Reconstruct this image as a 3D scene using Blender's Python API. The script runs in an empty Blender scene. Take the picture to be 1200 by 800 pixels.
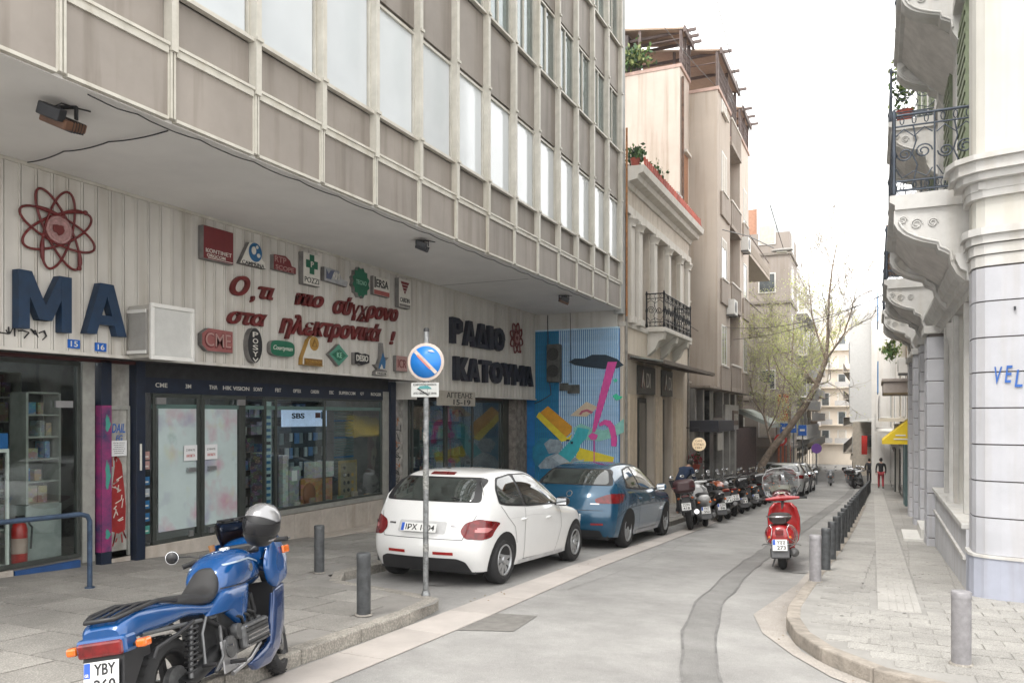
import bpy, bmesh, math, random
from mathutils import Matrix, Vector, Euler
PI = math.pi
random.seed(7)
scene = bpy.context.scene
col = scene.collection

# ------------------------------------------------------------------ camera
cam_d = bpy.data.cameras.new('camera'); cam = bpy.data.objects.new('camera', cam_d); col.objects.link(cam)
cam_d.sensor_width = 36.0; cam_d.lens = 933.0 / 1200.0 * 36.0
cam_d.shift_y = (487.0 - 400.0) / 1200.0
cam_d.clip_start = 0.05; cam_d.clip_end = 3000
cam.location = (0, 0, 1.62); cam.rotation_euler = (math.radians(90), 0, math.radians(24.49))
scene.camera = cam

# ------------------------------------------------------------------ light: bright overcast
SUN_EL, SUN_AZ = math.radians(58), math.radians(200)
world = bpy.data.worlds.new('World'); scene.world = world; world.use_nodes = True
nt = world.node_tree; bg = nt.nodes['Background']
sky = nt.nodes.new('ShaderNodeTexSky'); sky.sky_type = 'NISHITA'; sky.sun_disc = False
sky.sun_elevation = SUN_EL; sky.sun_rotation = SUN_AZ; sky.dust_density = 4.0; sky.air_density = 1.0
hsv = nt.nodes.new('ShaderNodeHueSaturation'); hsv.inputs['Saturation'].default_value = 0.12
mixw = nt.nodes.new('ShaderNodeMixRGB'); mixw.inputs[0].default_value = 0.82
mixw.inputs[2].default_value = (9.6, 9.5, 9.3, 1)      # even cloud cover over the clear sky
nt.links.new(sky.outputs[0], hsv.inputs['Color']); nt.links.new(hsv.outputs[0], mixw.inputs[1])
nt.links.new(mixw.outputs[0], bg.inputs['Color']); bg.inputs['Strength'].default_value = 0.145
sun_d = bpy.data.lights.new('sun', 'SUN'); sun_d.energy = 1.2; sun_d.angle = math.radians(18); sun_d.color = (1, .96, .9)
sun = bpy.data.objects.new('sun', sun_d); col.objects.link(sun)
sun.location = (0, 0, 40)
_sd = Vector((math.sin(SUN_AZ) * math.cos(SUN_EL), math.cos(SUN_AZ) * math.cos(SUN_EL), math.sin(SUN_EL)))
sun.rotation_euler = (-_sd).to_track_quat('-Z', 'Y').to_euler()
scene.view_settings.view_transform = 'Standard'; scene.view_settings.look = 'None'
scene.view_settings.exposure = 1.16; scene.view_settings.gamma = 1.0
scene.cycles.max_bounces = 7; scene.cycles.diffuse_bounces = 3; scene.cycles.glossy_bounces = 3
scene.cycles.transparent_max_bounces = 10; scene.cycles.transmission_bounces = 4
scene.cycles.caustics_reflective = False; scene.cycles.caustics_refractive = False
scene.cycles.use_denoising = True

# ------------------------------------------------------------------ materials
def srgb(r, g, b):
    f = lambda c: (c / 255 / 12.92) if c / 255 <= .04045 else ((c / 255 + .055) / 1.055) ** 2.4
    return (f(r), f(g), f(b))
MATS = {}
def mat(name, c, rough=.6, metal=0., var=.12, scale=6., bump=0., bscale=60., rnd=0., c2=None, streak=0.,
        coat=0., spec=None, emit=None, estr=0., alpha=1.):
    """principled with procedural mottling: noise in colour, optional vertical streaks of dirt, fine bump, per-object variation"""
    if name in MATS: return MATS[name]
    m = bpy.data.materials.new(name); m.use_nodes = True; N = m.node_tree.nodes; L = m.node_tree.links
    p = N['Principled BSDF']; p.inputs['Roughness'].default_value = rough; p.inputs['Metallic'].default_value = metal
    if coat: p.inputs['Coat Weight'].default_value = coat; p.inputs['Coat Roughness'].default_value = .04
    if spec is not None: p.inputs['Specular IOR Level'].default_value = spec
    if alpha < 1: p.inputs['Alpha'].default_value = alpha
    if emit: p.inputs['Emission Color'].default_value = (*emit, 1); p.inputs['Emission Strength'].default_value = estr
    c2 = c2 or tuple(x * (1 - var * 2.2) for x in c)
    tc = N.new('ShaderNodeTexCoord'); geo = N.new('ShaderNodeNewGeometry')
    n1 = N.new('ShaderNodeTexNoise'); n1.inputs['Scale'].default_value = scale; n1.inputs['Detail'].default_value = 6
    n1.inputs['Roughness'].default_value = .65
    L.new(geo.outputs['Position'] if rnd else tc.outputs['Object'], n1.inputs['Vector'])
    rp = N.new('ShaderNodeValToRGB'); rp.color_ramp.elements[0].position = .32; rp.color_ramp.elements[1].position = .68
    rp.color_ramp.elements[0].color = (*c2, 1); rp.color_ramp.elements[1].color = (*c, 1)
    L.new(n1.outputs['Fac'], rp.inputs['Fac']); out = rp.outputs['Color']
    if streak:
        mp = N.new('ShaderNodeMapping'); mp.inputs['Scale'].default_value = (3.2, 3.2, .22)
        L.new(geo.outputs['Position'], mp.inputs['Vector'])
        n2 = N.new('ShaderNodeTexNoise'); n2.inputs['Scale'].default_value = 1.6; n2.inputs['Detail'].default_value = 7
        L.new(mp.outputs[0], n2.inputs['Vector'])
        r2 = N.new('ShaderNodeValToRGB'); r2.color_ramp.elements[0].position = .5; r2.color_ramp.elements[1].position = .74
        r2.color_ramp.elements[0].color = (1, 1, 1, 1); v = 1 - streak; r2.color_ramp.elements[1].color = (v, v * .96, v * .9, 1)
        L.new(n2.outputs['Fac'], r2.inputs['Fac'])
        mx = N.new('ShaderNodeMixRGB'); mx.blend_type = 'MULTIPLY'; mx.inputs[0].default_value = 1
        L.new(out, mx.inputs[1]); L.new(r2.outputs[0], mx.inputs[2]); out = mx.outputs[0]
    if rnd:
        oi = N.new('ShaderNodeObjectInfo'); mr = N.new('ShaderNodeMapRange')
        mr.inputs['To Min'].default_value = 1 - rnd; mr.inputs['To Max'].default_value = 1 + rnd * .5
        L.new(oi.outputs['Random'], mr.inputs['Value'])
        mx = N.new('ShaderNodeMixRGB'); mx.blend_type = 'MULTIPLY'; mx.inputs[0].default_value = 1
        L.new(out, mx.inputs[1]); L.new(mr.outputs[0], mx.inputs[2]); out = mx.outputs[0]
    L.new(out, p.inputs['Base Color'])
    if bump:
        n3 = N.new('ShaderNodeTexNoise'); n3.inputs['Scale'].default_value = bscale; n3.inputs['Detail'].default_value = 5
        L.new(tc.outputs['Object'], n3.inputs['Vector'])
        b = N.new('ShaderNodeBump'); b.inputs['Strength'].default_value = bump; b.inputs['Distance'].default_value = .02
        L.new(n3.outputs['Fac'], b.inputs['Height']); L.new(b.outputs[0], p.inputs['Normal'])
    MATS[name] = m; return m
def glass(name, tint=(.8, .85, .85), refl=.5, ior=1.5, rough=.01, wob=0.):
    if name in MATS: return MATS[name]
    m = bpy.data.materials.new(name); m.use_nodes = True; N = m.node_tree.nodes; L = m.node_tree.links
    N.remove(N['Principled BSDF']); o = N['Material Output']
    tr = N.new('ShaderNodeBsdfTransparent'); tr.inputs[0].default_value = (*tint, 1)
    gl = N.new('ShaderNodeBsdfGlossy'); gl.inputs['Roughness'].default_value = rough; gl.inputs[0].default_value = (.95, .97, 1, 1)
    fr = N.new('ShaderNodeLayerWeight'); fr.inputs[0].default_value = .5
    pw = N.new('ShaderNodeMath'); pw.operation = 'POWER'; pw.inputs[1].default_value = 4.2; L.new(fr.outputs['Facing'], pw.inputs[0])
    if wob:
        n = N.new('ShaderNodeTexNoise'); n.inputs['Scale'].default_value = 1.3; tc = N.new('ShaderNodeTexCoord')
        L.new(tc.outputs['Object'], n.inputs['Vector'])
        b = N.new('ShaderNodeBump'); b.inputs['Strength'].default_value = wob; b.inputs['Distance'].default_value = .05
        L.new(n.outputs['Fac'], b.inputs['Height']); L.new(b.outputs[0], gl.inputs['Normal'])
    ma = N.new('ShaderNodeMath'); ma.operation = 'MULTIPLY_ADD'; ma.inputs[1].default_value = .8; ma.inputs[2].default_value = refl * .07; ma.use_clamp = True
    L.new(pw.outputs[0], ma.inputs[0])
    mx = N.new('ShaderNodeMixShader'); L.new(ma.outputs[0], mx.inputs[0]); L.new(tr.outputs[0], mx.inputs[1]); L.new(gl.outputs[0], mx.inputs[2])
    L.new(mx.outputs[0], o.inputs['Surface']); MATS[name] = m; return m

# ------------------------------------------------------------------ geometry helpers
class MB:
    def __init__(s, M=None): s.v = []; s.f = []; s.mi = []; s.sm = []; s.M = M
    def _add(s, vs, fs, m=0, smooth=False):
        o = len(s.v)
        if s.M is not None: vs = [s.M @ Vector(p) for p in vs]
        s.v += [tuple(p) for p in vs]; s.f += [tuple(i + o for i in f) for f in fs]
        s.mi += [m] * len(fs); s.sm += [smooth] * len(fs); return s
    def box(s, x0, x1, y0, y1, z0, z1, m=0):
        vs = [(x, y, z) for x in (x0, x1) for y in (y0, y1) for z in (z0, z1)]
        return s._add(vs, [(0, 1, 3, 2), (4, 6, 7, 5), (0, 4, 5, 1), (2, 3, 7, 6), (0, 2, 6, 4), (1, 5, 7, 3)], m)
    def obox(s, c, d, R=None, m=0):
        R = R or Matrix.Identity(3); c = Vector(c)
        vs = [c + R @ Vector((x * d[0] / 2, y * d[1] / 2, z * d[2] / 2)) for x in (-1, 1) for y in (-1, 1) for z in (-1, 1)]
        return s._add(vs, [(0, 1, 3, 2), (4, 6, 7, 5), (0, 4, 5, 1), (2, 3, 7, 6), (0, 2, 6, 4), (1, 5, 7, 3)], m)
    def quad(s, a, b, c, d, m=0): return s._add([a, b, c, d], [(0, 1, 2, 3)], m)
    def rings(s, rings, m=0, smooth=True, caps=True, closed=False):
        n = len(rings[0]); vs = [p for r in rings for p in r]; fs = []
        R = len(rings)
        for i in range(R if closed else R - 1):
            j = (i + 1) % R
            for k in range(n):
                fs.append((i * n + k, i * n + (k + 1) % n, j * n + (k + 1) % n, j * n + k))
        s._add(vs, fs, m, smooth)
        if caps and not closed:
            s._add(list(rings[0]), [tuple(reversed(range(n)))], m); s._add(list(rings[-1]), [tuple(range(n))], m)
        return s
    def tube(s, pts, r=.01, n=8, m=0, closed=False, smooth=True):
        pts = [Vector(p) for p in pts]; R = []; L = len(pts)
        rs = r if isinstance(r, (list, tuple)) else [r] * L
        up = None
        for i, p in enumerate(pts):
            a = pts[(i - 1) % L] if (closed or i > 0) else p; b = pts[(i + 1) % L] if (closed or i < L - 1) else p
            t = (b - a)
            if t.length < 1e-9: t = Vector((0, 0, 1))
            t.normalize()
            if up is None or abs(up.dot(t)) > .98: up = Vector((0, 0, 1)) if abs(t.z) < .9 else Vector((1, 0, 0))
            x = up.cross(t).normalized(); y = t.cross(x).normalized(); up = y
            R.append([p + (x * math.cos(2 * PI * k / n) + y * math.sin(2 * PI * k / n)) * rs[i] for k in range(n)])
        return s.rings(R, m, smooth, True, closed)
    def cyl(s, a, b, r0, r1=None, n=16, m=0, smooth=True): return s.tube([a, b], [r0, r0 if r1 is None else r1], n, m, smooth=smooth)
    def lathe(s, prof, o=(0, 0, 0), axis='z', n=20, m=0, smooth=True, caps=True):
        o = Vector(o); R = []
        for r, h in prof:
            ring = []
            for k in range(n):
                c, d = math.cos(2 * PI * k / n) * r, math.sin(2 * PI * k / n) * r
                ring.append(o + Vector({'z': (c, d, h), 'y': (d, h, c), 'x': (h, c, d)}[axis]))
            R.append(ring)
        return s.rings(R, m, smooth, caps)
    def prism(s, poly, f, d0, d1, m=0, smooth=False):
        """poly: 2D outline, f(u,v,d)->3D"""
        n = len(poly); vs = [f(u, v, d0) for u, v in poly] + [f(u, v, d1) for u, v in poly]
        fs = [tuple(reversed(range(n))), tuple(range(n, 2 * n))]
        s._add(vs, fs, m); s._add(vs, [(k, (k + 1) % n, n + (k + 1) % n, n + k) for k in range(n)], m, smooth); return s
    def ell(s, c, r, n=12, m=0, R=None):
        c = Vector(c); rg = []
        for i in range(n // 2 + 1):
            a = -PI / 2 + PI * i / (n // 2); a = max(-PI / 2 + .02, min(PI / 2 - .02, a))
            ring = [Vector((r[0] * math.cos(a) * math.cos(2 * PI * k / n), r[1] * math.cos(a) * math.sin(2 * PI * k / n), r[2] * math.sin(a))) for k in range(n)]
            rg.append([c + (R @ p if R else p) for p in ring])
        return s.rings(rg, m, True, True)
    def mesh(s, name, mats):
        me = bpy.data.meshes.new(name); me.from_pydata(s.v, [], s.f)
        me.polygons.foreach_set('material_index', s.mi); me.polygons.foreach_set('use_smooth', s.sm)
        for m_ in (mats if isinstance(mats, (list, tuple)) else [mats]): me.materials.append(m_)
        bm = bmesh.new(); bm.from_mesh(me); bmesh.ops.recalc_face_normals(bm, faces=bm.faces); bm.to_mesh(me); bm.free()
        me.update(); return me
    def build(s, name, mats, parent=None, world=True, bevel=0, kind=None, label=None, sharp=False):
        """world=True: vertices are in world metres; the object is centred on its own box"""
        M0 = s.M; vs = s.v
        lo = [min(p[i] for p in vs) for i in range(3)]; hi = [max(p[i] for p in vs) for i in range(3)]
        c = Vector(((lo[0] + hi[0]) / 2, (lo[1] + hi[1]) / 2, lo[2]))
        s.v = [(p[0] - c.x, p[1] - c.y, p[2] - c.z) for p in vs]
        o = put(s.mesh(name, mats), name, parent, c, world=world); s.v = vs
        if bevel: bev(o, bevel)
        if kind: o['kind'] = kind
        if label: o['label'] = label
        if sharp: autosmooth(o)
        return o
ORD = 'first second third fourth fifth sixth seventh eighth ninth tenth eleventh twelfth thirteenth fourteenth fifteenth sixteenth seventeenth eighteenth nineteenth twentieth'.split() + ['twenty-' + w for w in 'first second third fourth fifth sixth seventh eighth ninth'.split()]
def leafm(name, c, c2):
    m = mat(name, c, .6, c2=c2, scale=5); N = m.node_tree.nodes; L = m.node_tree.links; p = N['Principled BSDF']
    tl = N.new('ShaderNodeBsdfTranslucent'); mx = N.new('ShaderNodeMixShader'); mx.inputs[0].default_value = .5
    L.new(p.inputs['Base Color'].links[0].from_socket, tl.inputs[0]); L.new(p.outputs[0], mx.inputs[1]); L.new(tl.outputs[0], mx.inputs[2]); L.new(mx.outputs[0], N['Material Output'].inputs['Surface']); return m
def put(me, name, parent=None, loc=(0, 0, 0), rot=(0, 0, 0), sc=None, world=False):
    o = bpy.data.objects.new(name, me); col.objects.link(o); o.location = loc; o.rotation_euler = rot
    if sc: o.scale = sc
    if parent is not None:
        o.parent = parent
        if world: o.location = Vector(loc) - wloc(parent)
    return o
def wloc(o):
    v = Vector(o.location)
    while o.parent is not None: o = o.parent; v += Vector(o.location)
    return v
def bev(o, w, seg=2):
    b = o.modifiers.new('bevel', 'BEVEL'); b.width = w; b.segments = seg; b.limit_method = 'ANGLE'; b.angle_limit = .6; return o
def autosmooth(o, ang=.6):
    me = o.data
    bm = bmesh.new(); bm.from_mesh(me)
    for e in bm.edges:
        if len(e.link_faces) == 2 and e.calc_face_angle(0) > ang: e.smooth = False
    for f in bm.faces: f.smooth = True
    bm.to_mesh(me); bm.free()
def tag(o, label, cat, group=None, kind=None):
    if label: o['label'] = label
    if cat: o['category'] = cat
    if group: o['group'] = group
    if kind: o['kind'] = kind
    return o
def thing(name, label, cat, loc=(0, 0, 0), rot=(0, 0, 0), group=None):
    o = bpy.data.objects.new(name, None); o.empty_display_size = .2; col.objects.link(o); o.location = loc; o.rotation_euler = rot
    return tag(o, label, cat, group)
def struct(o): o['kind'] = 'structure'; return o
def copy_tree(o, loc=None, rot=None, label=None, parent=None):
    c = o.copy(); col.objects.link(c)
    if parent is not None: c.parent = parent
    if loc is not None: c.location = loc
    if rot is not None: c.rotation_euler = rot
    if label: c['label'] = label
    for ch in list(o.children): copy_tree(ch, parent=c)
    return c
def sring(c, w, h, n=16, e=2.6, ax='x', tilt=0):
    """superellipse ring; ax = axis the loft runs along"""
    out = []
    for k in range(n):
        a = 2 * PI * k / n; ca, sa = math.cos(a), math.sin(a)
        u = w * math.copysign(abs(ca) ** (2 / e), ca); v = h * math.copysign(abs(sa) ** (2 / e), sa)
        if ax == 'x': out.append((c[0] + v * tilt, c[1] + u, c[2] + v))
        elif ax == 'y': out.append((c[0] + u, c[1] + v * tilt, c[2] + v))
        else: out.append((c[0] + u, c[1] + v, c[2]))
    return out
BZ = math.tan(math.radians(3.017))
def gz(y):
    if y < 110: return -BZ * y
    return -BZ * (110 + 30 * (1 - math.exp(-(y - 110) / 30)))
def bend(y): return 0 if y < 45 else -(y - 45) * .035
FX = Euler((PI / 2, 0, PI / 2)).to_matrix().to_4x4()       # faces +x, reads along +y
FY = Euler((PI / 2, 0, 0)).to_matrix().to_4x4()            # faces -y, reads along +x
_tc = {}
def text_mesh(s, w, h, depth=.02, shear=0., bold=0., mat_=None, name='lettering'):
    """lettering as a mesh, fitted to w x h, centred on its box, standing on z=0"""
    cu = bpy.data.curves.new('t', 'FONT'); cu.body = s; cu.size = 1; cu.shear = shear; cu.offset = bold; cu.extrude = .05; cu.resolution_u = 3
    ob = bpy.data.objects.new('t', cu); col.objects.link(ob)
    dg = bpy.context.evaluated_depsgraph_get(); me = bpy.data.meshes.new_from_object(ob.evaluated_get(dg), depsgraph=dg)
    bpy.data.objects.remove(ob); bpy.data.curves.remove(cu); me.name = name
    if len(me.vertices) == 0: return me
    xs = [v.co.x for v in me.vertices]; ys = [v.co.y for v in me.vertices]
    x0, x1, y0, y1 = min(xs), max(xs), min(ys), max(ys); dx = max(x1 - x0, 1e-4); dy = max(y1 - y0, 1e-4)
    if h is None: h = w / dx * dy
    for v in me.vertices:
        v.co = ((v.co.x - (x0 + x1) / 2) / dx * w, (v.co.y - (y0 + y1) / 2) / dy * h, (v.co.z / .05 + 1) / 2 * depth)
    me.materials.clear(); me.materials.append(mat_); return me
def text(s, M, w, h, mat_, parent=None, depth=.02, shear=0., bold=0., name='lettering', kind=None):
    me = text_mesh(s, w, h, depth, shear, bold, mat_, name)
    o = bpy.data.objects.new(name, me); col.objects.link(o)
    o.parent = parent
    if parent is not None: M = Matrix.Translation(-wloc(parent)) @ M
    o.matrix_local = M
    if kind: o['kind'] = kind
    return o
def T(x, y, z): return Matrix.Translation((x, y, z))

# shared materials
WHITE = mat('white_paint', (.72, .71, .68), .5, var=.05, scale=3)
BLACK = mat('black_plastic', (.018, .018, .02), .45, var=.1)
RUBBER = mat('rubber', (.02, .02, .021), .8, var=.15, bump=.1)
CHROME = mat('bright_metal', (.65, .65, .66), .18, 1., var=.05)
ALU = mat('aluminium', (.45, .45, .46), .38, .9, var=.08)
DARKM = mat('dark_metal', (.05, .052, .058), .45, .6, var=.15)
STEEL = mat('grey_steel', (.2, .205, .21), .5, .5, var=.15)
INK = mat('black_ink', (.012, .012, .014), .6, var=.05)
REDL = mat('red_lens', (.22, .008, .010), .15, var=.3, scale=14, coat=.5)
ORL = mat('orange_lens', (.8, .16, .01), .15, var=.15, scale=30, coat=1)
PLATE = mat('plate_white', (.74, .74, .72), .4, var=.04)
EUBL = mat('plate_blue', (.02, .1, .5), .4)
MIRR = mat('mirror_glass', (.8, .82, .84), .03, 1., var=.02)
WIN = mat('dark_glass', (.02, .024, .026), .03, var=.05, coat=1)
WINB = mat('building_glass', (.12, .14, .15), .05, var=.35, scale=1.2, coat=1)
# ================================================================== SETTING: ground, road, pavements
ASPH = mat('asphalt', (.34, .333, .326), .88, var=.07, scale=3.1, bump=.45, bscale=110)
ASPH2 = mat('asphalt_trench', (.25, .245, .24), .86, var=.09, scale=3, bump=.4, bscale=130)
GROUND = mat('ground_concrete', (.3, .29, .28), .9, var=.08, scale=.5)
GUT = mat('gutter_concrete', (.42, .385, .355), .85, var=.09, scale=2.2, bump=.25, bscale=90)
PAV = mat('paving_slab', (.335, .318, .296), .82, var=.10, scale=2.4, bump=.2, bscale=70, rnd=.16)
PAVR = mat('paving_tile', (.365, .353, .335), .8, var=.07, scale=2.5, bump=.15, bscale=70, rnd=.07)
JOINT = mat('paving_bed', (.17, .16, .15), .9, var=.1, scale=5)
KERB = mat('kerb_stone', (.36, .335, .30), .85, var=.13, scale=5, bump=.4, bscale=50, rnd=.12)
def speckle(m, c=(.33, .32, .31), sc=220):
    N = m.node_tree.nodes; L = m.node_tree.links; p = N['Principled BSDF']; src = p.inputs['Base Color'].links[0].from_socket
    geo = N.new('ShaderNodeNewGeometry'); n = N.new('ShaderNodeTexNoise'); n.inputs['Scale'].default_value = sc; n.inputs['Detail'].default_value = 2
    L.new(geo.outputs['Position'], n.inputs['Vector'])
    r = N.new('ShaderNodeValToRGB'); r.color_ramp.elements[0].position = .45; r.color_ramp.elements[1].position = .62
    r.color_ramp.elements[0].color = (.78, .78, .78, 1); r.color_ramp.elements[1].color = (1.18, 1.18, 1.16, 1); L.new(n.outputs['Fac'], r.inputs[0])
    # broad worn patches and oil spots
    n2 = N.new('ShaderNodeTexNoise'); n2.inputs['Scale'].default_value = .55; n2.inputs['Detail'].default_value = 8; n2.inputs['Roughness'].default_value = .7
    L.new(geo.outputs['Position'], n2.inputs['Vector'])
    r2 = N.new('ShaderNodeValToRGB'); r2.color_ramp.elements[0].position = .35; r2.color_ramp.elements[1].position = .62
    r2.color_ramp.elements[0].color = (.76, .755, .75, 1); r2.color_ramp.elements[1].color = (1.08, 1.08, 1.07, 1); L.new(n2.outputs['Fac'], r2.inputs[0])
    for rr in (r, r2):
        mx = N.new('ShaderNodeMixRGB'); mx.blend_type = 'MULTIPLY'; mx.inputs[0].default_value = 1
        L.new(src, mx.inputs[1]); L.new(rr.outputs[0], mx.inputs[2]); src = mx.outputs[0]
    L.new(src, p.inputs['Base Color'])
for m_ in (ASPH, ASPH2): speckle(m_)
speckle(GUT, sc=120); speckle(PAV, sc=90); speckle(PAVR, sc=90); speckle(KERB, sc=60)

def sheet(name, left, right, dz, m, ys=None, n=1):
    """left/right: lists of (x,y) edges with the same length, laid on the sloping ground"""
    mb = MB()
    for i in range(len(left) - 1):
        a, b, c, d = left[i], right[i], right[i + 1], left[i + 1]
        mb.quad(*[(p[0], p[1], gz(p[1]) + dz) for p in (a, b, c, d)])
    return mb.build(name, m)
YS = [-30, -10, 0, 2, 4, 6, 8, 10, 12, 14, 16, 18, 20, 25, 30, 35, 40, 45, 50, 60, 70, 80, 90, 100, 110, 120, 130, 140, 160, 200, 260]
struct(sheet('ground', [(-300, y) for y in YS + [420, 600]], [(300, y) for y in YS + [420, 600]], -.03, GROUND))
struct(sheet('road', [(-6.4 + bend(y), y) for y in YS], [((6 if y <= 5 else 0.6) + bend(y), y) for y in YS], 0, ASPH))
struct(sheet('side_road', [(.2, -6), (.2, 6.4)], [(30, -6), (30, 6.4)], .003, ASPH))
TL = [(-1.0, 1), (-1.1, 4), (-1.26, 5.7), (-1.45, 6.6), (-1.62, 7.42), (-1.84, 9.0), (-1.91, 12.15), (-1.83, 16), (-1.73, 19.7), (-1.5, 30), (-1.3, 41.2), (-1.35, 55), (-1.9, 70), (-3.2, 110)]
random.seed(11)
tl2, tr2 = [], []
for i in range(len(TL) - 1):
    (x0, y0), (x1, y1) = TL[i], TL[i + 1]; k = max(2, int((y1 - y0) / .45))
    for j in range(k):
        t = j / k; x = x0 + (x1 - x0) * t; y = y0 + (y1 - y0) * t
        tl2.append((x + random.uniform(-.02, .02), y)); tr2.append((x + .29 + random.uniform(-.02, .02), y))
struct(sheet('road_trench_patch', tl2, tr2, .004, ASPH2))
TAR = mat('tar_seam', (.19, .185, .18), .7, var=.2)
for e, nm in ((tl2, 'road_seam'), (tr2, 'road_seam')):
    struct(sheet(nm, [(x - .009 + random.uniform(-.007, .004), y) for x, y in e], [(x + .011 + random.uniform(-.004, .007), y) for x, y in e], .008, TAR))
struct(sheet('road_repair_patch', [(-3.63, 6.33), (-3.78, 7.22)], [(-3.0, 6.62), (-3.08, 7.38)], .005, mat('repair_asphalt', (.22, .21, .195), .9, var=.15, scale=9, bump=.5, bscale=90)))
# left gutter strip: slabs of concrete
GLo = [(-3.40, 0), (-3.44, 4.6), (-3.48, 6.85), (-3.63, 10.9), (-3.62, 16.4), (-3.6, 19), (-4.0, 30), (-4.3, 45)]
GLi = [(-3.75, 0), (-3.87, 4.6), (-3.96, 7.03), (-4.05, 10.9), (-3.93, 16.4), (-3.93, 19), (-4.3, 30), (-4.62, 45)]
def lerp_edge(E, y):
    for (x0, y0), (x1, y1) in zip(E, E[1:]):
        if y <= y1: return x0 + (x1 - x0) * (y - y0) / (y1 - y0)
    return E[-1][0]
gut = struct(sheet('gutter', [(lerp_edge(GLi, y), y) for y in range(0, 46)], [(lerp_edge(GLo, y), y) for y in range(0, 46)], .006, GUT))
y = 0.3; k = 0
while y < 30:
    mb = MB(); a, b = lerp_edge(GLi, y), lerp_edge(GLo, y); a1, b1 = lerp_edge(GLi, y + .98), lerp_edge(GLo, y + .98)
    y0, y1 = y + .006, y + .974
    if y > 20.5: a, a1 = b - .3, b1 - .3
    mb._add([(a + .005, y0, gz(y0) + .004), (b, y0, gz(y0) + .004), (b1, y1, gz(y1) + .004), (a1 + .005, y1, gz(y1) + .004),
             (a + .005, y0, gz(y0) + .013), (b, y0, gz(y0) + .013), (b1, y1, gz(y1) + .013), (a1 + .005, y1, gz(y1) + .013)],
            [(0, 1, 5, 4), (1, 2, 6, 5), (2, 3, 7, 6), (3, 0, 4, 7), (4, 5, 6, 7)])
    mb.build('gutter_slab', mat('gutter_slab', (.47, .43, .40), .85, var=.08, scale=2, bump=.2, bscale=90, rnd=.1), gut, bevel=.004); y += .98; k += 1

# left pavement: bed + kerb + slabs
KL = [(-3.88, -4), (-3.9, 4.0), (-3.98, 6.9), (-4.06, 7.15), (-4.3, 7.3), (-5.6, 7.55), (-5.98, 7.8), (-6.02, 8.3), (-6.05, 12), (-6.02, 16.2),
      (-5.7, 16.8), (-4.7, 17.6), (-4.45, 17.9), (-4.38, 18.5), (-4.4, 25), (-4.5, 45)]
def slab_poly(name, edge, xin, top, m, kind=True):
    mb = MB()
    for (a, b) in zip(edge, edge[1:]):
        mb.quad((xin, a[1], gz(a[1]) + top), (a[0], a[1], gz(a[1]) + top), (b[0], b[1], gz(b[1]) + top), (xin, b[1], gz(b[1]) + top))
    return mb.build(name, m)
pavL = struct(slab_poly('left_pavement', [(x - .012, y) for x, y in KL] + [(-4.5 + bend(140), 140)], -13.5, .112, mat('paving_mortar', (.25, .237, .22), .88, var=.12, scale=3, bump=.25)))
def offset_pts(E, d):
    out = []
    for i, (x, y) in enumerate(E):
        a = E[max(0, i - 1)]; b = E[min(len(E) - 1, i + 1)]; tx, ty = b[0] - a[0], b[1] - a[1]; l = math.hypot(tx, ty)
        out.append((x - ty / l * d, y + tx / l * d))
    return out
def resample(E, step):
    out = [E[0]]; acc = 0
    for (a, b) in zip(E, E[1:]):
        L_ = math.hypot(b[0] - a[0], b[1] - a[1]); t = step - acc
        while t <= L_:
            out.append((a[0] + (b[0] - a[0]) * t / L_, a[1] + (b[1] - a[1]) * t / L_)); t += step
        acc = L_ - (t - step)
    return out
def kerb_run(E, parent, d, h=.12, step=.8, w=.14, gap=.006, m=KERB):
    P = resample(E, step)
    for i in range(len(P) - 1):
        a, b = Vector((*P[i], 0)), Vector((*P[i + 1], 0)); t = (b - a).normalized(); nrm = Vector((-t.y, t.x, 0)) * d
        a2, b2 = a + t * gap, b - t * gap; j = random.uniform(-.004, .004)
        q = [a2, b2, b2 + nrm * w, a2 + nrm * w]
        vs = [(p.x, p.y, gz(p.y) - .03) for p in q] + [(p.x, p.y, gz(p.y) + h + j) for p in q]
        mb = MB(); mb._add(vs, [(0, 3, 2, 1), (4, 5, 6, 7), (0, 1, 5, 4), (1, 2, 6, 5), (2, 3, 7, 6), (3, 0, 4, 7)])
        mb.build('kerb_stone', m, parent, bevel=.014)
kerb_run([(x, y) for x, y in KL if y > -5][0:], pavL, 1)
def inside_left(x, y):
    for (a, b) in zip(KL, KL[1:]):
        if a[1] <= y <= b[1] + 1e-6:
            xe = a[0] + (b[0] - a[0]) * (y - a[1]) / max(1e-6, b[1] - a[1]); return x < xe - .16
    return x < -4.55
tile_cache = {}
def tile_mesh(w, l, h, m, nm):
    k = (round(w, 3), round(l, 3), nm)
    if k not in tile_cache:
        mb = MB(); g = .006
        mb._add([(-w/2+g, -l/2+g, -h), (w/2-g, -l/2+g, -h), (w/2-g, l/2-g, -h), (-w/2+g, l/2-g, -h), (-w/2+g+.003, -l/2+g+.003, 0), (w/2-g-.003, -l/2+g+.003, 0), (w/2-g-.003, l/2-g-.003, 0), (-w/2+g+.003, l/2-g-.003, 0)],
                [(0, 1, 5, 4), (1, 2, 6, 5), (2, 3, 7, 6), (3, 0, 4, 7), (4, 5, 6, 7)])
        tile_cache[k] = mb.mesh(nm, m)
    return tile_cache[k]
SL = math.radians(3.017)
far = MB(); cnt = 0
random.seed(3)
TW, TLn = .56, .56
y = 2.6; row = 0
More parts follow.
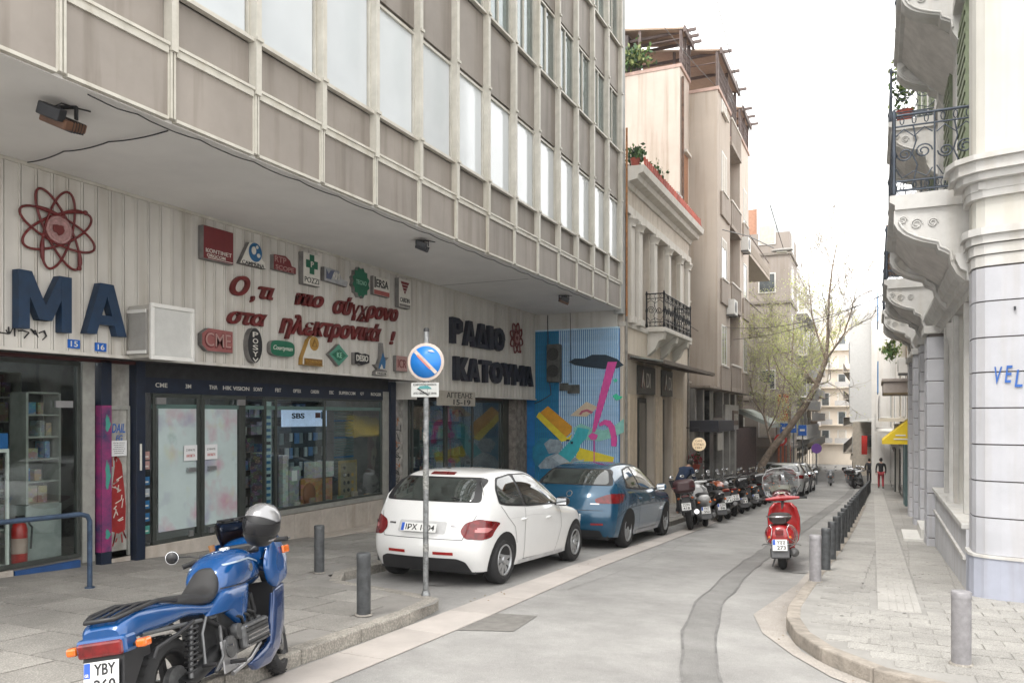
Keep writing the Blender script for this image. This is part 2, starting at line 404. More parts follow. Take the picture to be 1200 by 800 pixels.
while y < 40:
    n = 0; x = -4.05 - (row % 2) * TW / 2
    while x > -9.0:
        if inside_left(x + TW / 2 - .08, y) and inside_left(x + TW / 2 - .08, y + TLn) and x - TW/2 > -8.98:
            zz = gz(y + TLn / 2) + .12 + random.uniform(-.003, .003)
            if y < 18.5 and cnt < 296 and not (y > 9 and x > -6):
                put(tile_mesh(TW, TLn, .03, PAV, 'paving_slab'), 'paving_slab', pavL, (x, y + TLn / 2, zz), (-SL + random.uniform(-.003, .003), random.uniform(-.004, .004), 0), world=True); cnt += 1
            else:
                g = .006; q = [(x - TW/2 + g, y + g), (x + TW/2 - g, y + g), (x + TW/2 - g, y + TLn - g), (x - TW/2 + g, y + TLn - g)]
                far._add([(p[0], p[1], gz(p[1]) + .088) for p in q] + [(p[0], p[1], gz(p[1]) + .12) for p in q],
                         [(0, 1, 5, 4), (1, 2, 6, 5), (2, 3, 7, 6), (3, 0, 4, 7), (4, 5, 6, 7)])
        x -= TW
    y += TLn; row += 1
far.build('paving_slabs', PAV, pavL, kind='stuff')
# right pavement
KR = [(6, 5.35), (3, 5.5), (1.2, 5.75), (.62, 5.98), (.3, 6.18), (.03, 6.33), (-.27, 6.65), (-.56, 7.14), (-.75, 7.81), (-.82, 8.49), (-.80, 9.5), (-.76, 11), (-.62, 15), (-.52, 20), (-.40, 30), (-.3, 45), (-.55 , 55), (-1.1, 70), (-2.5, 110), (-4.0, 150)]
def right_edge(y):
    E = [p for p in KR if p[1] >= 6.18]
    for (a, b) in zip(E, E[1:]):
        if a[1] <= y <= b[1]: return a[0] + (b[0] - a[0]) * (y - a[1]) / (b[1] - a[1])
    return E[0][0]
mb = MB()
for (a, b) in zip(KR, KR[1:]):
    mb.quad((8, a[1], gz(a[1]) + .113), (a[0] + .08, a[1], gz(a[1]) + .113), (b[0] + .08, b[1], gz(b[1]) + .113), (8, b[1], gz(b[1]) + .113))
pavR = struct(mb.build('right_pavement', mat('paving_mortar_light', (.31, .30, .282), .88, var=.12, scale=3, bump=.25)))
kerb_run(resample(KR[:15], .1), pavR, -1, step=.62, h=.12, w=.13, m=mat('kerb_stone_worn', (.36, .32, .275), .85, var=.2, scale=7, bump=.5, bscale=45, rnd=.15))
go = offset_pts(KR[3:14], .0)
OUT = [(.45, 5.75), (-.02, 6.12), (-.3, 6.42), (-.62, 6.98), (-.95, 7.72), (-1.15, 8.6), (-1.05, 9.6), (-.92, 11), (-.8, 15), (-.7, 20), (-.6, 30)]
INN = [(.62, 5.98), (.3, 6.18), (.03, 6.33), (-.27, 6.65), (-.56, 7.14), (-.75, 7.81), (-.82, 9.3), (-.78, 11), (-.64, 15), (-.54, 20), (-.42, 30)]
def fine(E):
    o = []
    for a, b in zip(E, E[1:]):
        for i in range(6): o.append((a[0] + (b[0] - a[0]) * i / 6, a[1] + (b[1] - a[1]) * i / 6))
    return o + [E[-1]]
struct(sheet('corner_gutter', fine(OUT), fine(INN), .007, GUT))
# tiles
random.seed(5); farR = MB(); cnt = 0
def rtile(x0, x1, y0, y1, single):
    global cnt
    if single and cnt < 298:
        zz = gz((y0 + y1) / 2) + .12 + random.uniform(-.0025, .0025)
        put(tile_mesh(x1 - x0, y1 - y0, .03, PAVR, 'paving_tile'), 'paving_tile', pavR, ((x0 + x1) / 2, (y0 + y1) / 2, zz), (-SL, 0, 0), world=True); cnt += 1
    else:
        g = .006; q = [(x0 + g, y0 + g), (x1 - g, y0 + g), (x1 - g, y1 - g), (x0 + g, y1 - g)]
        farR._add([(p[0], p[1], gz(p[1]) + .088) for p in q] + [(p[0], p[1], gz(p[1]) + .12) for p in q],
                 [(0, 1, 5, 4), (1, 2, 6, 5), (2, 3, 7, 6), (3, 0, 4, 7), (4, 5, 6, 7)])
y = 5.8; row = 0
while y < 10.2:
    l = .235; x = -.72 + (row % 2) * .17
    while x < 2.5:
        xe = max(right_edge(max(6.2, y)), right_edge(max(6.2, y + l))) + .15
        if y < 6.35: xe = .95 if y < 6.0 else .62
        if x > xe and not (x + .33 > .03 and x < .43 and y > 8.8):
            rtile(x, x + .34, y, y + l, x < 1.9)
        x += .34
    y += l; row += 1
while y < 45:
    l = .5; e = right_edge(y) + .15; xs = [e, e + .30, .0 + (-.02 if y > 20 else 0)]
    x = e
    while x < 1.75:
        w = .5
        if x + w <= .02 or x >= .44: rtile(x, x + w, y, y + l, y < 18)
        elif x < -.05: rtile(x, .02, y, y + l, y < 18)
        if x < .44 < x + w: rtile(.44, x + w, y, y + l, y < 18)
        x += w
    y += l
farR.build('paving_tiles', PAVR, pavR, kind='stuff')
# ribbed guide strip for the blind
TACT = mat('tactile_paving', (.40, .386, .362), .8, var=.1, scale=4, bump=.2, rnd=.08)
tb = MB(); tb.box(-.2, .2, -.245, .245, -.03, .0)
for i in range(5): tb.box(-.165 + i * .075, -.135 + i * .075, -.23, .23, 0, .006)
tm = tb.mesh('tactile_tile', TACT); y = 8.95; tt = MB()
while y < 45:
    put(tm, 'tactile_tile', pavR, (.23 - (y - 9) * .002, y + .25, gz(y + .25) + .121), (-SL, 0, 0), world=True); y += .5
# ================================================================== the office block over the electronics shop
XO, XF, XG = -6.07, -8.45, -8.95
PANEL = mat('facade_panel', (.295, .262, .232), .55, var=.09, scale=1.3, rnd=.16, streak=.35)
MULL = mat('mullion_metal', (.60, .575, .51), .45, var=.10, scale=5, streak=.18)
SOFF = mat('soffit_plaster', (.79, .775, .755), .8, var=.06, scale=.8)
BLIND = mat('window_screen', (.66, .70, .73), .12, var=.05, scale=.6, rnd=.06, coat=.6)
off = thing('office_building', 'grey brown panelled office block overhanging the electronics shop', 'building', (XO, 12, gz(12)))
# body
mb = MB(); mb.box(-14, XO - .16, 1.1, 20.25, 4.42, 15.5, 0); mb.build('wall', mat('office_wall', (.4, .37, .33), .8, var=.1, streak=.3), off)
mb = MB(); mb.box(-14, XO - .02, 1.1, 20.25, 4.39, 4.42); mb.build('soffit', SOFF, off)
mb = MB(); mb.box(XF - .01, XO - .3, 14.78, 14.79, 4.386, 4.389); mb.build('soffit_joint', DARKM, off)
mb = MB(); mb.box(-14, XO - .1, 20.2, 20.3, -1.2, 4.39); mb.build('side_wall', mat('white_plaster', (.60, .585, .55), .8, var=.06, scale=2, streak=.25), off)
MY = [4.39 + 1.122 * i for i in range(-3, 15)]
# rows: (z0,z1,kind)
rows = [(4.42, 5.02, 'panel'), (5.12, 5.60, 'panel'), (5.66, 7.19, 'screen'), (7.25, 8.45, 'panel'), (8.52, 9.98, 'glass'), (10.04, 11.22, 'panel'), (11.28, 12.8, 'glass'), (12.86, 14.0, 'panel')]
CURT = mat('curtain_cloth', (.62, .63, .6), .9, var=.12, scale=8)
pm = {}
for z0, z1, kd in rows:
    h = z1 - z0
    if kd == 'panel':
        mb = MB(); w = 1.122 - .09
        mb.box(-.02, .02, -w / 2, w / 2, 0, h); pm[(z0, 'p')] = mb.mesh('facade_panel', PANEL)
    else:
        w = 1.122 - .083; fr = MB()
        for a, b, c, d in ((-w/2, -w/2 + .022, 0, h), (w/2 - .022, w/2, 0, h), (-w/2 + .035, w/2 - .035, 0, .04), (-w/2 + .035, w/2 - .035, h - .04, h)):
            fr.box(-.03, .03, a, b, c, d)
        fr.box(.03, .10, -w / 2, w / 2, -.05, -.012); fr.box(.03, .075, -w / 2, w / 2, -.012, .0)
        if kd == 'glass': fr.box(-.03, .025, -.02, .02, .04, h - .04)
        pm[(z0, 'f')] = fr.mesh('window_frame', MULL)
        mb = MB(); mb.box(-.012, -.006, -w/2 + .035, w/2 - .035, .04, h - .04)
        pm[(z0, 'g')] = mb.mesh('pane', BLIND if kd == 'screen' else glass('window_glass', (.75, .8, .8), .9, 1.9))
        c = MB()
        for k in range(10):
            a = -w / 2 + .04 + k * (w - .08) / 10; c.box(-.13 - .02 * (k % 2), -.12, a, a + (w - .08) / 10, .04, h - .04)
        pm[(z0, 'c')] = c.mesh('curtain', CURT)
for i in range(len(MY) - 1):
    yc = (MY[i] + MY[i + 1]) / 2
    for z0, z1, kd in rows:
        if kd == 'panel':
            ins = .0 if z0 < 5 else -.05
            put(pm[(z0, 'p')], 'facade_panel', off, (XO + ins, yc, z0), world=True)
        else:
            if i < 0: continue
            f = put(pm[(z0, 'f')], 'window', off, (XO - .05, yc, z0), world=True)
            put(pm[(z0, 'g')], 'pane', f, (0, 0, 0))
            if kd == 'glass':
                cc = put(pm[(z0, 'c')], 'curtain', f, (0, 0, 0)); cc.scale = (.4, 1 if (i * 5) % 4 else .5, 1)
for i, y_ in enumerate(MY):                                    # vertical fins
    mb = MB()
    mb.box(XO - .16, XO + .03, y_ - .045, y_ + .045, 4.42, 5.05)
    mb.box(XO + .03, XO + .05, y_ - .03, y_ - .008, 4.42, 5.05); mb.box(XO + .03, XO + .05, y_ + .008, y_ + .03, 4.42, 5.05)
    mb.box(XO - .16, XO + .075, y_ - .04, y_ + .04, 5.05, 15)
    for z in (5.64, 7.22, 8.49, 10.01, 11.25, 12.83): mb.box(XO + .075, XO + .10, y_ - .05, y_ + .05, z - .02, z + .02)
    mb.build('mullion', MULL, off)
for i in range(len(MY) - 1):                                   # horizontal rails between the fins
    a, b = MY[i] + .046, MY[i + 1] - .046
    for z0, z1, d in ((5.02, 5.115, .045), (4.40, 4.43, .04)):
        mb = MB(); mb.box(XO - .1, XO + d, a, b, z0, z1); mb.box(XO - .1, XO + d + .02, a, b, z1 - .025, z1 + .003) if z0 > 5 else None
        mb.build('rail', MULL, off)
# strip of rendered wall at the end of the block with its rusty pipe
mb = MB(); mb.box(XO - .16, XO + .06, 20.1, 20.42, 4.3, 15); mb.build('end_pier', mat('pier_render', (.46, .47, .46), .8, var=.12, scale=3, streak=.35), off)
tag(MB().tube([(XO + .12, 20.36, 4.25), (XO + .12, 20.36, 9.2)], .028).build('rain_pipe', mat('rusty_pipe', (.42, .19, .07), .7, var=.25, scale=8)), 'thin rusty orange rain pipe at the end of the grey panelled block', 'pipe')

# ---- ribbed metal fascia
PLK = mat('fascia_plank', (.62, .595, .55), .55, var=.05, scale=2, rnd=.09, streak=.25)
fas = thing('shop_fascia', 'ribbed off-white metal sign fascia above the electronics shop windows', 'fascia', (XF, 12, 2.36))
mb = MB(); mb.box(-.04, .0, -.0885, .0885, 0, 2.01); mb.box(0, .012, -.0885, -.066, 0, 2.01); mb.box(0, .012, .066, .0885, 0, 2.01); plm = mb.mesh('plank', PLK)
mb = MB(); mb.box(-.04, .0, -.0885, .0885, 0, 2.29); mb.box(0, .012, -.0885, -.066, 0, 2.29); mb.box(0, .012, .066, .0885, 0, 2.29); plm2 = mb.mesh('plank', PLK)
y_ = 2.2
while y_ < 20.08:
    lo = y_ > 13.9
    put(plm2 if lo else plm, 'plank', fas, (XF, y_, 2.085 if lo else 2.365), world=True); y_ += .187
mb = MB(); mb.box(XF - .08, XF - .045, 2, 20.1, 2.37, 4.38); mb.build('backing', DARKM, fas)
mb = MB(); mb.box(XF - .06, XF + .03, 2, 13.9, 2.325, 2.362); mb.build('drip_edge', PLK, fas)
mb = MB(); mb.box(XF - .03, XF + .025, 13.95, 20.1, 2.05, 2.083); mb.build('drip_edge', PLK, fas)
mb = MB(); mb.box(XF - .03, XF + .03, 2, 20.1, 4.35, 4.388); mb.build('top_trim', MULL, fas)
# ---- lettering
BLUEP = mat('blue_sign_paint', (.005, .030, .078), .5, var=.18, scale=6)
NAVY = mat('navy_sign_paint', (.010, .013, .026), .5, var=.2, scale=5)
REDP = mat('red_sign_paint', (.155, .014, .014), .5, var=.2, scale=6)
REDE = mat('dark_red_edge', (.16, .015, .014), .6, var=.2, scale=6)
G = {}                                                 # block letters as overlapping bars in a unit box
def bar(x0, y0, x1, y1, w): return [(x0 - w / 2, y0), (x0 + w / 2, y0), (x1 + w / 2, y1), (x1 - w / 2, y1)]
G['М'] = [bar(.1, 0, .1, 1, .2), bar(.9, 0, .9, 1, .2), bar(.12, 1, .5, .18, .24), bar(.88, 1, .5, .18, .24)]
G['Α'] = [bar(.13, 0, .46, 1, .24), bar(.87, 0, .54, 1, .24), [(.25, .2), (.75, .2), (.7, .38), (.3, .38)]]
G['Δ'] = [bar(.13, 0, .46, 1, .24), bar(.87, 0, .54, 1, .24), [(.1, 0), (.9, 0), (.86, .17), (.14, .17)]]
G['Ι'] = [[(0, 0), (1, 0), (1, 1), (0, 1)]]
G['Ρ'] = [bar(.16, 0, .16, 1, .32), [(.3, .82), (.7, .82), (.6, 1), (.3, 1)], [(.3, .38), (.6, .38), (.7, .56), (.3, .56)], [(.62, .4), (.95, .5), (.95, .88), (.6, 1)]]
G['Κ'] = [bar(.15, 0, .15, 1, .3), bar(.4, .45, .8, 1, .34), bar(.82, 0, .42, .6, .34)]
G['Τ'] = [[(0, .8), (1, .8), (1, 1), (0, 1)], bar(.5, 0, .5, .82, .32)]
G['Υ'] = [bar(.5, 0, .5, .45, .3), bar(.45, .35, .16, 1, .3), bar(.55, .35, .84, 1, .3)]
G['Ο'] = []
for k in range(12):
    a, b = 2 * PI * k / 12, 2 * PI * (k + 1.02) / 12
    G['Ο'].append([(.5 + .5 * math.cos(a), .5 + .5 * math.sin(a)), (.5 + .5 * math.cos(b), .5 + .5 * math.sin(b)), (.5 + .19 * math.cos(b), .5 + .28 * math.sin(b)), (.5 + .19 * math.cos(a), .5 + .28 * math.sin(a))])
def block_letter(ch, a, b, z0, z1, depth, m, par):
    mb = MB()
    for i, pl in enumerate(G['Α' if ch == 'А' else ('М' if ch in 'МΜ' else ch)]):
        mb.prism([(a + u * (b - a), z0 + v * (z1 - z0)) for u, v in pl], lambda u, v, d: (XF + .013 + d, u, v), 0, depth - i * .0012)
    return mb.build('letter', m, par)
def word(label, letters, m, bold, depth, name='wall_lettering', cat='lettering', shear=0):
    r = thing(name, label, cat, (XF + .02, letters[0][1], letters[0][3]))
    for ch, a, b, z0, z1 in letters:
        block_letter(ch, a, b, z0, z1, depth, m, r)
    return r
word('two big blue block letters MA below the red atom emblem', [('М', 5.56, 6.18, 2.56, 3.19), ('А', 6.36, 6.92, 2.58, 3.19)], BLUEP, .03, .11)
L = [(15.2, 15.72), (15.78, 16.33), (16.36, 16.98), (17.02, 17.25), (17.3, 17.92)]
word('navy block letters in the upper sign row beside the small red atom', [(c, a, b, 3.2, 3.77) for c, (a, b) in zip('ΡΑΔΙΟ', L)], NAVY, .035, .1)
L = [(15.35, 15.98), (15.98, 16.55), (16.6, 17.15), (17.17, 17.8), (17.82, 18.4), (18.45, 19.12), (19.14, 19.72)]
word('navy block letters in the lower sign row above the second doorway', [(c, a, b, 2.40, 2.93) for c, (a, b) in zip('ΚΑΤΟΥΜΑ', L)], NAVY, .035, .1)
def script(label, parts):
    r = thing('slogan_lettering', label, 'lettering', (XF + .02, parts[0][1], parts[0][3]))
    for ch, a, b, z0, z1 in parts:
        M = T(XF + .014, (a + b) / 2, (z0 + z1) / 2) @ FX @ Matrix.Rotation(math.radians(2), 4, 'Z')
        text(ch, M, b - a, z1 - z0, REDP, r, .05, .38, .03, 'word')
    return r
script('upper line of dark red slanting slogan lettering on the ribbed fascia', [('Ο', 8.72, 9.1, 3.36, 3.66), (',', 9.12, 9.2, 3.3, 3.4), ('τι', 9.3, 9.63, 3.38, 3.57), ('πιο', 10.12, 10.83, 3.40, 3.6), ('σύγχρονο', 11.1, 13.12, 3.32, 3.72)])
script('lower line of dark red slanting slogan lettering on the ribbed fascia', [('στα', 8.66, 9.47, 2.95, 3.14), ('ηλεκτρονικά', 9.75, 12.55, 2.87, 3.28), ('!', 12.85, 13.02, 2.98, 3.24)])
def atom(label, y0, z0, R, n, m, tub, disc):
    r = thing('atom_emblem', label, 'sign', (XF + .05, y0, z0 - R))
    for k in range(n):
        a = PI * k / n + PI / (2 * n) + .12; pts = []
        for j in range(40):
            t = 2 * PI * j / 40; u = R * math.cos(t); v = R * .34 * math.sin(t)
            pts.append((XF + .045 + .008 * (k % 2), y0 + u * math.cos(a) - v * math.sin(a), z0 + u * math.sin(a) + v * math.cos(a)))
        e = MB().tube(pts, tub, 8, closed=True).build('orbit_ring', m, r)
        q = MB(); t = 2 * PI * (3 + k * 9) / 40; u = R * math.cos(t); v = R * .34 * math.sin(t)
        q.ell((XF + .06, y0 + u * math.cos(a) - v * math.sin(a), z0 + u * math.sin(a) + v * math.cos(a)), (tub * 1.5, tub * 2.1, tub * 2.1)).build('electron', m, e, world=True)
        if R > .4:                                             # thicker swoosh on part of each ring
            MB().tube([pts[(j + k * 9) % 40] for j in range(3, 9)], [tub * .9, tub * 1.5, tub * 1.8, tub * 1.8, tub * 1.5, tub * .9], 8).build('swoosh', m, e, world=True)
    mb = MB(); mb.lathe([(disc, 0), (disc, .05), (disc * .82, .055), (disc * .82, .045)], (XF + .02, y0, z0), 'x', 28); nd = mb.build('nucleus', mat('faded_pink', (.45, .26, .25), .6, var=.25, scale=20), r)
    mb = MB(); random.seed(4)
    pl = []
    for j in range(14): a = 2 * PI * j / 14; q = disc * random.uniform(.28, .62); pl.append((q * math.cos(a), q * math.sin(a)))
    mb.prism(pl, lambda u, v, d: (XF + .072 + d, y0 + u, z0 + v), 0, .006); mb.build('nucleus_mark', REDE, nd, world=True)
atom('large red atom emblem above the two big blue letters', 6.07, 3.72, .47, 4, REDP, .014, .155)
atom('small red atom emblem at the end of the upper sign row', 18.72, 3.62, .40, 4, REDP, .02, .14)
# ---- maker signs: label, centre y, width, z0, z1, builder
OFFW = mat('sign_white', (.66, .64, .58), .5, var=.08, scale=8); GRN = mat('sign_green', (.008, .13, .07), .45, var=.12, scale=9)
BLU = mat('sign_blue', (.015, .13, .30), .45, var=.15); GLD = mat('sign_gold', (.42, .24, .05), .5, var=.15); GRYS = mat('sign_grey', (.22, .21, .2), .6, var=.2)
PNK = mat('sign_pink', (.42, .25, .23), .6, var=.12)
def base(label, y0, z0, poly, m, d=.07, edge=None):
    r = thing('brand_sign', label, 'sign', (XF + .03, y0, z0))
    mb = MB(); mb.prism(poly, lambda u, v, t: (XF + .012 + t, y0 + u, z0 + v), 0, d); mb.build('sign_body', edge or GRYS, r)
    mb = MB(); mb.prism([(u * .97, v * .97 + .003) for u, v in poly], lambda u, v, t: (XF + .012 + t, y0 + u, z0 + v), d, d + .006); mb.build('face', m, r)
    return r, XF + .018 + d
def rect(w, h): return [(-w/2, -h/2), (w/2, -h/2), (w/2, h/2), (-w/2, h/2)]
def oval(w, h, n=24, e=2): return [(w / 2 * math.copysign(abs(math.cos(2*PI*k/n)) ** (2/e), math.cos(2*PI*k/n)), h / 2 * math.copysign(abs(math.sin(2*PI*k/n)) ** (2/e), math.sin(2*PI*k/n))) for k in range(n)]
def shp(r, x, y0, z0, poly, m, nm='mark', d=.006):
    mb = MB(); mb.prism(poly, lambda u, v, t: (x + t, y0 + u, z0 + v), 0, d); return mb.build(nm, m, r)
def tx(r, x, s, y0, z0, w, h, m, bold=.01, shear=0, rot=0):
    return text(s, T(x, y0, z0) @ FX @ Matrix.Rotation(rot, 4, 'Z'), w, h, m, r, .005, shear, bold, 'lettering')
DR = mat('sign_dark_red', (.17, .018, .022), .5, var=.12)
r, x = base('square dark red sign with white lettering, first of the upper row', 8.43, 4.0, rect(.56, .46), DR, .09)
tx(r, x, 'ΚΟΝΤΙΝΕΤ', 8.43, 3.895, .48, .055, OFFW); tx(r, x, 'ORGCOM', 8.38, 3.83, .34, .045, OFFW); shp(r, x, 8.46, 3.795, rect(.46, .008), OFFW)
r, x = base('white triangular sign with blue globe on the ribbed fascia', 9.13, 4.0, [(-.27, -.17), (.27, -.17), (.25, -.08), (.2, -.06), (.13, .12), (.03, .19), (-.08, .17)], OFFW)
shp(r, x, 9.17, 4.04, oval(.27, .28), BLU); shp(r, x + .007, 9.13, 4.06, oval(.09, .12), OFFW); shp(r, x + .007, 9.23, 4.0, oval(.07, .06), OFFW); shp(r, x + .007, 9.2, 4.12, oval(.05, .05), OFFW)
tx(r, x, 'CAMPRINA', 9.13, 3.86, .46, .055, INK)
r, x = base('small stepped red sign between the globe sign and green cross sign', 9.79, 3.97, [(-.22, -.11), (.3, -.11), (.3, -.01), (.2, .0), (.16, .08), (.05, .14), (-.22, .12)], DR)
tx(r, x, 'RTP', 9.72, 4.03, .26, .09, PNK); tx(r, x, 'SCOPE', 9.82, 3.91, .42, .07, PNK)
r, x = base('tall white sign with green cross above black lettering', 10.45, 4.0, rect(.42, .52), OFFW, .09)
cr = [(-.05, -.15), (.05, -.15), (.05, -.06), (.13, -.06), (.13, .06), (.05, .06), (.05, .15), (-.05, .15), (-.05, .06), (-.13, .06), (-.13, -.06), (-.05, -.06)]
shp(r, x, 10.45, 4.08, [(u * 1.12, v * 1.05) for u, v in cr], GRN); tx(r, x + .007, 'P', 10.45, 4.08, .07, .09, OFFW); tx(r, x, 'POZZI', 10.45, 3.82, .36, .09, INK, 0)
r, x = base('faded grey blue sign beside the tall green cross sign', 11.1, 4.0, [(-.3, -.12), (.33, -.14), (.36, -.05), (.18, -.03), (.1, .1), (-.3, .11)], mat('sign_faded', (.42, .43, .44), .6, var=.2))
shp(r, x, 10.97, 4.0, [(-.12, -.08), (0, -.08), (.1, .08), (0, .07), (-.06, 0), (-.12, .08)], mat('sign_slate', (.10, .12, .2), .6)); tx(r, x, 'RM', 11.12, 4.0, .2, .12, OFFW, .02, .2)
star = []
for k in range(24): a = 2 * PI * k / 24; q = 1 if k % 2 else .84; star.append((.27 * q * math.cos(a), .28 * q * math.sin(a)))
r, x = base('dark green toothed round sign in the upper row', 11.85, 4.0, star, GRN); tx(r, x, 'TECNO', 11.85, 4.0, .32, .08, mat('sign_mint', (.3, .55, .42), .5))
r, x = base('wide sign with black lettering over a red bar', 12.5, 4.02, rect(.52, .34), OFFW); tx(r, x, 'ERSA', 12.52, 4.07, .4, .15, INK, .02); shp(r, x, 12.5, 3.9, rect(.5, .08), mat('sign_rust', (.35, .09, .08), .6)); shp(r, x, 12.28, 4.08, rect(.04, .2), INK)
r, x = base('tall white sign with striped red triangle, last of the upper row', 13.27, 4.0, rect(.42, .56), OFFW, .09)
for k in range(4):
    w = .30 - k * .075; shp(r, x, 13.27, 4.2 - k * .06, [(-w/2 + .03, -.025), (w/2 - .03, -.025), (w/2, .025), (-w/2, .025)], DR)
tx(r, x, 'CARDIN', 13.27, 3.87, .34, .09, INK); shp(r, x, 13.27, 3.765, rect(.38, .05), GRYS)
# lower row
r, x = base('pink and red outlined letter sign, first of the lower row', 8.44, 2.67, [(-.3, -.08), (-.2, -.16), (.28, -.16), (.28, .15), (-.18, .16), (-.3, .08)], mat('sign_rose', (.30, .10, .095), .6, var=.1)); tx(r, x, 'CME', 8.44, 2.67, .5, .22, DR, .01); tx(r, x + .0062, 'CME', 8.435, 2.675, .47, .19, PNK, 0)
r, x = base('upright dark oval sign with stacked white letters', 9.15, 2.66, oval(.3, .52), INK, .09)
for k, c in enumerate('POSY'): tx(r, x, c, 9.15, 2.82 - k * .095, .11, .075, OFFW, .01)
shp(r, x, 9.15, 2.45, [(-.05, .03), (0, -.01), (.05, .03), (.05, .01), (0, -.035), (-.05, .01)], OFFW)
r, x = base('rounded green sign with thin white script', 9.78, 2.66, oval(.56, .25, 28, 3.5), GRN); tx(r, x, 'Courtyman', 9.78, 2.66, .44, .09, OFFW, 0, .3)
r, x = base('white and gold triangular sign with gold circle', 10.5, 2.68, [(-.27, -.24), (.27, -.24), (.27, -.13), (.17, -.08), (.12, .18), (.0, .25), (-.1, .18), (-.26, -.13)], OFFW, .08, GLD)
shp(r, x, 10.52, 2.80, oval(.23, .23), GLD); shp(r, x + .007, 10.52, 2.80, [(-.07, -.05), (.07, -.05), (0, .08)], mat('sign_brown', (.2, .1, .02), .6)); shp(r, x + .013, 10.52, 2.79, [(-.04, -.03), (.04, -.03), (0, .045)], GLD); shp(r, x, 10.5, 2.5, rect(.46, .1), mat('sign_brown', (.2, .1, .02), .6)); tx(r, x + .007, 'SECURITRON', 10.5, 2.5, .4, .05, GLD)
r, x = base('small green diamond sign in the lower row', 11.2, 2.66, [(-.27, 0), (0, -.19), (.27, 0), (0, .19)], mat('sign_teal', (.08, .28, .2), .5)); shp(r, x, 11.2, 2.66, [(-.2, 0), (0, -.1), (.2, 0), (0, .1)], GRN); tx(r, x + .007, 'KE', 11.2, 2.66, .14, .09, mat('sign_mint', (.3, .55, .42), .5))
r, x = base('small dark wavy sign with pale letters in the lower row', 11.87, 2.64, [(-.22, -.11), (-.1, -.09), (0, -.12), (.12, -.09), (.24, -.06), (.24, .08), (.1, .1), (0, .08), (-.12, .11), (-.22, .1)], INK); tx(r, x, 'DESIO', 11.88, 2.65, .36, .11, OFFW, .02)
r, x = base('narrow sign shaped like a bird on a stand', 12.5, 2.6, [(-.22, -.24), (.2, -.22), (.2, -.14), (.05, -.12), (.15, .05), (.26, .12), (.1, .12), (.06, .38), (.0, .38), (-.02, .1), (-.1, -.02), (-.22, -.04), (-.1, -.12), (-.2, -.16)], GRYS, .06); shp(r, x, 12.52, 2.6, [(-.12, -.1), (.1, -.1), (.12, .04), (.03, .2), (-.04, .06)], BLU); shp(r, x + .007, 12.5, 2.52, [(-.06, -.03), (.05, -.03), (.0, .06)], OFFW); shp(r, x, 12.5, 2.41, rect(.36, .05), OFFW); tx(r, x + .007, 'FARADOM', 12.5, 2.41, .3, .035, INK)
r, x = base('small square pink sign, last of the lower row', 13.2, 2.63, rect(.4, .3), PNK); tx(r, x, 'ICR', 13.2, 2.63, .3, .16, DR, 0)
# house numbers and scribbles
for s, y0, z0, lb in (('15', 6.28, 2.45, 'blue house number plate 15 below the letter M'), ('16', 6.63, 2.44, 'blue house number plate 16 below the letter A')):
    r = tag(MB().box(XF + .014, XF + .026, y0 - .075, y0 + .075, z0 - .05, z0 + .05).build('house_number', mat('enamel_blue', (.01, .12, .5), .3)), lb, 'number plate')
    text(s, T(XF + .027, y0, z0) @ FX, .09, .065, OFFW, r, .003, 0, .01)
r = thing('graffiti_scribble', 'black paint scribble below the big blue letters', 'graffiti', (XF + .02, 5.5, 2.48))
random.seed(8)
for k in range(5):
    y0 = 5.42 + k * .115; pts = [(XF + .016, y0 + random.uniform(-.03, .06) + j * .012, 2.53 + random.uniform(-.06, .07) - k * .006) for j in range(6)]
    MB().tube(pts, .008, 5).build('stroke', INK, r)
# white light box on the fascia
lb = thing('light_box', 'empty white framed light box projecting from the fascia', 'sign', (XF, 7.45, 2.36))
mb = MB(); mb.box(XF + .02, XF + .40, 7.02, 7.66, 2.33, 2.98); o = mb.build('housing', mat('aged_white', (.52, .5, .46), .5, var=.08, streak=.2), lb, bevel=.01)
mb = MB(); y0, y1, z0, z1 = 7.0, 7.68, 2.31, 3.0
for a, b, c, d in ((y0, y1, z0, z0 + .05), (y0, y1, z1 - .05, z1), (y0, y0 + .05, z0 + .05, z1 - .05), (y1 - .05, y1, z0 + .05, z1 - .05)): mb.box(XF + .40, XF + .44, a, b, c, d)
mb.build('frame', WHITE, lb, bevel=.006)
mb = MB(); mb.box(XF + .40, XF + .415, 7.05, 7.63, 2.36, 2.95); mb.build('face', mat('opal_plastic', (.56, .56, .54), .35, var=.06), lb)
mb = MB(); mb.box(XF + .06, XF + .36, 6.985, 7.02, 2.38, 2.92); mb.build('side_panel', mat('aged_grey', (.34, .33, .31), .6, var=.1), lb)
for z in (2.40, 2.9): MB().box(XF + .05, XF + .37, 6.97, 6.985, z - .02, z + .02).build('side_trim', WHITE, lb)

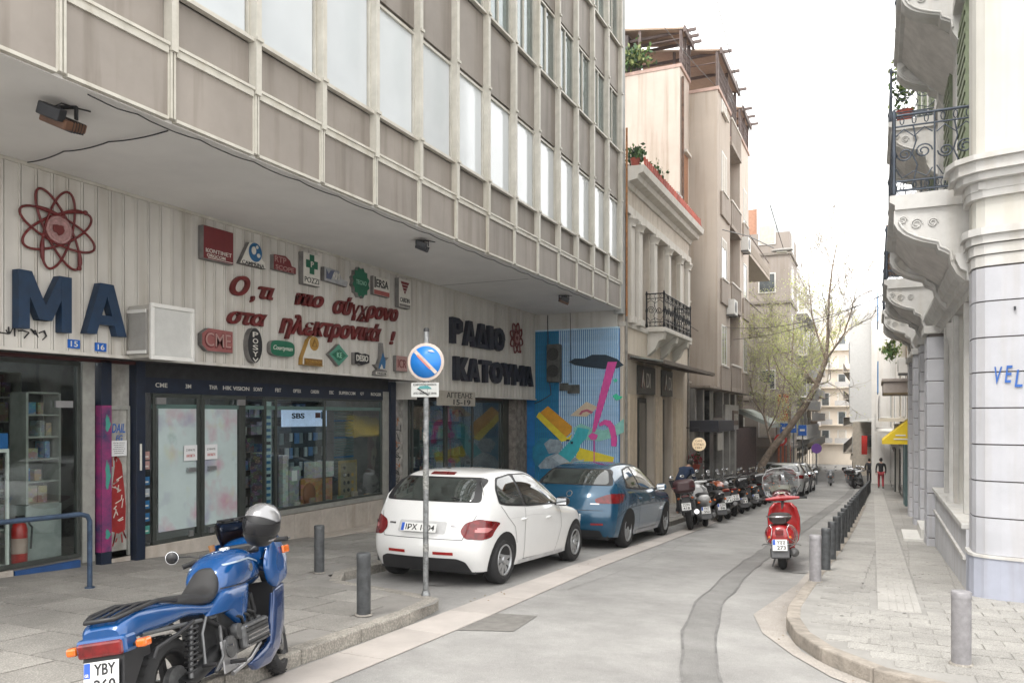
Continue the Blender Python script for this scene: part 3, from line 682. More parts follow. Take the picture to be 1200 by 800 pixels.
# ---- floodlights and the cable under the soffit
BRN = mat('floodlight_brown', (.16, .075, .04), .5, var=.2)
for (x0, y0, s, lbl, br) in ((-6.62, 4.82, 1.0, 'large floodlight with brown housing hanging at the near end of the soffit', BRN), (-6.5, 10.85, .8, 'grey floodlight hanging at the middle of the soffit', DARKM), (-6.5, 17.15, .95, 'dark floodlight hanging at the far end of the soffit', BRN)):
    r = thing('floodlight', lbl, 'floodlight', (x0, y0, 4.39), (0, 0, math.radians(28)), 'floodlights hanging under the soffit')
    mb = MB(); mb.box(-.13 * s, .13 * s, -.02 * s, .02 * s, -.02, 0); mb.box(-.13*s, -.11*s, -.02*s, .02*s, -.12*s, -.02); mb.box(.11*s, .13*s, -.02*s, .02*s, -.12*s, -.02); mb.build('bracket', DARKM, r, world=False)
    h = put(MB().obox((0, 0, 0), (.24*s, .34*s, .085*s)).mesh('housing', br), 'housing', r, (0, .02, -.14*s), (math.radians(14), math.radians(22), 0)); bev(h, .012)
    h2 = put(MB().obox((0, 0, 0), (.2*s, .12*s, .11*s)).mesh('ballast', DARKM), 'ballast', r, (0, -.19*s, -.12*s), (math.radians(14), math.radians(22), 0)); bev(h2, .01)
    mb = MB(); [mb.obox((0, .05 + .045*s*k - .1, -.005), (.245*s, .008, .1*s)) for k in range(5)]; put(mb.mesh('cooling_fins', DARKM), 'cooling_fins', r, (0, .02, -.14*s), (math.radians(14), math.radians(22), 0))
    MB().tube([(.02, -.22*s, -.1*s), (.05, -.12*s, -.02), (.1, 0, -.01), (.2, .1, -.008)], .007, 6).build('wire', BLACK, r, world=False)
random.seed(12)
def cable(name, lbl, pts, r=.008, m=BLACK, sub=8, sag=.02):
    P = []
    for a, b in zip(pts, pts[1:]):
        for j in range(sub):
            t = j / sub; s = -4 * t * (1 - t) * sag
            P.append((a[0] + (b[0]-a[0])*t + random.uniform(-.006, .006), a[1] + (b[1]-a[1])*t, a[2] + (b[2]-a[2])*t + s))
    P.append(pts[-1]); o = MB().tube(P, r, 6).build(name, m); return tag(o, lbl, 'cable')
cable('soffit_cable', 'thin cable looping across the soffit from fascia to facade edge', [(XF + .06, 5.7, 4.375), (-7.7, 5.62, 4.375), (-7.0, 5.6, 4.37), (-6.22, 5.63, 4.375)], .007)
cable('edge_cable', 'thin cable clipped along the lower edge of the panelled facade', [(-6.13, 4.7, 4.37)] + [(-6.13, 5.2 + k * .75, 4.37) for k in range(18)], .006, sub=5)
# ================================================================== shop front and what stands behind its glass
NAVYF = mat('navy_frame', (.005, .013, .034), .45, var=.2, scale=8)
DKFR = mat('dark_frame', (.06, .068, .062), .4, .3, var=.15)
ALUF = mat('shop_aluminium', (.40, .40, .37), .45, .4, var=.12)
MARB = mat('marble_sill', (.50, .45, .40), .55, var=.14, scale=3, streak=.2)
SHG = glass('shop_glass', (.88, .92, .91), .7, 1.55, wob=.05)
TEAL = mat('teal_band', (.10, .17, .155), .35, var=.15, scale=2)
shop = thing('electronics_shop', 'electronics shop front of dark glass and blue posts under the ribbed fascia', 'shop front', (XG, 10, gz(10) + .1))
DIM = mat('shop_interior', (.17, .165, .16), .85, var=.2, scale=2)
mb = MB()
mb.box(-13.2, -13.1, 2, 20.2, -1.2, 2.6); mb.box(-13.2, XG - .02, 1.9, 2.0, -1.2, 2.6); mb.box(-13.2, XG - .02, 20.05, 20.15, -1.4, 2.6); mb.build('interior_wall', DIM, shop)
mb = MB(); mb.box(-13.2, XF - .09, 2, 20.1, 2.6, 2.66); mb.build('interior_ceiling', mat('interior_ceiling', (.3, .3, .29), .8), shop)
mb = MB(); mb.box(-13.2, XG + .0, 2, 7.5, -.5, -.13); mb.box(-13.2, XG, 7.5, 14, -1, -.14); mb.box(-13.2, XG, 14, 20.1, -1.2, -.60); mb.build('interior_floor', mat('interior_floor', (.2, .19, .17), .5), shop)
for yy in (7.3, 14.0): MB().box(-13.1, XG - .1, yy - .04, yy + .04, -.6, 2.6).build('partition', DIM, shop)
# underside of the projecting fascia
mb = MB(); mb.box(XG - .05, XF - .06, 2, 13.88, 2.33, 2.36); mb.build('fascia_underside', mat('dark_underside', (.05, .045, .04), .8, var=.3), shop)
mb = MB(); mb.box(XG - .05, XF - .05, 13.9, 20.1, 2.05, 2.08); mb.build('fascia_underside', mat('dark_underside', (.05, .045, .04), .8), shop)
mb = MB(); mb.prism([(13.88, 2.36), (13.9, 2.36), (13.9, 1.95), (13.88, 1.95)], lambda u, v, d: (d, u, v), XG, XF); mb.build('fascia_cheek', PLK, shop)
# header with sponsor lettering
mb = MB(); mb.box(XG - .02, XG + .04, 7.62, 13.6, 1.93, 2.14); hd = mb.build('header_band', NAVYF, shop)
mb = MB(); mb.box(XG - .02, XG + .02, 7.62, 13.6, 2.14, 2.33); mb.build('header_panel', mat('dark_header', (.03, .03, .032), .5, var=.3), shop)
random.seed(21)
for k, (s, w) in enumerate([('CME', .2), ('3M', .1), ('ΤΗΛ', .16), ('HIK VISION', .55), ('SONY', .2), ('FBT', .14), ('OPTEX', .2), ('CARDIN', .22), ('DSC', .12), ('SUPERCOM', .5), ('QT', .12), ('ROGER', .35)]):
    text(s, T(XG + .041, 7.95 + k * .47, 2.04) @ FX, w, .06, OFFW, hd, .003, 0, .01)
def glazing(y0, y1, z0, z1, fr, label=None, nm='window', w=.05, gl=SHG, parent=None, x=XG, mid=()):
    mb = MB()
    for a, b, c, d in ((y0, y1, z0, z0 + w), (y0, y1, z1 - w, z1), (y0, y0 + w, z0 + w, z1 - w), (y1 - w, y1, z0 + w, z1 - w)): mb.box(x - .03, x + .03, a, b, c, d)
    for m_ in mid: mb.box(x - .025, x + .025, m_ - w / 2, m_ + w / 2, z0 + w, z1 - w)
    f = mb.build(nm, fr, parent or shop, label=label, bevel=.004)
    MB().box(x - .005, x + .003, y0 + w, y1 - w, z0 + w, z1 - w).build('pane', gl, f); return f
# near shop (left)
g1 = glazing(4.9, 6.74, -.12, 2.28, DKFR, 'dark framed window with the fire extinguisher behind it')
glazing(3.0, 4.86, -.12, 2.28, DKFR)
MB().box(XG - .03, XG + .035, 6.76, 6.93, -.2, 2.3).build('jamb', ALUF, shop)
MB().box(XG, XG + .05, 5.9, 6.72, -.33, -.15).build('threshold', mat('blue_threshold', (.015, .07, .22), .5, var=.15), shop)
MB().box(XG - .05, XG + .06, 3, 5.88, -.33, -.13).build('sill', MARB, shop, bevel=.01)
MB().box(XG + .02, XG + .05, 6.4, 6.62, 1.72, 1.8).build('door_hinge', ALU, shop)
MB().box(XG - .02, XG + .1, 2.2, 7.6, 2.29, 2.335).build('red_strip', mat('dark_maroon', (.07, .015, .015), .6), shop)
# painted post and graffiti panel
POST = mat('graffiti_pink', (.34, .025, .14), .5, c2=(.03, .03, .09), scale=4.5); GRT = mat('graffiti_teal', (.05, .28, .23), .5)
p1 = MB().box(XG - .02, XG + .10, 6.97, 7.12, -.30, 2.32).build('post', NAVYF, shop)
mb = MB(); mb.box(XG + .10, XG + .106, 6.975, 7.115, -.1, 1.75); mb.box(XG, XG + .10, 6.964, 6.97, -.1, 1.75); mb.build('pink_paint', POST, p1)
mb = MB()
for z, h in ((1.52, .2), (.86, .34), (.12, .12)): mb.prism([(u * (1 + .35 * math.sin(5 * i_ + z * 9)) * .8 + .01, v * (1 + .3 * math.cos(3 * i_))) for i_, (u, v) in enumerate(oval(.09, h, 14))], lambda u, v, d: (XG + .106 + d, 7.045 + u, z + v), 0, .003)
mb.build('teal_paint', GRT, p1)
pn = MB().box(XG - .03, XG + .0, 7.14, 7.46, -.22, 2.3).build('wall_panel', mat('grimy_white', (.42, .41, .38), .6, var=.2, scale=5, streak=.35), shop)
MB().box(XG, XG + .03, 7.14, 7.17, -.2, 1.75).build('panel_trim', ALUF, pn); MB().box(XG, XG + .03, 7.42, 7.455, -.2, 1.75).build('panel_trim', ALUF, pn); MB().box(XG, XG + .03, 7.17, 7.42, 1.7, 1.75).build('panel_trim', ALUF, pn)
REDG = mat('graffiti_red', (.32, .02, .02), .5, var=.15)
random.seed(14)
mb = MB()
ol = [(-.1, 0), (-.12, .3), (-.09, .6), (-.05, .86), (0, .95), (.05, .86), (.08, .6), (.11, .3), (.1, 0), (0, -.04)]
mb.prism(ol, lambda u, v, d: (XG + d, 7.3 + u, .13 + v), .001, .004); o = mb.build('red_figure', REDG, pn)
mb = MB()
for k in range(16):
    y0 = 7.3 + random.uniform(-.07, .06); z0 = random.uniform(.2, .9); mb.obox((XG + .006, y0, z0), (.003, .012, random.uniform(.05, .12)), Matrix.Rotation(random.uniform(-1.4, 1.4), 3, 'X'))
mb.build('pale_strokes', OFFW, pn)
mb = MB()
for k in range(12):
    y0 = 7.3 + random.uniform(-.11, .1); z0 = random.uniform(1.0, 1.2) if k < 6 else random.uniform(-.02, .1); mb.obox((XG + .004, y0, z0), (.003, .018, random.uniform(.05, .16)), Matrix.Rotation(random.uniform(-.6, .6), 3, 'X'))
mb.build('red_drips', REDG, pn)
text('DAIL', T(XG + .003, 7.3, 1.46) @ FX, .2, .12, mat('spray_blue', (.03, .12, .42), .6), pn, .003, .2, .015)
text('FG', T(XG + .003, 7.31, 1.33) @ FX, .1, .08, MATS['spray_blue'], pn, .003, .2, .01)
nt_ = tag(MB().box(XG + .03, XG + .034, 7.16, 7.40, 1.1, 1.3).build('paper_notice', mat('paper', (.68, .68, .69), .8, var=.03)), 'white paper notice taped on the graffiti covered panel', 'notice')
for k in range(6): text('ΑΝΑΚΟΙΝΩΣΗ ΠΡΟΣ'[:9 + k], T(XG + .0345, 7.28, 1.27 - k * .027) @ FX, .18 - .02 * (k % 3), .012, INK, nt_, .001)
MB().box(XG - .02, XG + .03, 7.14, 7.46, -.34, -.22).build('sill', MARB, shop)
MB().box(XG - .02, XG + .12, 7.48, 7.62, -.32, 2.33).build('post', NAVYF, shop, bevel=.004)
MB().box(XG + .12, XG + .125, 7.53, 7.56, .9, 1.25).build('scratch', OFFW, shop)
# sticker column
mb = MB().box(XG - .01, XG + .02, 7.63, 7.80, -.1, 1.93).build('sticker_pane', WIN, shop)
random.seed(31)
for k, z in enumerate((.08, .25, .42, .58, .74, .95, 1.08)):
    c = [GRT, BLU, BLU, mat('sticker_grey', (.35, .4, .45), .5), BLU, PNK, PNK][k]
    st = MB().box(XG + .02, XG + .023, 7.645, 7.77, z - .05, z + .06).build('sticker', c, mb); MB().box(XG + .023, XG + .025, 7.66, 7.75, z - .02, z + .0).build('print', OFFW, st)
# doors with posters
glazing(7.82, 8.66, -.14, 1.93, DKFR, 'left door leaf covered by a faded poster', 'door', .06)
glazing(8.68, 9.50, -.14, 1.93, DKFR, 'right door leaf covered by a faded poster', 'door', .06)
def poster_mat(name, seed):
    m = mat(name, (.47, .56, .56), .6, var=.08, scale=1.5); N = m.node_tree.nodes; L = m.node_tree.links; p = N['Principled BSDF']; src = p.inputs['Base Color'].links[0].from_socket
    tc = N.new('ShaderNodeTexCoord')
    for i, (c, lo, hi, sc, z) in enumerate((((.42, .24, .30), .52, .74, 2.4, 0), ((.26, .25, .36), .56, .78, 2.2, 7), ((.44, .46, .28), .6, .82, 2.6, 13), ((.2, .28, .28), .63, .85, 4, 3))):
        mp = N.new('ShaderNodeMapping'); mp.inputs['Location'].default_value = (seed, z + seed, z); mp.inputs['Scale'].default_value = (1, 1, .9)
        n = N.new('ShaderNodeTexNoise'); n.inputs['Scale'].default_value = sc; n.inputs['Detail'].default_value = 4
        r = N.new('ShaderNodeValToRGB'); r.color_ramp.elements[0].position = lo; r.color_ramp.elements[1].position = hi
        mx = N.new('ShaderNodeMixRGB'); mx.inputs[2].default_value = (*c, 1)
        L.new(tc.outputs['Object'], mp.inputs[0]); L.new(mp.outputs[0], n.inputs[0]); L.new(n.outputs[0], r.inputs[0]); L.new(r.outputs[0], mx.inputs[0]); L.new(src, mx.inputs[1]); src = mx.outputs[0]
    L.new(src, p.inputs['Base Color']); return m
for k, (a, b) in enumerate(((7.93, 8.60), (8.73, 9.41))):
    po = tag(MB().box(XG + .004, XG + .009, a, b, .02, 1.76).build('door_poster', poster_mat('poster_faded_%d' % k, k * 4.3)), ['pale poster with pink and yellow blots on the left door leaf', 'pale poster with red and purple blots on the right door leaf'][k], 'poster')
    cy = b - .13 if k == 0 else a + .13
    n_ = MB().box(XG + .031, XG + .034, cy - .12, cy + .12, .98, 1.2).build('door_notice', MATS['paper']); tag(n_, ['white notice with red line on the left door leaf', 'white notice with red line on the right door leaf'][k], 'notice')
    text('ΣΥΡΑΤΕ', T(XG + .0345, cy, 1.13) @ FX, .16, .03, INK, n_, .001, 0, .01); text('ΑΝΟΙΚΤΑ', T(XG + .0345, cy, 1.05) @ FX, .16, .04, mat('print_red', (.5, .06, .04), .6), n_, .001, 0, .02)
    MB().box(XG + .02, XG + .06, cy - .06, cy + .08, .82, .88).build('door_lock', ALU, shop)
    MB().box(XG + .02, XG + .05, cy - .04, cy + .04, -.1, -.02).build('floor_lock', ALU, shop)
for y0 in (7.88, 9.4): MB().box(XG + .03, XG + .055, y0 - .02, y0 + .14, 1.78, 1.87).build('door_hinge', ALU, shop)
MB().box(XG - .02, XG + .02, 9.5, 9.58, -.14, 1.93).build('door_post', DKFR, shop)
MB().box(XG - .7, XG - .05, 9.56, 9.6, -.1, 1.9).build('open_door_leaf', DKFR, shop)
MB().box(XG - .03, XG + .01, 7.62, 13.4, 1.72, 1.78).build('transom', TEAL, shop)
# the poster strip and the display window
st = tag(MB().box(XG - .04, XG - .03, 10.02, 10.22, -.05, 1.85).build('poster_strip', mat('strip_pale', (.42, .54, .54), .5, var=.1)), 'tall narrow price strip standing beside the open doorway', 'poster')
for k in range(15): MB().box(XG - .03, XG - .027, 10.04, 10.2, .1 + k * .105, .15 + k * .105).build('strip_line', BLU if k % 5 else NAVYF, st)
glazing(10.0, 13.36, .06, 1.93, DKFR, 'wide display window with goods behind the glass', 'window', .04, mid=(10.28, 11.55))
MB().box(XG - .03, XG + .05, 13.36, 13.56, -.45, 2.1).build('jamb', ALUF, shop); MB().box(XG - .03, XG + .10, 13.57, 13.74, -.75, 2.3).build('post', NAVYF, shop)
MB().box(XG - .04, XG + .06, 10.0, 13.5, -.02, .06).build('window_sill', ALUF, shop)
MB().box(XG - .1, XG + .05, 7.62, 9.98, -.42, -.14).build('sill', MARB, shop, bevel=.012)
for k in range(5): MB().box(XG - .1, XG + .045, 10.0 + k * .715, 10.705 + k * .715, -.62, -.03).build('sill_stone', MARB, shop, bevel=.006)
MB().box(XG + .05, XG + .40, 10.9, 14.1, -.62, -.47).build('step', MARB, shop, bevel=.012)
# white graffiti pillar, second entrance
pw = MB().box(XG - .04, XG + .02, 13.75, 14.12, -.8, 2.3).build('wall_panel', mat('grimy_panel', (.42, .4, .37), .6, var=.3, scale=6, streak=.3), shop)
random.seed(6)
for k in range(9):
    pts = [(XG + .024, 13.92 + random.uniform(-.12, .12), .3 + k * .15 + random.uniform(-.1, .1)) for j in range(5)]
    MB().tube(pts, .008, 4).build('scribble', [INK, INK, mat('spray_orange', (.5, .15, .03), .6)][k % 3], pw)
MB().box(XG - .03, XG + .02, 14.14, 14.32, -.8, 2.3).build('jamb', ALUF, shop)
glazing(14.35, 15.95, -.75, 2.0, DKFR, 'dark doorway of the second entrance', 'door', .05, mid=(14.52,))
glazing(15.98, 18.95, -.3, 2.0, DKFR, 'second display window with orange goods', 'window', .05, mid=(17.3,))
MB().box(XG - .05, XG + .05, 15.98, 19.0, -1.0, -.3).build('sill', MARB, shop)
MB().box(XG - .03, XG + .06, 18.97, 19.3, -1.0, 2.08).build('jamb', DKFR, shop)
MB().box(XG - .03, XG + .25, 19.32, 20.08, -1.0, 2.08).build('pier', mat('worn_render', (.3, .27, .24), .8, var=.3, scale=6, streak=.4), shop)
MB().box(XG - .03, XG + .04, 14.35, 18.95, 2.0, 2.08).build('lintel', mat('rust_lintel', (.12, .08, .06), .7, var=.3), shop)
# address plate in front of the second entrance
ap = tag(MB().box(XF - .12, XF - .09, 14.62, 16.35, 1.84, 2.16).build('address_plate', mat('plate_cream', (.42, .39, .33), .5, var=.1)), 'cream plate with street name and numbers over the second doorway', 'sign')
ap.location.x += .16
text('ΑΓΓΕΛΗΣ', T(XF + .074, 15.6, 2.07) @ FX, 1.2, .12, INK, ap, .004, 0, .005); text('15-19', T(XF + .074, 15.7, 1.92) @ FX, .8, .12, INK, ap, .004, 0, .01)
# ---- goods inside
BXC = [mat('carton_brown', (.30, .19, .10), .8, var=.1), mat('carton_tan', (.42, .30, .18), .8, var=.1), mat('carton_blue', (.03, .16, .40), .6), mat('carton_grey', (.3, .31, .32), .7), mat('carton_orange', (.55, .2, .03), .6), mat('carton_white', (.6, .6, .58), .7), mat('carton_green', (.05, .25, .15), .7), mat('carton_black', (.03, .03, .035), .4)]
def printed(m, sc=9):
    N = m.node_tree.nodes; L = m.node_tree.links; p = N['Principled BSDF']; src = p.inputs['Base Color'].links[0].from_socket
    g = N.new('ShaderNodeNewGeometry'); mp = N.new('ShaderNodeMapping'); mp.inputs['Scale'].default_value = (1, 1, 1.7); v = N.new('ShaderNodeTexVoronoi'); v.distance = 'CHEBYCHEV'; v.inputs['Scale'].default_value = sc; L.new(g.outputs['Position'], mp.inputs[0]); L.new(mp.outputs[0], v.inputs['Vector'])
    h = N.new('ShaderNodeHueSaturation'); h.inputs['Saturation'].default_value = .55; h.inputs['Value'].default_value = .45; L.new(v.outputs['Color'], h.inputs['Color'])
    n = N.new('ShaderNodeTexVoronoi'); n.inputs['Scale'].default_value = sc * 3; L.new(mp.outputs[0], n.inputs['Vector']); r = N.new('ShaderNodeValToRGB'); r.color_ramp.elements[0].position = .25; r.color_ramp.elements[1].position = .3; r.color_ramp.elements[0].color = (.9, .9, .9, 1); r.color_ramp.elements[1].color = (.35, .35, .35, 1); L.new(n.outputs['Distance'], r.inputs[0])
    mx = N.new('ShaderNodeMixRGB'); L.new(r.outputs[0], mx.inputs[0]); L.new(src, mx.inputs[1]); L.new(h.outputs[0], mx.inputs[2]); L.new(mx.outputs[0], p.inputs['Base Color'])
for m_ in BXC: printed(m_)
def shelf_unit(label, x, y0, y1, z0, z1, n, depth=.3, m=ALUF, fill=True, seed=0, back=True, colors=None, wscale=1.):
    rd = random.Random(seed); r = thing('shelf_unit', label, 'shelf', (x, (y0 + y1) / 2, z0)); 
    if back: MB().box(x - depth, x - depth + .015, y0, y1, z0, z1).build('back_panel', DIM, r)
    for yy in (y0, y1): MB().box(x - depth, x, yy - .015, yy + .015, z0, z1).build('side_panel', m, r)
    for k in range(n + 1):
        zz = z0 + (z1 - z0) * k / n; MB().box(x - depth + .016, x, y0 + .016, y1 - .016, zz - .01, zz + .01).build('shelf', m, r)
    if fill:
        i = 0; cn = 0
        for k in range(n):
            cn = 0; zz = z0 + (z1 - z0) * k / n + .011; yy = y0 + .03; hh = (z1 - z0) / n - .04
            while yy < y1 - .12:
                w = rd.uniform(.10, .26) * wscale; h = hh * rd.uniform(.45, .95)
                if yy + w > y1 - .02: break
                if rd.random() < .85:
                    ci = rd.choice(colors or range(8))
                    o = MB().box(x - depth + .04, x - .03 - rd.uniform(0, .05), yy, yy + w - .01, zz, zz + h).build('carton', BXC[ci])
                    wd = ['brown', 'tan', 'blue', 'grey', 'orange', 'white', 'green', 'black'][ci]
                    cn += 1; tag(o, '%s carton, %s along the %s board, %s' % (wd, ORD[cn - 1], ORD[k], label), 'box', 'cartons on %s' % label)
                yy += w + rd.uniform(.0, .05); i += 1
    return r
shelf_unit('tall back shelf of the near shop', -10.6, 5.0, 7.1, -.12, 2.2, 7, .35, m=ALUF, seed=1, colors=[0, 1, 1, 0, 3, 7, 5], wscale=.9)
shelf_unit('metal shelf in the near window', -9.25, 6.28, 6.7, .55, 1.9, 5, .3, m=ALUF, seed=2, colors=[1, 0, 1, 3, 2], wscale=.55)
tag(MB().box(-9.55, -9.25, 6.26, 6.72, -.12, .54).build('counter_block', MATS['printer_pale'] if 'printer_pale' in MATS else mat('counter_grey', (.36, .38, .37), .6)), 'white counter under the metal shelf inside the near window', 'counter')
r = thing('glass_cabinet', 'glass cabinet with white frame standing inside the near window', 'cabinet', (-9.4, 5.5, -.12))
mb = MB()
for (a, b, c, d, e, f_) in ((-9.5, -9.47, 5.0, 5.03, -.12, 1.2), (-9.11, -9.08, 5.0, 5.03, -.12, 1.2), (-9.5, -9.47, 5.92, 5.95, -.12, 1.2), (-9.11, -9.08, 5.92, 5.95, -.12, 1.2), (-9.5, -9.08, 5.0, 5.95, 1.2, 1.24), (-9.5, -9.08, 5.0, 5.95, -.13, -.1)): mb.box(a, b, c, d, e, f_)
mb.build('frame', WHITE, r)
for z in (.3, .75): MB().box(-9.46, -9.12, 5.04, 5.91, z, z + .015).build('shelf', ALUF, r)
rd = random.Random(9)
for k in range(9): 
    y0 = 5.08 + (k % 5) * .17; z0 = (.315, .765)[k // 5]
    tag(MB().box(-9.4, -9.2, y0, y0 + .12, z0, z0 + rd.uniform(.06, .2)).build('device', BXC[[3, 7, 5][k % 3]]), 'small device, %s on the %s shelf of the glass cabinet' % (ORD[k % 5], ORD[k // 5]), 'device', 'devices in the glass cabinet')
bb = tag(MB().box(-9.45, -9.1, 5.3, 5.95, 1.242, 1.42).build('blue_device', mat('blue_device', (.02, .14, .42), .4)), 'blue electronic device on top of the glass cabinet', 'device'); MB().box(-9.098, -9.09, 5.55, 5.8, 1.28, 1.38).build('screen', INK, bb)
tag(MB().box(-9.5, -9.2, 5.15, 5.6, .77, .9).build('printer', mat('printer_pale', (.5, .54, .5), .5)), 'pale box standing on the upper shelf of the glass cabinet', 'device')
fe = thing('fire_extinguisher', 'red fire extinguisher on the floor behind the near window', 'fire extinguisher', (-9.2, 6.15, -.12))
FR_ = mat('extinguisher_red', (.5, .02, .015), .3, var=.08, coat=.6)
MB().lathe([(.075, 0), (.085, .02), (.085, .40), (.07, .46), (.03, .49), (.025, .52)], (-9.2, 6.15, -.12), 'z', 20).build('tank', FR_, fe); MB().box(-9.23, -9.17, 6.12, 6.2, .4, .44).build('valve', BLACK, fe); MB().tube([(-9.17, 6.2, .41), (-9.1, 6.24, .3), (-9.1, 6.22, .05)], .012).build('hose', BLACK, fe); MB().lathe([(.087, .12), (.087, .3)], (-9.2, 6.15, -.12), 'z', 20, caps=False).build('paper_label', mat('label_faded', (.5, .35, .3), .6), fe)
# display window goods
dr = shelf_unit('dark rack behind the display window', -10.2, 10.5, 13.2, .0, 1.9, 6, .25, m=DKFR, seed=5, colors=[3, 7, 7, 3, 5, 2], wscale=.8)
pnl = tag(MB().box(-9.75, -9.7, 11.35, 12.6, 1.42, 1.78).build('lit_sign', mat('lit_sign_white', (.6, .7, .9), .4, emit=(.55, .7, 1.), estr=.22)), 'softly lit white sign over the hanging goods in the display window', 'sign')
text('SBS', T(-9.695, 11.75, 1.62) @ FX, .36, .1, INK, pnl, .004, 0, .03)
MB().box(-9.697, -9.692, 12.25, 12.4, 1.58, 1.68).build('logo_mark', REDP, pnl); MB().box(-9.697, -9.692, 12.42, 12.46, 1.56, 1.7).build('logo_mark', BLU, pnl)
rd = random.Random(44); rk = thing('hanging_display', 'rack of small blister packs hanging below the lit sign', 'display rack', (-9.8, 12, 0.2))
MB().box(-9.86, -9.82, 11.3, 12.75, .25, 1.42).build('peg_board', mat('peg_board', (.06, .08, .1), .6), rk)
for i in range(4):
    for j in range(10):
        if rd.random() < .9: MB().box(-9.80, -9.77, 11.36 + j * .135, 11.36 + j * .135 + rd.uniform(.06, .11), 1.28 - i * .27 - rd.uniform(.12, .2), 1.30 - i * .27).build('blister_pack', mat(['pack_slate', 'pack_blue', 'pack_pale', 'pack_dark'][(i * 3 + j * 7) % 4], [(.22, .28, .32), (.12, .25, .5), (.5, .56, .62), (.05, .06, .08)][(i * 3 + j * 7) % 4], .3), rk)
MB().box(-9.84, -9.0, 9.95, 13.35, -.03, .03).build('display_floor', mat('display_floor', (.3, .3, .28), .6), shop)
def item(nm, lb, cat, mb, m, bv=.004): return tag(mb.build(nm, m, bevel=bv), lb, cat)
fr = item('framed_board', 'framed board with metal discs at the front of the display window', 'board', MB().box(-9.12, -9.09, 12.18, 12.74, .05, .78), mat('gold_frame', (.35, .26, .12), .4, .3))
MB().box(-9.09, -9.084, 12.23, 12.69, .1, .73).build('board_face', mat('board_grey', (.25, .22, .16), .6), fr)
for k in range(10): MB().lathe([(.035, 0), (.035, .01)], (-9.083, 12.32 + (k % 3) * .13, .22 + (k // 3) * .14), 'x', 12).build('disc', [CHROME, INK, GLD][k % 3], fr)
item('amplifier_box', 'white box with a picture standing on stacked goods', 'box', MB().box(-9.4, -9.15, 11.55, 12.1, .5, .78), BXC[5]); 
item('speaker_carton', 'orange carton in the middle of the display window', 'box', MB().box(-9.35, -9.1, 11.05, 11.65, .04, .5), BXC[4]); item('speaker_carton', 'wide orange carton beside the tall frame board', 'box', MB().box(-9.42, -9.2, 11.68, 12.12, .04, .48), BXC[4])
sp = item('round_speaker', 'round brown speaker in front of the orange carton', 'speaker', MB().ell((-9.08, 11.3, .24), (.06, .17, .2), 16), mat('speaker_brown', (.25, .1, .05), .5), 0)
pc = item('tower_cabinet', 'tall black cabinet at the left of the display window', 'cabinet', MB().box(-9.5, -9.15, 10.3, 10.6, .04, 1.0), BXC[7]); MB().box(-9.149, -9.143, 10.33, 10.57, .1, .95).build('front', mat('tower_front', (.05, .05, .06), .2), pc)
item('white_tower', 'narrow white appliance beside the tall black cabinet', 'appliance', MB().box(-9.3, -9.1, 10.64, 10.78, .04, .95), BXC[5])
pb = item('leaflet_board', 'grey leaflet board with a white sheet in the display window', 'board', MB().box(-9.12, -9.1, 10.8, 11.1, .04, .75), BXC[3]); MB().box(-9.099, -9.096, 10.86, 11.0, .5, .68).build('sheet', MATS['paper'], pb)
for k in range(7):
    o = item('small_box', 'small box, %s from the left at the foot of the display window' % ORD[k], 'box', MB().box(-9.06, -9.0, 10.4 + k * .42, 10.55 + k * .42, .04, .1 + .04 * (k % 3)), BXC[(k * 3 + 2) % 8]); o['group'] = 'small boxes at the foot of the display window'
for k in range(3): MB().lathe([(.05, 0), (.06, .03), (.05, .07)], (-9.06, 11.2 + k * .25, .55), 'y', 12)
# slatted rolling shutter panel at the right of the display window and the grey stuff in window 2
sl = thing('slatted_panel', 'dark slatted panel at the right end of the display window', 'panel', (-9.6, 13, .1))
for k in range(26): MB().box(-9.62, -9.6, 12.72, 13.34, .35 + k * .055, .385 + k * .055).build('slat', [mat('slat_teal', (.12, .18, .19), .4), BLU][1 if k in (8, 15, 21) else 0], sl)
shelf_unit('shelf inside the second doorway', -9.6, 14.6, 15.9, -.5, 1.8, 5, .3, m=DKFR, seed=7, colors=[3, 7, 0, 5, 7, 2])
shelf_unit('rack behind the second display window', -10.0, 16.1, 18.9, -.3, 1.9, 5, .3, m=DKFR, seed=8, colors=[4, 3, 7, 5, 6, 2, 7])
# fluorescent tubes under the shop ceilings
TUBE = mat('fluorescent_tube', (.8, .8, .8), .5, emit=(.9, .96, 1.), estr=24.)
for i, (x, a, b) in enumerate(((-10.2, 8.0, 9.4), (-10.1, 10.6, 11.9), (-10.1, 12.1, 13.3), (-10.4, 14.8, 16.0), (-10.4, 16.6, 18.4), (-11.8, 10, 12), (-11.6, 5.2, 6.8))):
    z = 2.45; t_ = tag(MB().box(x - .06, x + .06, a, b, z + .03, z + .08).build('ceiling_light', WHITE), 'fluorescent ceiling light, %s from the blue posts, behind the shop glass' % ORD[i], 'ceiling light', 'fluorescent lights inside the shops')
    MB().tube([(x, a + .03, z), (x, b - .03, z)], .016, 8).build('tube', TUBE, t_)
# blue tube railing in front of the near window
rl = thing('tube_railing', 'blue painted tube railing on the pavement before the near window', 'railing', (-7.5, 5, gz(5) + .12))
RB = mat('railing_blue', (.06, .10, .17), .45, .3, var=.25, scale=14)
MB().tube([(-7.5, 2.6, .66), (-7.5, 5.66, .60), (-7.5, 5.74, .575), (-7.5, 5.77, .52), (-7.5, 5.77, gz(5.77) + .12)], .026, 12).build('top_rail', RB, rl)
MB().tube([(-7.5, 3.2, .65), (-7.5, 3.2, gz(3.2) + .12)], .024, 12).build('post', RB, rl)
MB().lathe([(.05, 0), (.05, .012)], (-7.5, 5.77, gz(5.77) + .12), 'z', 16).build('foot_plate', RB, rl)
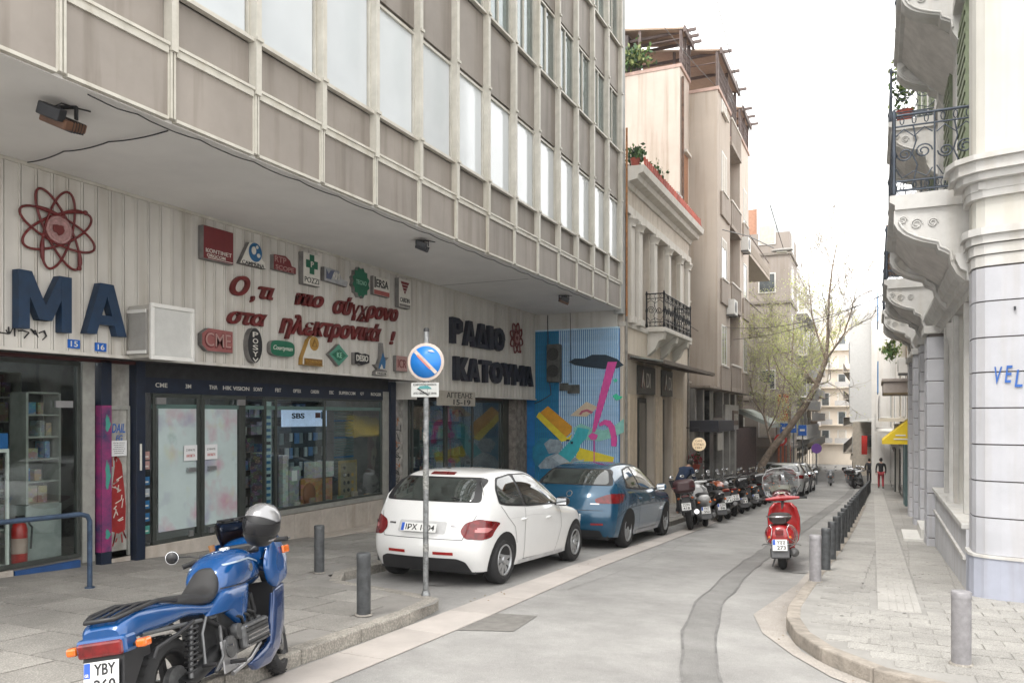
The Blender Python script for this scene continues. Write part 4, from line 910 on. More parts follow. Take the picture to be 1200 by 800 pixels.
# ================================================================== mural wall closing the arcade
MB1 = mat('mural_blue', (.006, .19, .52), .6, var=.15, scale=5); MB2 = mat('mural_pale', (.58, .78, .92), .6, var=.12, scale=5); MB3 = mat('mural_teal_blue', (.012, .25, .42), .6, var=.2, scale=4)
mu = thing('mural_wall', 'corrugated end wall painted blue and white with bright street art shapes', 'mural', (-7.2, 20.18, gz(20.2)))
YM = 20.17
MB().box(-9.2, -6.09, YM, YM + .03, -1.2, 3.92).build('sheet', MB1, mu)
n = 44; w = (8.5 - 6.1) / n
for k in range(n):                                   # corrugation ribs, each a strip of its own
    a = -8.5 + k * w; h = .5 + .5 * math.sin(k * 1.7)
    m_ = MB2 if k > 12 else MB3
    mb = MB(); mb.prism([(a + .004, YM), (a + .013, YM - .022), (a + w * .55, YM - .022), (a + w * .55 + .009, YM)], lambda u, v, d: (u, v, d), -1.2, 3.92)
    mb.build('rib', m_, mu)
for k in range(5): MB().box(-6.1 + k * .006, -6.095 + k * .006, YM - .02, YM, -1.1, 3.9)
MB().box(-9.2, -6.09, YM - .03, YM + .02, 3.92, 3.96).build('top_strip', MB2, mu)
def mp(px, py):                                      # photograph position on the wall, taken once from its perspective
    t = YM / (.91 + .4145 * (px - 600) / 933); return ((-.4145 + .91 * (px - 600) / 933) * t, 1.62 + (487 - py) / 933 * t)
def mural(nm, pts, m, lay=1):
    P = [mp(620 + x / 4.44, 380 + y / 4.44) for x, y in pts]
    mb = MB(); mb.prism(P, lambda u, v, d: (u, YM - .024 - d, v), .0, .003 * lay); mb.build(nm, m, mu)
PK = mat('mural_pink', (.72, .08, .36), .6, var=.1); YE = mat('mural_yellow', (.80, .66, .04), .6, var=.1); OR = mat('mural_orange', (.72, .34, .02), .6, var=.12)
TQ = mat('mural_turquoise', (.04, .45, .52), .6, var=.12); MN = mat('mural_mint', (.28, .62, .55), .6, var=.15); GY = mat('mural_grey', (.36, .45, .52), .6, var=.25); DK = mat('mural_dark', (.012, .035, .06), .6, var=.2); CR = mat('mural_cream', (.66, .55, .40), .6, var=.1); LG = mat('mural_leaf', (.05, .6, .35), .6)
mural('painted_teal_patch', [(20, 640), (60, 590), (130, 590), (120, 700), (40, 740), (20, 700)], MB3, 1)
mural('painted_mint_cloud', [(230, 540), (270, 515), (330, 540), (390, 550), (440, 530), (495, 490), (495, 560), (430, 590), (360, 608), (300, 600), (250, 590)], MN, 1)
mural('painted_grey_scrap', [(50, 735), (90, 690), (160, 660), (230, 690), (290, 700), (280, 745), (60, 750)], GY, 2)
mural('painted_grey_blob', [(80, 620), (110, 595), (160, 600), (178, 635), (160, 665), (105, 672)], GY, 3)
mural('painted_yellow_bar', [(40, 480), (55, 455), (200, 590), (225, 570), (215, 600), (170, 610)], YE, 3)
mural('painted_orange_bar', [(60, 458), (100, 425), (225, 530), (222, 560), (195, 585)], OR, 4)
mural('painted_yellow_sheet', [(245, 690), (262, 640), (445, 690), (430, 740), (300, 738)], YE, 3)
mural('painted_turquoise_block', [(255, 535), (315, 545), (300, 590), (268, 625), (262, 655), (215, 715), (155, 672), (230, 590)], TQ, 5)
mural('painted_white_band', [(150, 672), (220, 715), (290, 700), (270, 745), (190, 745), (120, 690)], mat('mural_white', (.5, .58, .64), .6, var=.15), 4)
mural('painted_cream_kite', [(215, 475), (300, 402), (360, 430), (300, 480)], CR, 3)
mural('painted_pink_stem', [(412, 195), (460, 195), (440, 260), (365, 505), (345, 560), (330, 560), (345, 470)], PK, 6)
mural('painted_pink_foot', [(310, 580), (330, 562), (360, 575), (352, 598), (325, 600)], PK, 7)
mural('painted_pink_puddle', [(308, 735), (330, 712), (350, 715), (368, 738)], PK, 5)
mural('painted_pink_line', [(338, 600), (343, 600), (343, 714), (338, 714)], PK, 5)
arc = []
for k in range(9): a = PI - PI * .95 * k / 8; arc.append((400 + 45 * math.cos(a), 560 - 60 * math.sin(a)))
arc += [(450, 632), (428, 632), (425, 570)]
for k in range(7): a = .1 + PI * .8 * k / 6; arc.append((398 + 24 * math.cos(a), 560 - 38 * math.sin(a)))
mural('painted_pink_hook', [(365, 515), (395, 495), (425, 500), (448, 530), (460, 600), (455, 635), (430, 632), (428, 580), (415, 535), (395, 520), (370, 530)], PK, 6)
mural('painted_pink_arch', [(262, 468), (275, 448), (305, 440), (335, 455), (325, 465), (302, 453), (282, 458), (272, 470)], mat('mural_rose', (.5, .12, .2), .6), 5)
mural('painted_dark_leaf', [(208, 196), (240, 178), (290, 178), (330, 158), (400, 158), (460, 180), (495, 212), (460, 228), (390, 232), (300, 222), (240, 212)], DK, 5)
mural('painted_leaf_green', [(435, 372), (455, 360), (470, 372), (490, 375), (475, 390), (455, 395)], LG, 4)
mural('painted_leaf_green', [(440, 290), (452, 280), (462, 292), (448, 303)], LG, 4)
mural('painted_dark_dot', [(218, 610), (232, 607), (230, 621), (219, 621)], DK, 7); mural('painted_dark_dot', [(225, 725), (243, 722), (242, 738), (227, 740)], DK, 7)
mural('painted_dark_dot', [(196, 598), (212, 598), (210, 606), (197, 606)], DK, 7)
# old air conditioner shell and cables on the mural
ac = thing('speaker_box', 'weathered grey twin speaker box hanging on the blue mural wall', 'loudspeaker', (-7.85, YM - .15, 2.6)); GS = mat('weathered_shell', (.11, .115, .105), .7, var=.3, scale=8)
o = MB().box(-8.07, -7.68, YM - .24, YM - .026, 2.52, 3.55).build('housing', GS, ac, bevel=.04)
for z in (3.27, 2.82): MB().lathe([(.17, 0), (.17, -.02), (.13, -.01), (.04, -.004)], (-7.875, YM - .242, z), 'y', 24).build('cone', mat('speaker_mesh', (.045, .046, .045), .8, var=.3, scale=30), ac)
MB().box(-7.74, -7.5, YM - .1, YM - .026, 2.3, 2.5).build('bracket', GS, ac)
hb = tag(MB().box(-7.5, -7.18, YM - .12, YM - .03, 2.22, 2.45).build('junction_box', GS, bevel=.01), 'small rusted junction box on the mural beside the speaker box', 'junction box')
cable('mural_cable', 'black cable hanging down the mural wall past the speaker box', [(-8.1, YM - .05, 4.35), (-8.08, YM - .05, 2.9), (-8.0, YM - .05, 2.2), (-8.5, YM - .05, 1.95)], .012)
cable('mural_cable', 'thin cable dropping from the soffit to the dark painted leaf', [(-7.45, YM - .05, 4.38), (-7.42, YM - .05, 2.5)], .008)
# ================================================================== buildings further along the left side
def W_(mb, *a, **k): return mb.build(*a, **k)
CREAM = mat('cream_render', (.68, .605, .51), .8, var=.07, scale=1.2, bump=.1, streak=.2)
STUC = mat('white_stucco', (.64, .61, .56), .75, var=.06, scale=2, streak=.18)
IRON = mat('wrought_iron', (.025, .026, .03), .5, .5, var=.2)
DOORB = mat('dark_door', (.022, .02, .02), .35, var=.3)
neo = thing('neoclassical_house', 'small cream neoclassical house with pilasters and iron balcony', 'building', (XO, 24.4, gz(24.4)))
Y0, Y1 = 20.45, 28.4
MB().box(-12, XO - .35, Y0, Y1, -1.5, 7.6).build('wall', CREAM, neo)
for a, b in ((20.45, 21.75), (23.75, 24.5), (26.0, 28.4)): MB().box(XO - .35, XO, a, b, -1.6, 3.3).build('ground_pier', CREAM, neo, bevel=.01)
for a, b in ((20.75, 21.5), (23.85, 24.4), (26.2, 27.3)): MB().box(XO, XO + .09, a, b, -1.5, 2.2).build('pilaster', mat('cream_pilaster', (.66, .56, .43), .75, var=.08, streak=.2), neo, bevel=.01)
for a, b, l in ((21.75, 23.75, 'ΑΔΙ'), (24.5, 26.0, 'ΑΔΙ')):
    d = MB().box(XO - .33, XO - .25, a, b, -1.6, 2.15).build('door', DOORB, neo); MB().box(XO - .25, XO - .23, a + .15, b - .15, -1.2, 2.0).build('pane', WIN, d)
    MB().box(XO - .27, XO - .20, (a + b) / 2 - .03, (a + b) / 2 + .03, -1.5, 2.1).build('mullion', DKFR, d)
    s = tag(MB().box(XO - .2, XO + .03, a + .02, b - .02, 2.25, 3.05).build('shop_sign', mat('sign_charcoal', (.055, .05, .045), .5, var=.3)), 'charcoal shop sign with red arrow over the %s' % ('first dark doorway' if a < 24 else 'second dark doorway'), 'sign')
    M = T(XO + .032, a + .55, 2.65) @ FX
    q = MB(M); q.prism([(-.2, -.25), (0, -.05), (.2, -.25), (0, .28)], lambda u, v, d_: (u, v, d_), 0, .01); q.build('arrow_mark', REDL, s, world=True)
    q = MB(M); q.prism([(-.17, -.19), (-.12, -.22), (.04, .2), (0, .3)], lambda u, v, d_: (u, v, d_), .011, .016); q.build('arrow_edge', OFFW, s, world=True)
    text('DI', T(XO + .032, a + 1.15, 2.65) @ FX, .42, .42, OFFW, s, .01)
# glass canopy
cp = thing('glass_canopy', 'flat glass canopy on thin metal arms over the neoclassical doorways', 'canopy', (XO, 24.5, 3.15))
MB().prism([(XO + .02, 3.22), (XO + 1.0, 3.05), (XO + 1.0, 3.08), (XO + .02, 3.25)], lambda u, v, d: (u, d, v), 20.9, 28.0).build('pane', mat('canopy_glass', (.30, .32, .30), .25, var=.25, scale=3), cp)
MB().box(XO + .98, XO + 1.03, 20.85, 28.05, 3.0, 3.10).build('edge_rail', mat('brown_metal', (.16, .13, .11), .5, .4), cp); MB().box(XO + .0, XO + .06, 20.85, 28.05, 3.15, 3.27).build('wall_rail', MATS['brown_metal'], cp)
for k in range(6): MB().tube([(XO + .02, 21.1 + k * 1.36, 3.16), (XO + 1.0, 21.1 + k * 1.36, 3.0)], .02, 6).build('arm', MATS['brown_metal'], cp)
# first floor: columns and recessed windows
MB().box(XO - .35, XO + .02, 20.45, 28.4, 3.3, 4.0).build('first_floor_band', CREAM, neo); MB().box(XO - .3, XO + .06, 20.45, 28.4, 4.0, 4.12).build('string_course', STUC, neo, bevel=.01)
for a, b in ((20.45, 21.9), (23.1, 23.75), (24.9, 25.5), (26.65, 28.4)): MB().box(XO - .35, XO + .0, a, b, 4.12, 7.0).build('upper_pier', mat('pale_render', (.62, .57, .51), .8, var=.06, streak=.15), neo)
for a, b in ((21.9, 23.1), (23.75, 24.9), (25.5, 26.65)):
    f = MB().box(XO - .34, XO - .30, a, b, 4.2, 6.9).build('window', mat('louvred_shutter', (.42, .33, .25), .6, var=.15, scale=2), neo)
    for k in range(20): MB().box(XO - .30, XO - .285, a + .1, b - .1, 4.3 + k * .125, 4.38 + k * .125).build('slat', MATS['louvred_shutter'], f)
    MB().box(XO - .30, XO - .27, (a + b) / 2 - .03, (a + b) / 2 + .03, 4.2, 6.9).build('frame', STUC, f)
for y_ in (20.95, 21.75, 23.42, 25.2, 26.85, 28.1):
    c = MB(); c.box(XO, XO + .13, y_ - .17, y_ + .17, 4.3, 6.72); c.box(XO, XO + .18, y_ - .22, y_ + .22, 4.12, 4.3)
    c.build('pilaster', STUC, neo, bevel=.012)
    c = MB(); c.box(XO, XO + .2, y_ - .25, y_ + .25, 6.9, 6.99); c.lathe([(.19, 6.72), (.17, 6.75), (.2, 6.82), (.26, 6.9)], (XO + .02, y_, 0), 'z', 12); c.build('capital', STUC, neo)
MB().box(XO - .35, XO + .14, 20.45, 28.4, 7.0, 7.22).build('architrave', STUC, neo, bevel=.012)
MB().box(XO - .35, XO + .06, 20.45, 28.4, 7.22, 7.7).build('frieze', mat('peach_render', (.64, .575, .50), .8, var=.08, streak=.2), neo)
c = MB(); prof = [(0, 7.68), (.12, 7.7), (.16, 7.82), (.38, 7.86), (.42, 7.98), (.55, 8.02), (.58, 8.2), (0, 8.22)]
c.prism([(XO + u, v) for u, v in prof], lambda u, v, d: (u, d, v), 20.42, 28.45); c.build('cornice', STUC, neo)
MB().box(-8, XO + .1, 20.45, 28.4, 8.2, 8.32).build('roof', mat('flat_roof', (.35, .33, .3), .9), neo)
TILE = mat('terracotta', (.42, .09, .06), .7, var=.2, rnd=.25)
tm_ = MB().prism([(-.05, 0), (.05, 0), (.035, .2), (.0, .36), (-.035, .2)], lambda u, v, d: (d, u, v), -.03, .03).mesh('crest_tile', TILE)
for k in range(34): put(tm_, 'crest_tile', neo, (XO + .5, 20.9 + k * .224, 8.2), (random.uniform(-.03, .03), -.12, 0), world=True)
# balcony
bal = thing('iron_balcony', 'ornate black iron balcony on a carved white slab of the cream house', 'balcony', (XO, 25, 4.15)); XB = XO + .55
MB().box(XO, XB + .04, 22.7, 26.4, 4.05, 4.18).build('slab', STUC, bal, bevel=.02)
for y_ in (22.82, 24.4, 26.0):
    mb = MB(); mb.prism([(XO, 4.05), (XB - .02, 4.05), (XB - .06, 3.85), (XO + .36, 3.8), (XO + .24, 3.55), (XO, 3.35)], lambda u, v, d: (u, d, v), y_, y_ + .28); mb.build('bracket', STUC, bal, bevel=.015)
MB().prism([(XO, 4.04), (XB - .1, 4.04), (XO, 3.7)], lambda u, v, d: (u, d, v), 23.1, 26.0).build('underside', STUC, bal)
def scroll_rail(parent, pts, z, h, step, m=IRON, seed=0, big=False, wid=.012):
    """wrought iron railing along pts: posts, rails and scroll panels, each panel one part"""
    P = [Vector(p) for p in pts]
    for a, b in zip(P, P[1:]):
        L_ = (b - a).length; n_ = max(1, round(L_ / step)); t = (b - a) / n_
        for zz in (z + .04, z + h * .16, z + h * .86, z + h):
            MB().tube([(a.x, a.y, zz), (b.x, b.y, zz)], wid if zz < z + h * .9 else wid * 1.6, 6).build('rail', m, parent)
        for k in range(n_):
            c0 = a + t * k; mb = MB()
            def q(u, v): p = c0 + t * u; return (p.x, p.y, z + h * v)
            def spiral(cx, cy, r, turns, s, sy=1, ry=None):
                out = []; ry = ry or r
                for j in range(int(14 * turns)):
                    an = 2 * PI * j / 14; rr = 1 - j / (14 * turns) * .8
                    out.append(q(cx + s * r * rr * math.cos(an), cy + sy * ry * rr * math.sin(an)))
                return out
            r_ = .22 if not big else .27; ry = r_ * step / h
            mb.tube(spiral(.27, .52, r_, 1.8, -1, 1, ry), wid * .9, 5); mb.tube(spiral(.73, .5, r_ * .9, 1.8, 1, -1, ry * .9), wid * .9, 5)
            mb.tube([q(.5, .18), q(.42, .35), q(.55, .5), q(.45, .66), q(.52, .85)], wid * .9, 5)
            mb.tube([q(.05, .3), q(.2, .2), q(.5, .28), q(.8, .2), q(.95, .32)], wid * .8, 5); mb.tube([q(.05, .75), q(.25, .82), q(.5, .72), q(.75, .82), q(.95, .74)], wid * .8, 5)
            for u in (.2, .5, .8):
                mb.tube([q(u + .05 * math.cos(2*PI*j/8), .93 + .05 * math.sin(2*PI*j/8)) for j in range(8)], wid * .6, 4, closed=True)
                mb.tube([q(u + .05 * math.cos(2*PI*j/8), .10 + .05 * math.sin(2*PI*j/8)) for j in range(8)], wid * .6, 4, closed=True)
            mb.build('scroll_panel', m, parent)
            if k % 1 == 0: MB().cyl((c0.x, c0.y, z), (c0.x, c0.y, z + h), wid * 1.1, n=6).build('baluster', m, parent)
    for p in P: MB().lathe([(wid * 2.4, 0), (wid * 3.4, .08), (wid * 2, .14), (wid * 2, h * .45), (wid * 3.2, h * .5), (wid * 2, h * .56), (wid * 2, h * .95), (wid * 3.4, h), (wid * 1.2, h + .08)], (p.x, p.y, z), 'z', 10).build('post', m, parent)
scroll_rail(bal, [(XO + .02, 22.75, 0), (XB - .02, 22.75, 0), (XB - .02, 26.35, 0), (XO + .02, 26.35, 0)], 4.18, .98, .5)
# roof plant and leftover pots
GRN1 = mat('leaf_green', (.10, .20, .045), .6, var=.3, scale=20, rnd=.1); GRN2 = mat('leaf_pale', (.30, .36, .12), .6, var=.3, scale=12); GRN3 = mat('leaf_dark', (.04, .10, .03), .6, var=.3, scale=12)
def leafy(name, label, cat, c, r, n, size, mats, seed=0, group=None, parent=None):
    rd = random.Random(seed); mb = MB()
    for k in range(n):
        u = rd.gauss(0, .45), rd.gauss(0, .45), rd.gauss(0, .45); p = Vector((c[0] + u[0] * r[0], c[1] + u[1] * r[1], c[2] + u[2] * r[2]))
        R = Euler((rd.uniform(0, 6), rd.uniform(0, 6), rd.uniform(0, 6))).to_matrix(); s = size * rd.uniform(.6, 1.3)
        mb._add([p + R @ Vector(q) * s for q in ((-.5, 0, 0), (0, -.28, .06), (.5, 0, 0), (0, .28, .06))], [(0, 1, 2, 3)], rd.randrange(len(mats)))
    o = mb.build(name, mats, parent)
    if label: tag(o, label, cat, group)
    return o
rp = thing('potted_plant', 'green plant in a clay pot on the cornice of the cream house', 'plant', (XO + .2, 20.9, 8.3)); MB().lathe([(.1, 0), (.14, .22)], (XO + .2, 20.9, 8.32), 'z', 12).build('pot', TILE, rp); leafy('foliage', None, None, (XO + .2, 20.95, 8.68), (.3, .35, .22), 160, .14, [GRN1, GRN3], 3, parent=rp)
rp = thing('rooftop_bush', 'low green bush growing behind the red crest tiles', 'plant', (XO + .1, 22.6, 8.3)); MB().lathe([(.1, 0), (.14, .2)], (XO + .1, 22.6, 8.32), 'z', 12).build('pot', TILE, rp); leafy('foliage', None, None, (XO + .25, 22.5, 8.6), (.3, .9, .2), 240, .13, [GRN1, GRN3], 4, parent=rp)
tag(MB().box(XO - 1.1, XO + .1, 26.4, 27.2, 8.3, 9.1).build('roof_box', mat('roof_box_grey', (.45, .43, .4), .7)), 'small grey box on the roof of the cream house', 'box')

# ---------------------------------------------------------------- pink-beige apartment block, three steps
PKR = mat('pink_render', (.45, .39, .335), .8, var=.05, scale=.7, bump=.05, streak=.16)
PKD = mat('taupe_render', (.335, .285, .245), .8, var=.08, scale=1, streak=.25)
PEEL = mat('peeling_render', (.56, .50, .44), .8, c2=(.51, .425, .37), var=.1, scale=.9, bump=.1, streak=.25)
apt = thing('apartment_block', 'tall stepped beige apartment block with roof terraces', 'building', (-5.6, 33, gz(33)))
def bx(nm, x0, x1, y0, y1, z0, z1, m, par, b=0, **k): return MB().box(x0, x1, y0, y1, z0, z1).build(nm, m, par, bevel=b, **k)
bx('wall', -13, -6.35, 28.42, 30.0, -2, 14.1, PEEL, apt); bx('wall', -13, -5.3, 30.0, 32.8, 2.7, 13.7, PKR, apt)
bx('wall', -13, -6.5, 32.8, 35.4, 2.7, 12.6, PKD, apt); bx('wall', -13, -5.3, 35.4, 38.0, 2.7, 13.6, PEEL, apt)
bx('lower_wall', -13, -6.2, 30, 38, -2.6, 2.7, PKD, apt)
for (x, a, b, z) in ((-6.35, 28.4, 30.03, 14.1), (-5.3, 29.97, 32.85, 13.7), (-5.3, 35.35, 38.05, 13.6)): bx('coping', -13, x + .06, a, b, z, z + .12, mat('coping', (.5, .35, .3), .8), apt)
def win(par, x, y0, y1, z0, z1, fm=None, gm=None, d=.10, sill=True, bars=1, nm='window', shutter=None):
    """window set into a wall that faces +x (x = wall plane)"""
    fm = fm or WHITE; gm = gm or WINB; s = .06
    mb = MB()
    for a, b, c, e in ((y0, y1, z0, z0 + s), (y0, y1, z1 - s, z1), (y0, y0 + s, z0 + s, z1 - s), (y1 - s, y1, z0 + s, z1 - s)): mb.box(x - .02, x + .03, a, b, c, e)
    for k in range(bars): yy = y0 + (y1 - y0) * (k + 1) / (bars + 1); mb.box(x - .02, x + .025, yy - .025, yy + .025, z0 + s, z1 - s)
    f = mb.build(nm, fm, par)
    MB().box(x - .02, x + .012, y0 + s, y1 - s, z0 + s, z1 - s).build('pane', gm, f)
    if shutter is not None: MB().box(x + .012, x + .024, y0 + s, y1 - s, z0 + s + (z1 - z0 - 2 * s) * (1 - shutter), z1 - s).build('blind', mat('roller_blind', (.5, .46, .4), .7, var=.1), f)
    if sill: MB().box(x + .03, x + .12, y0 - .06, y1 + .06, z0 - .06, z0 - .002).build('sill', STUC, f)
    return f
TOPF = mat('taupe_frame', (.26, .19, .16), .6)
for k in range(4):
    z = 3.55 + k * 3.3
    if k < 3:
        win(apt, -5.3, 30.8, 31.9, z, z + 1.55, shutter=[None, .2, 1, 1][k]); bx('spandrel', -5.3, -5.22, 30.55, 32.5, z - .95, z - .07, PKD, apt)
        win(apt, -5.3, 36.3, 37.3, z, z + 1.55, shutter=[None, None, .9, 1][k]); bx('spandrel', -5.3, -5.22, 36.0, 37.7, z - .95, z - .07, PKD, apt)
    else: win(apt, -5.3, 30.8, 31.9, z - .3, z + .2, shutter=1)
    # loggia: slab, parapet slats, dark door
    if k < 4:
        bx('loggia_slab', -6.5, -5.22, 32.8, 35.4, z - .95, z - .8, PKD, apt)
        if k < 3:
            d = bx('loggia_door', -6.52, -6.44, 33.1, 35.1, z - .8, z + 1.5, WHITE, apt); bx('pane', -6.44, -6.43, 33.2, 35.0, z - .7, z + 1.4, WIN, d)
        bx('parapet_rail', -5.28, -5.2, 32.8, 35.4, z + .1, z + .17, STUC, apt)
        for j in range(17): bx('slat', -5.26, -5.23, 32.86 + j * .15, 32.95 + j * .15, z - .8, z + .1, PKD, apt)
bx('window_strip', -6.36, -6.33, 29.0, 29.7, 9.3, 11.2, mat('wood_blind', (.40, .19, .10), .6, var=.2, scale=12), apt); bx('window_hood', -6.36, -6.2, 28.9, 29.8, 11.2, 11.3, STUC, apt); bx('window_sill', -6.36, -6.2, 28.9, 29.8, 9.2, 9.3, STUC, apt)
win(apt, -6.35, 28.9, 29.8, 5.9, 7.6); win(apt, -6.35, 28.9, 29.8, 2.9, 4.1)
MB().tube([(-6.28, 28.6, 2.5), (-6.28, 28.6, 13.8)], .05, 8).build('drain_pipe', mat('rusty_drain', (.16, .09, .06), .7, var=.3), apt)
# roof terraces with awnings and pergola beams
TERR = mat('pergola_brown', (.15, .11, .10), .6, var=.15); AWN = mat('awning_tan', (.40, .30, .23), .8, var=.08)
def terrace(nm, lb, x0, x1, y0, y1, z, h, rails=True):
    r = thing(nm, lb, 'roof terrace', ((x0 + x1) / 2, (y0 + y1) / 2, z + .12)); z += .12
    MB().prism([(x0, z + h + .55), (x1 + .12, z + h), (x1 + .12, z + h + .06), (x0, z + h + .63)], lambda u, v, d: (u, d, v), y0, y1).build('awning', AWN, r)
    bx('front_beam', x1 + .12, x1 + .2, y0 - .05, y1 + .05, z + h - .12, z + h + .1, TERR, r)
    for y_ in (y0 + .08, (y0 + y1) / 2, y1 - .08): bx('post', x1 - .04, x1 + .06, y_ - .05, y_ + .05, z, z + h, TERR, r)
    bx('post', x0 + 1.6, x0 + 1.7, y0 + .04, y0 + .12, z, z + h + .3, TERR, r)
    for k in range(3): bx('joist', x0, x1 + .5, y0 + .3 + k * (y1 - y0 - .5) / 2, y0 + .38 + k * (y1 - y0 - .5) / 2, z + h + .02, z + h + .12, TERR, r)
    if rails:
        for k in range(4): MB().tube([(x1 + .02, y0, z + .2 + k * .28), (x1 + .02, y1, z + .2 + k * .28)], .02, 6).build('rail', TERR, r)
        n = int((y1 - y0) / .16)
        for k in range(n): bx('lattice_bar', x1 + .0, x1 + .02, y0 + k * .16, y0 + .03 + k * .16, z, z + 1.1, TERR, r)
        MB().tube([(x0 + 2, y0 + .05, z + .95), (x1, y0 + .05, z + .95)], .02, 6).build('rail', TERR, r)
    return r
terrace('roof_terrace', 'tan awning terrace on the nearest step of the beige block', -9.5, -6.35, 28.5, 30.0, 14.1, 1.25)
terrace('roof_terrace', 'awning terrace with pergola on the middle step of the beige block', -8.6, -5.35, 30.1, 34.4, 13.7, 1.35)
terrace('roof_terrace', 'small brown terrace on the farthest step of the beige block', -7.4, -5.35, 35.5, 38.0, 13.6, 1.2)
bx('terrace_cabin', -11, -8.3, 28.6, 30, 14.1, 15.7, mat('cabin_dark', (.10, .08, .075), .7, var=.3), apt)
leafy('terrace_plant', 'leafy green plant hanging over the first roof terrace', 'plant', (-8.1, 28.45, 14.75), (.75, .3, .45), 420, .2, [GRN1, GRN3, GRN2], 8)
# ground floor of the block: canopies, columns, shop windows, round sign
CONC = mat('grey_concrete', (.30, .29, .28), .8, var=.1, streak=.25); MRB = mat('marble_grey', (.42, .41, .39), .4, var=.2, scale=2)
bx('overhang_soffit', -6.3, -5.3, 28.6, 38, 2.62, 2.7, PKD, apt)
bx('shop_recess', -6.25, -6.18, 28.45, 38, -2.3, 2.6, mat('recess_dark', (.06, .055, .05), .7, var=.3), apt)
bx('black_canopy', -6.2, -5.0, 28.5, 31.9, 1.05, 1.45, mat('canopy_black', (.02, .022, .035), .5), apt, .01); bx('shop_header', -6.2, -5.85, 32.0, 34.3, .95, 1.55, mat('header_taupe', (.25, .23, .21), .6, var=.2), apt)
for a, b, m_ in ((28.6, 28.9, CONC), (30.1, 30.35, MRB), (31.4, 32.2, mat('green_marble', (.13, .14, .13), .3, var=.5, scale=3)), (34.3, 34.6, MRB), (36.0, 36.3, MRB), (37.5, 38.0, MRB)): bx('shop_column', -6.2, -5.85, a, b, -2.2, 2.6 if a > 30 else 2.6, m_, apt)
for a, b in ((28.95, 30.1), (30.4, 31.4), (32.25, 34.25), (34.65, 35.95), (36.35, 37.45)):
    d = bx('shop_window', -6.15, -6.1, a, b, -2.1, .95, DKFR, apt); bx('pane', -6.1, -6.08, a + .08, b - .08, -1.9, .85, WIN, d)
bx('shop_sign_band', -6.2, -5.75, 34.4, 38, 1.0, 2.1, MRB, apt)
o = tag(bx('carved_sign', -5.75, -5.7, 36.2, 37.6, 1.2, 1.85, mat('sign_umber', (.12, .07, .05), .5), None), 'dark framed shop sign at the far end of the beige block', 'sign'); text('ΟΠΤΙΚΑ', T(-5.69, 36.9, 1.55) @ FX, 1.1, .3, OFFW, o, .01)
bx('poster_board', -5.84, -5.8, 32.9, 34.1, .2, .9, mat('cream_board', (.5, .48, .44), .6), apt)
# round glowing sign
rs = thing('round_sign', 'round cream hanging sign with brown lettering beside the dark shops', 'sign', (-5.4, 28.9, .65))
MB().lathe([(.0, -.05), (.22, -.05), (.235, -.03), (.235, .03), (.22, .05), (.0, .05)], (-5.62, 28.2, .62), 'y', 28, caps=False).build('disc', mat('round_sign_cream', (.75, .62, .45), .5, emit=(1, .78, .5), estr=.25), rs)
MB().tube([(-5.62, 28.2, .9), (-5.62, 28.2, 1.2), (-6.1, 28.2, 1.2)], .015).build('hanger', DARKM, rs)
text('ΣΠΙΤΙΚΟ', T(-5.62, 28.146, .62) @ FY, .34, .07, mat('brown_print', (.25, .1, .04), .6), rs, .004); text('CAFE', T(-5.62, 28.146, .74) @ FY, .24, .06, MATS['brown_print'], rs, .004); text('1987', T(-5.62, 28.146, .5) @ FY, .24, .06, MATS['brown_print'], rs, .004)

# ---------------------------------------------------------------- next block with projecting balconies, then the grey one
b2 = thing('balcony_block', 'beige block with long projecting balconies before the grey tower', 'building', (-6, 42, gz(42)))
bx('wall', -13, -6.7, 38.1, 46.0, -3, 11.2, PKD, b2)
for k in range(3):
    z = 2.75 + k * 3.16
    bx('balcony_slab', -6.7, -5.28, 38.1, 46.0, z, z + .16, PKR, b2); bx('balcony_parapet', -5.36, -5.28, 38.1, 46.0, z + .16, z + .62, PKD, b2)
    for j in range(33): bx('slat', -5.28, -5.25, 38.3 + j * .23, 38.4 + j * .23, z + .16, z + .6, PKR, b2)
    MB().tube([(-5.32, 38.15, z + .98), (-5.32, 45.9, z + .98)], .03, 6).build('rail', TERR, b2)
    for j in range(3): win(b2, -6.7, 38.7 + j * 2.5, 40.2 + j * 2.5, z + .2, z + 2.3, sill=False)
bx('lower_shops', -6.7, -6.0, 38.1, 46, -2.6, 1.0, mat('dark_maroon_front', (.10, .05, .045), .6, var=.4), b2)
aw = tag(MB().prism([(-6.6, 1.75), (-6.6, 2.0), (-4.9, 1.2), (-4.9, 1.0)], lambda u, v, d: (u, d, v), 43.5, 49).build('grey_canopy', mat('canopy_greygreen', (.42, .46, .43), .7, var=.1)), 'pale grey green canopy between the balcony block and the grey tower', 'canopy')
GREY = mat('grey_render', (.33, .29, .26), .8, var=.07, scale=.7, streak=.15); PALE = mat('pale_facade', (.70, .68, .65), .8, var=.07, scale=.6, streak=.12)
g = thing('grey_tower', 'grey brown block with glass balustrades seen behind the tree', 'building', (-7, 52, gz(52)))
bx('wall', -14, -4.6, 50, 54.5, -3.4, 12.6, GREY, g); bx('wall', -14, -7.5, 41.1, 50, -3.4, 1.6, GREY, g)
bx('penthouse', -8.5, -6.2, 50.3, 54, 12.6, 14.2, mat('terracotta_wall', (.5, .27, .18), .8), g); bx('glass_balustrade', -6.5, -4.6, 50.05, 50.1, 12.6, 14.3, mat('pale_glass', (.6, .64, .66), .2, var=.1), g); bx('glass_balustrade', -4.65, -4.6, 50.1, 54.5, 12.6, 13.9, MATS['pale_glass'], g)
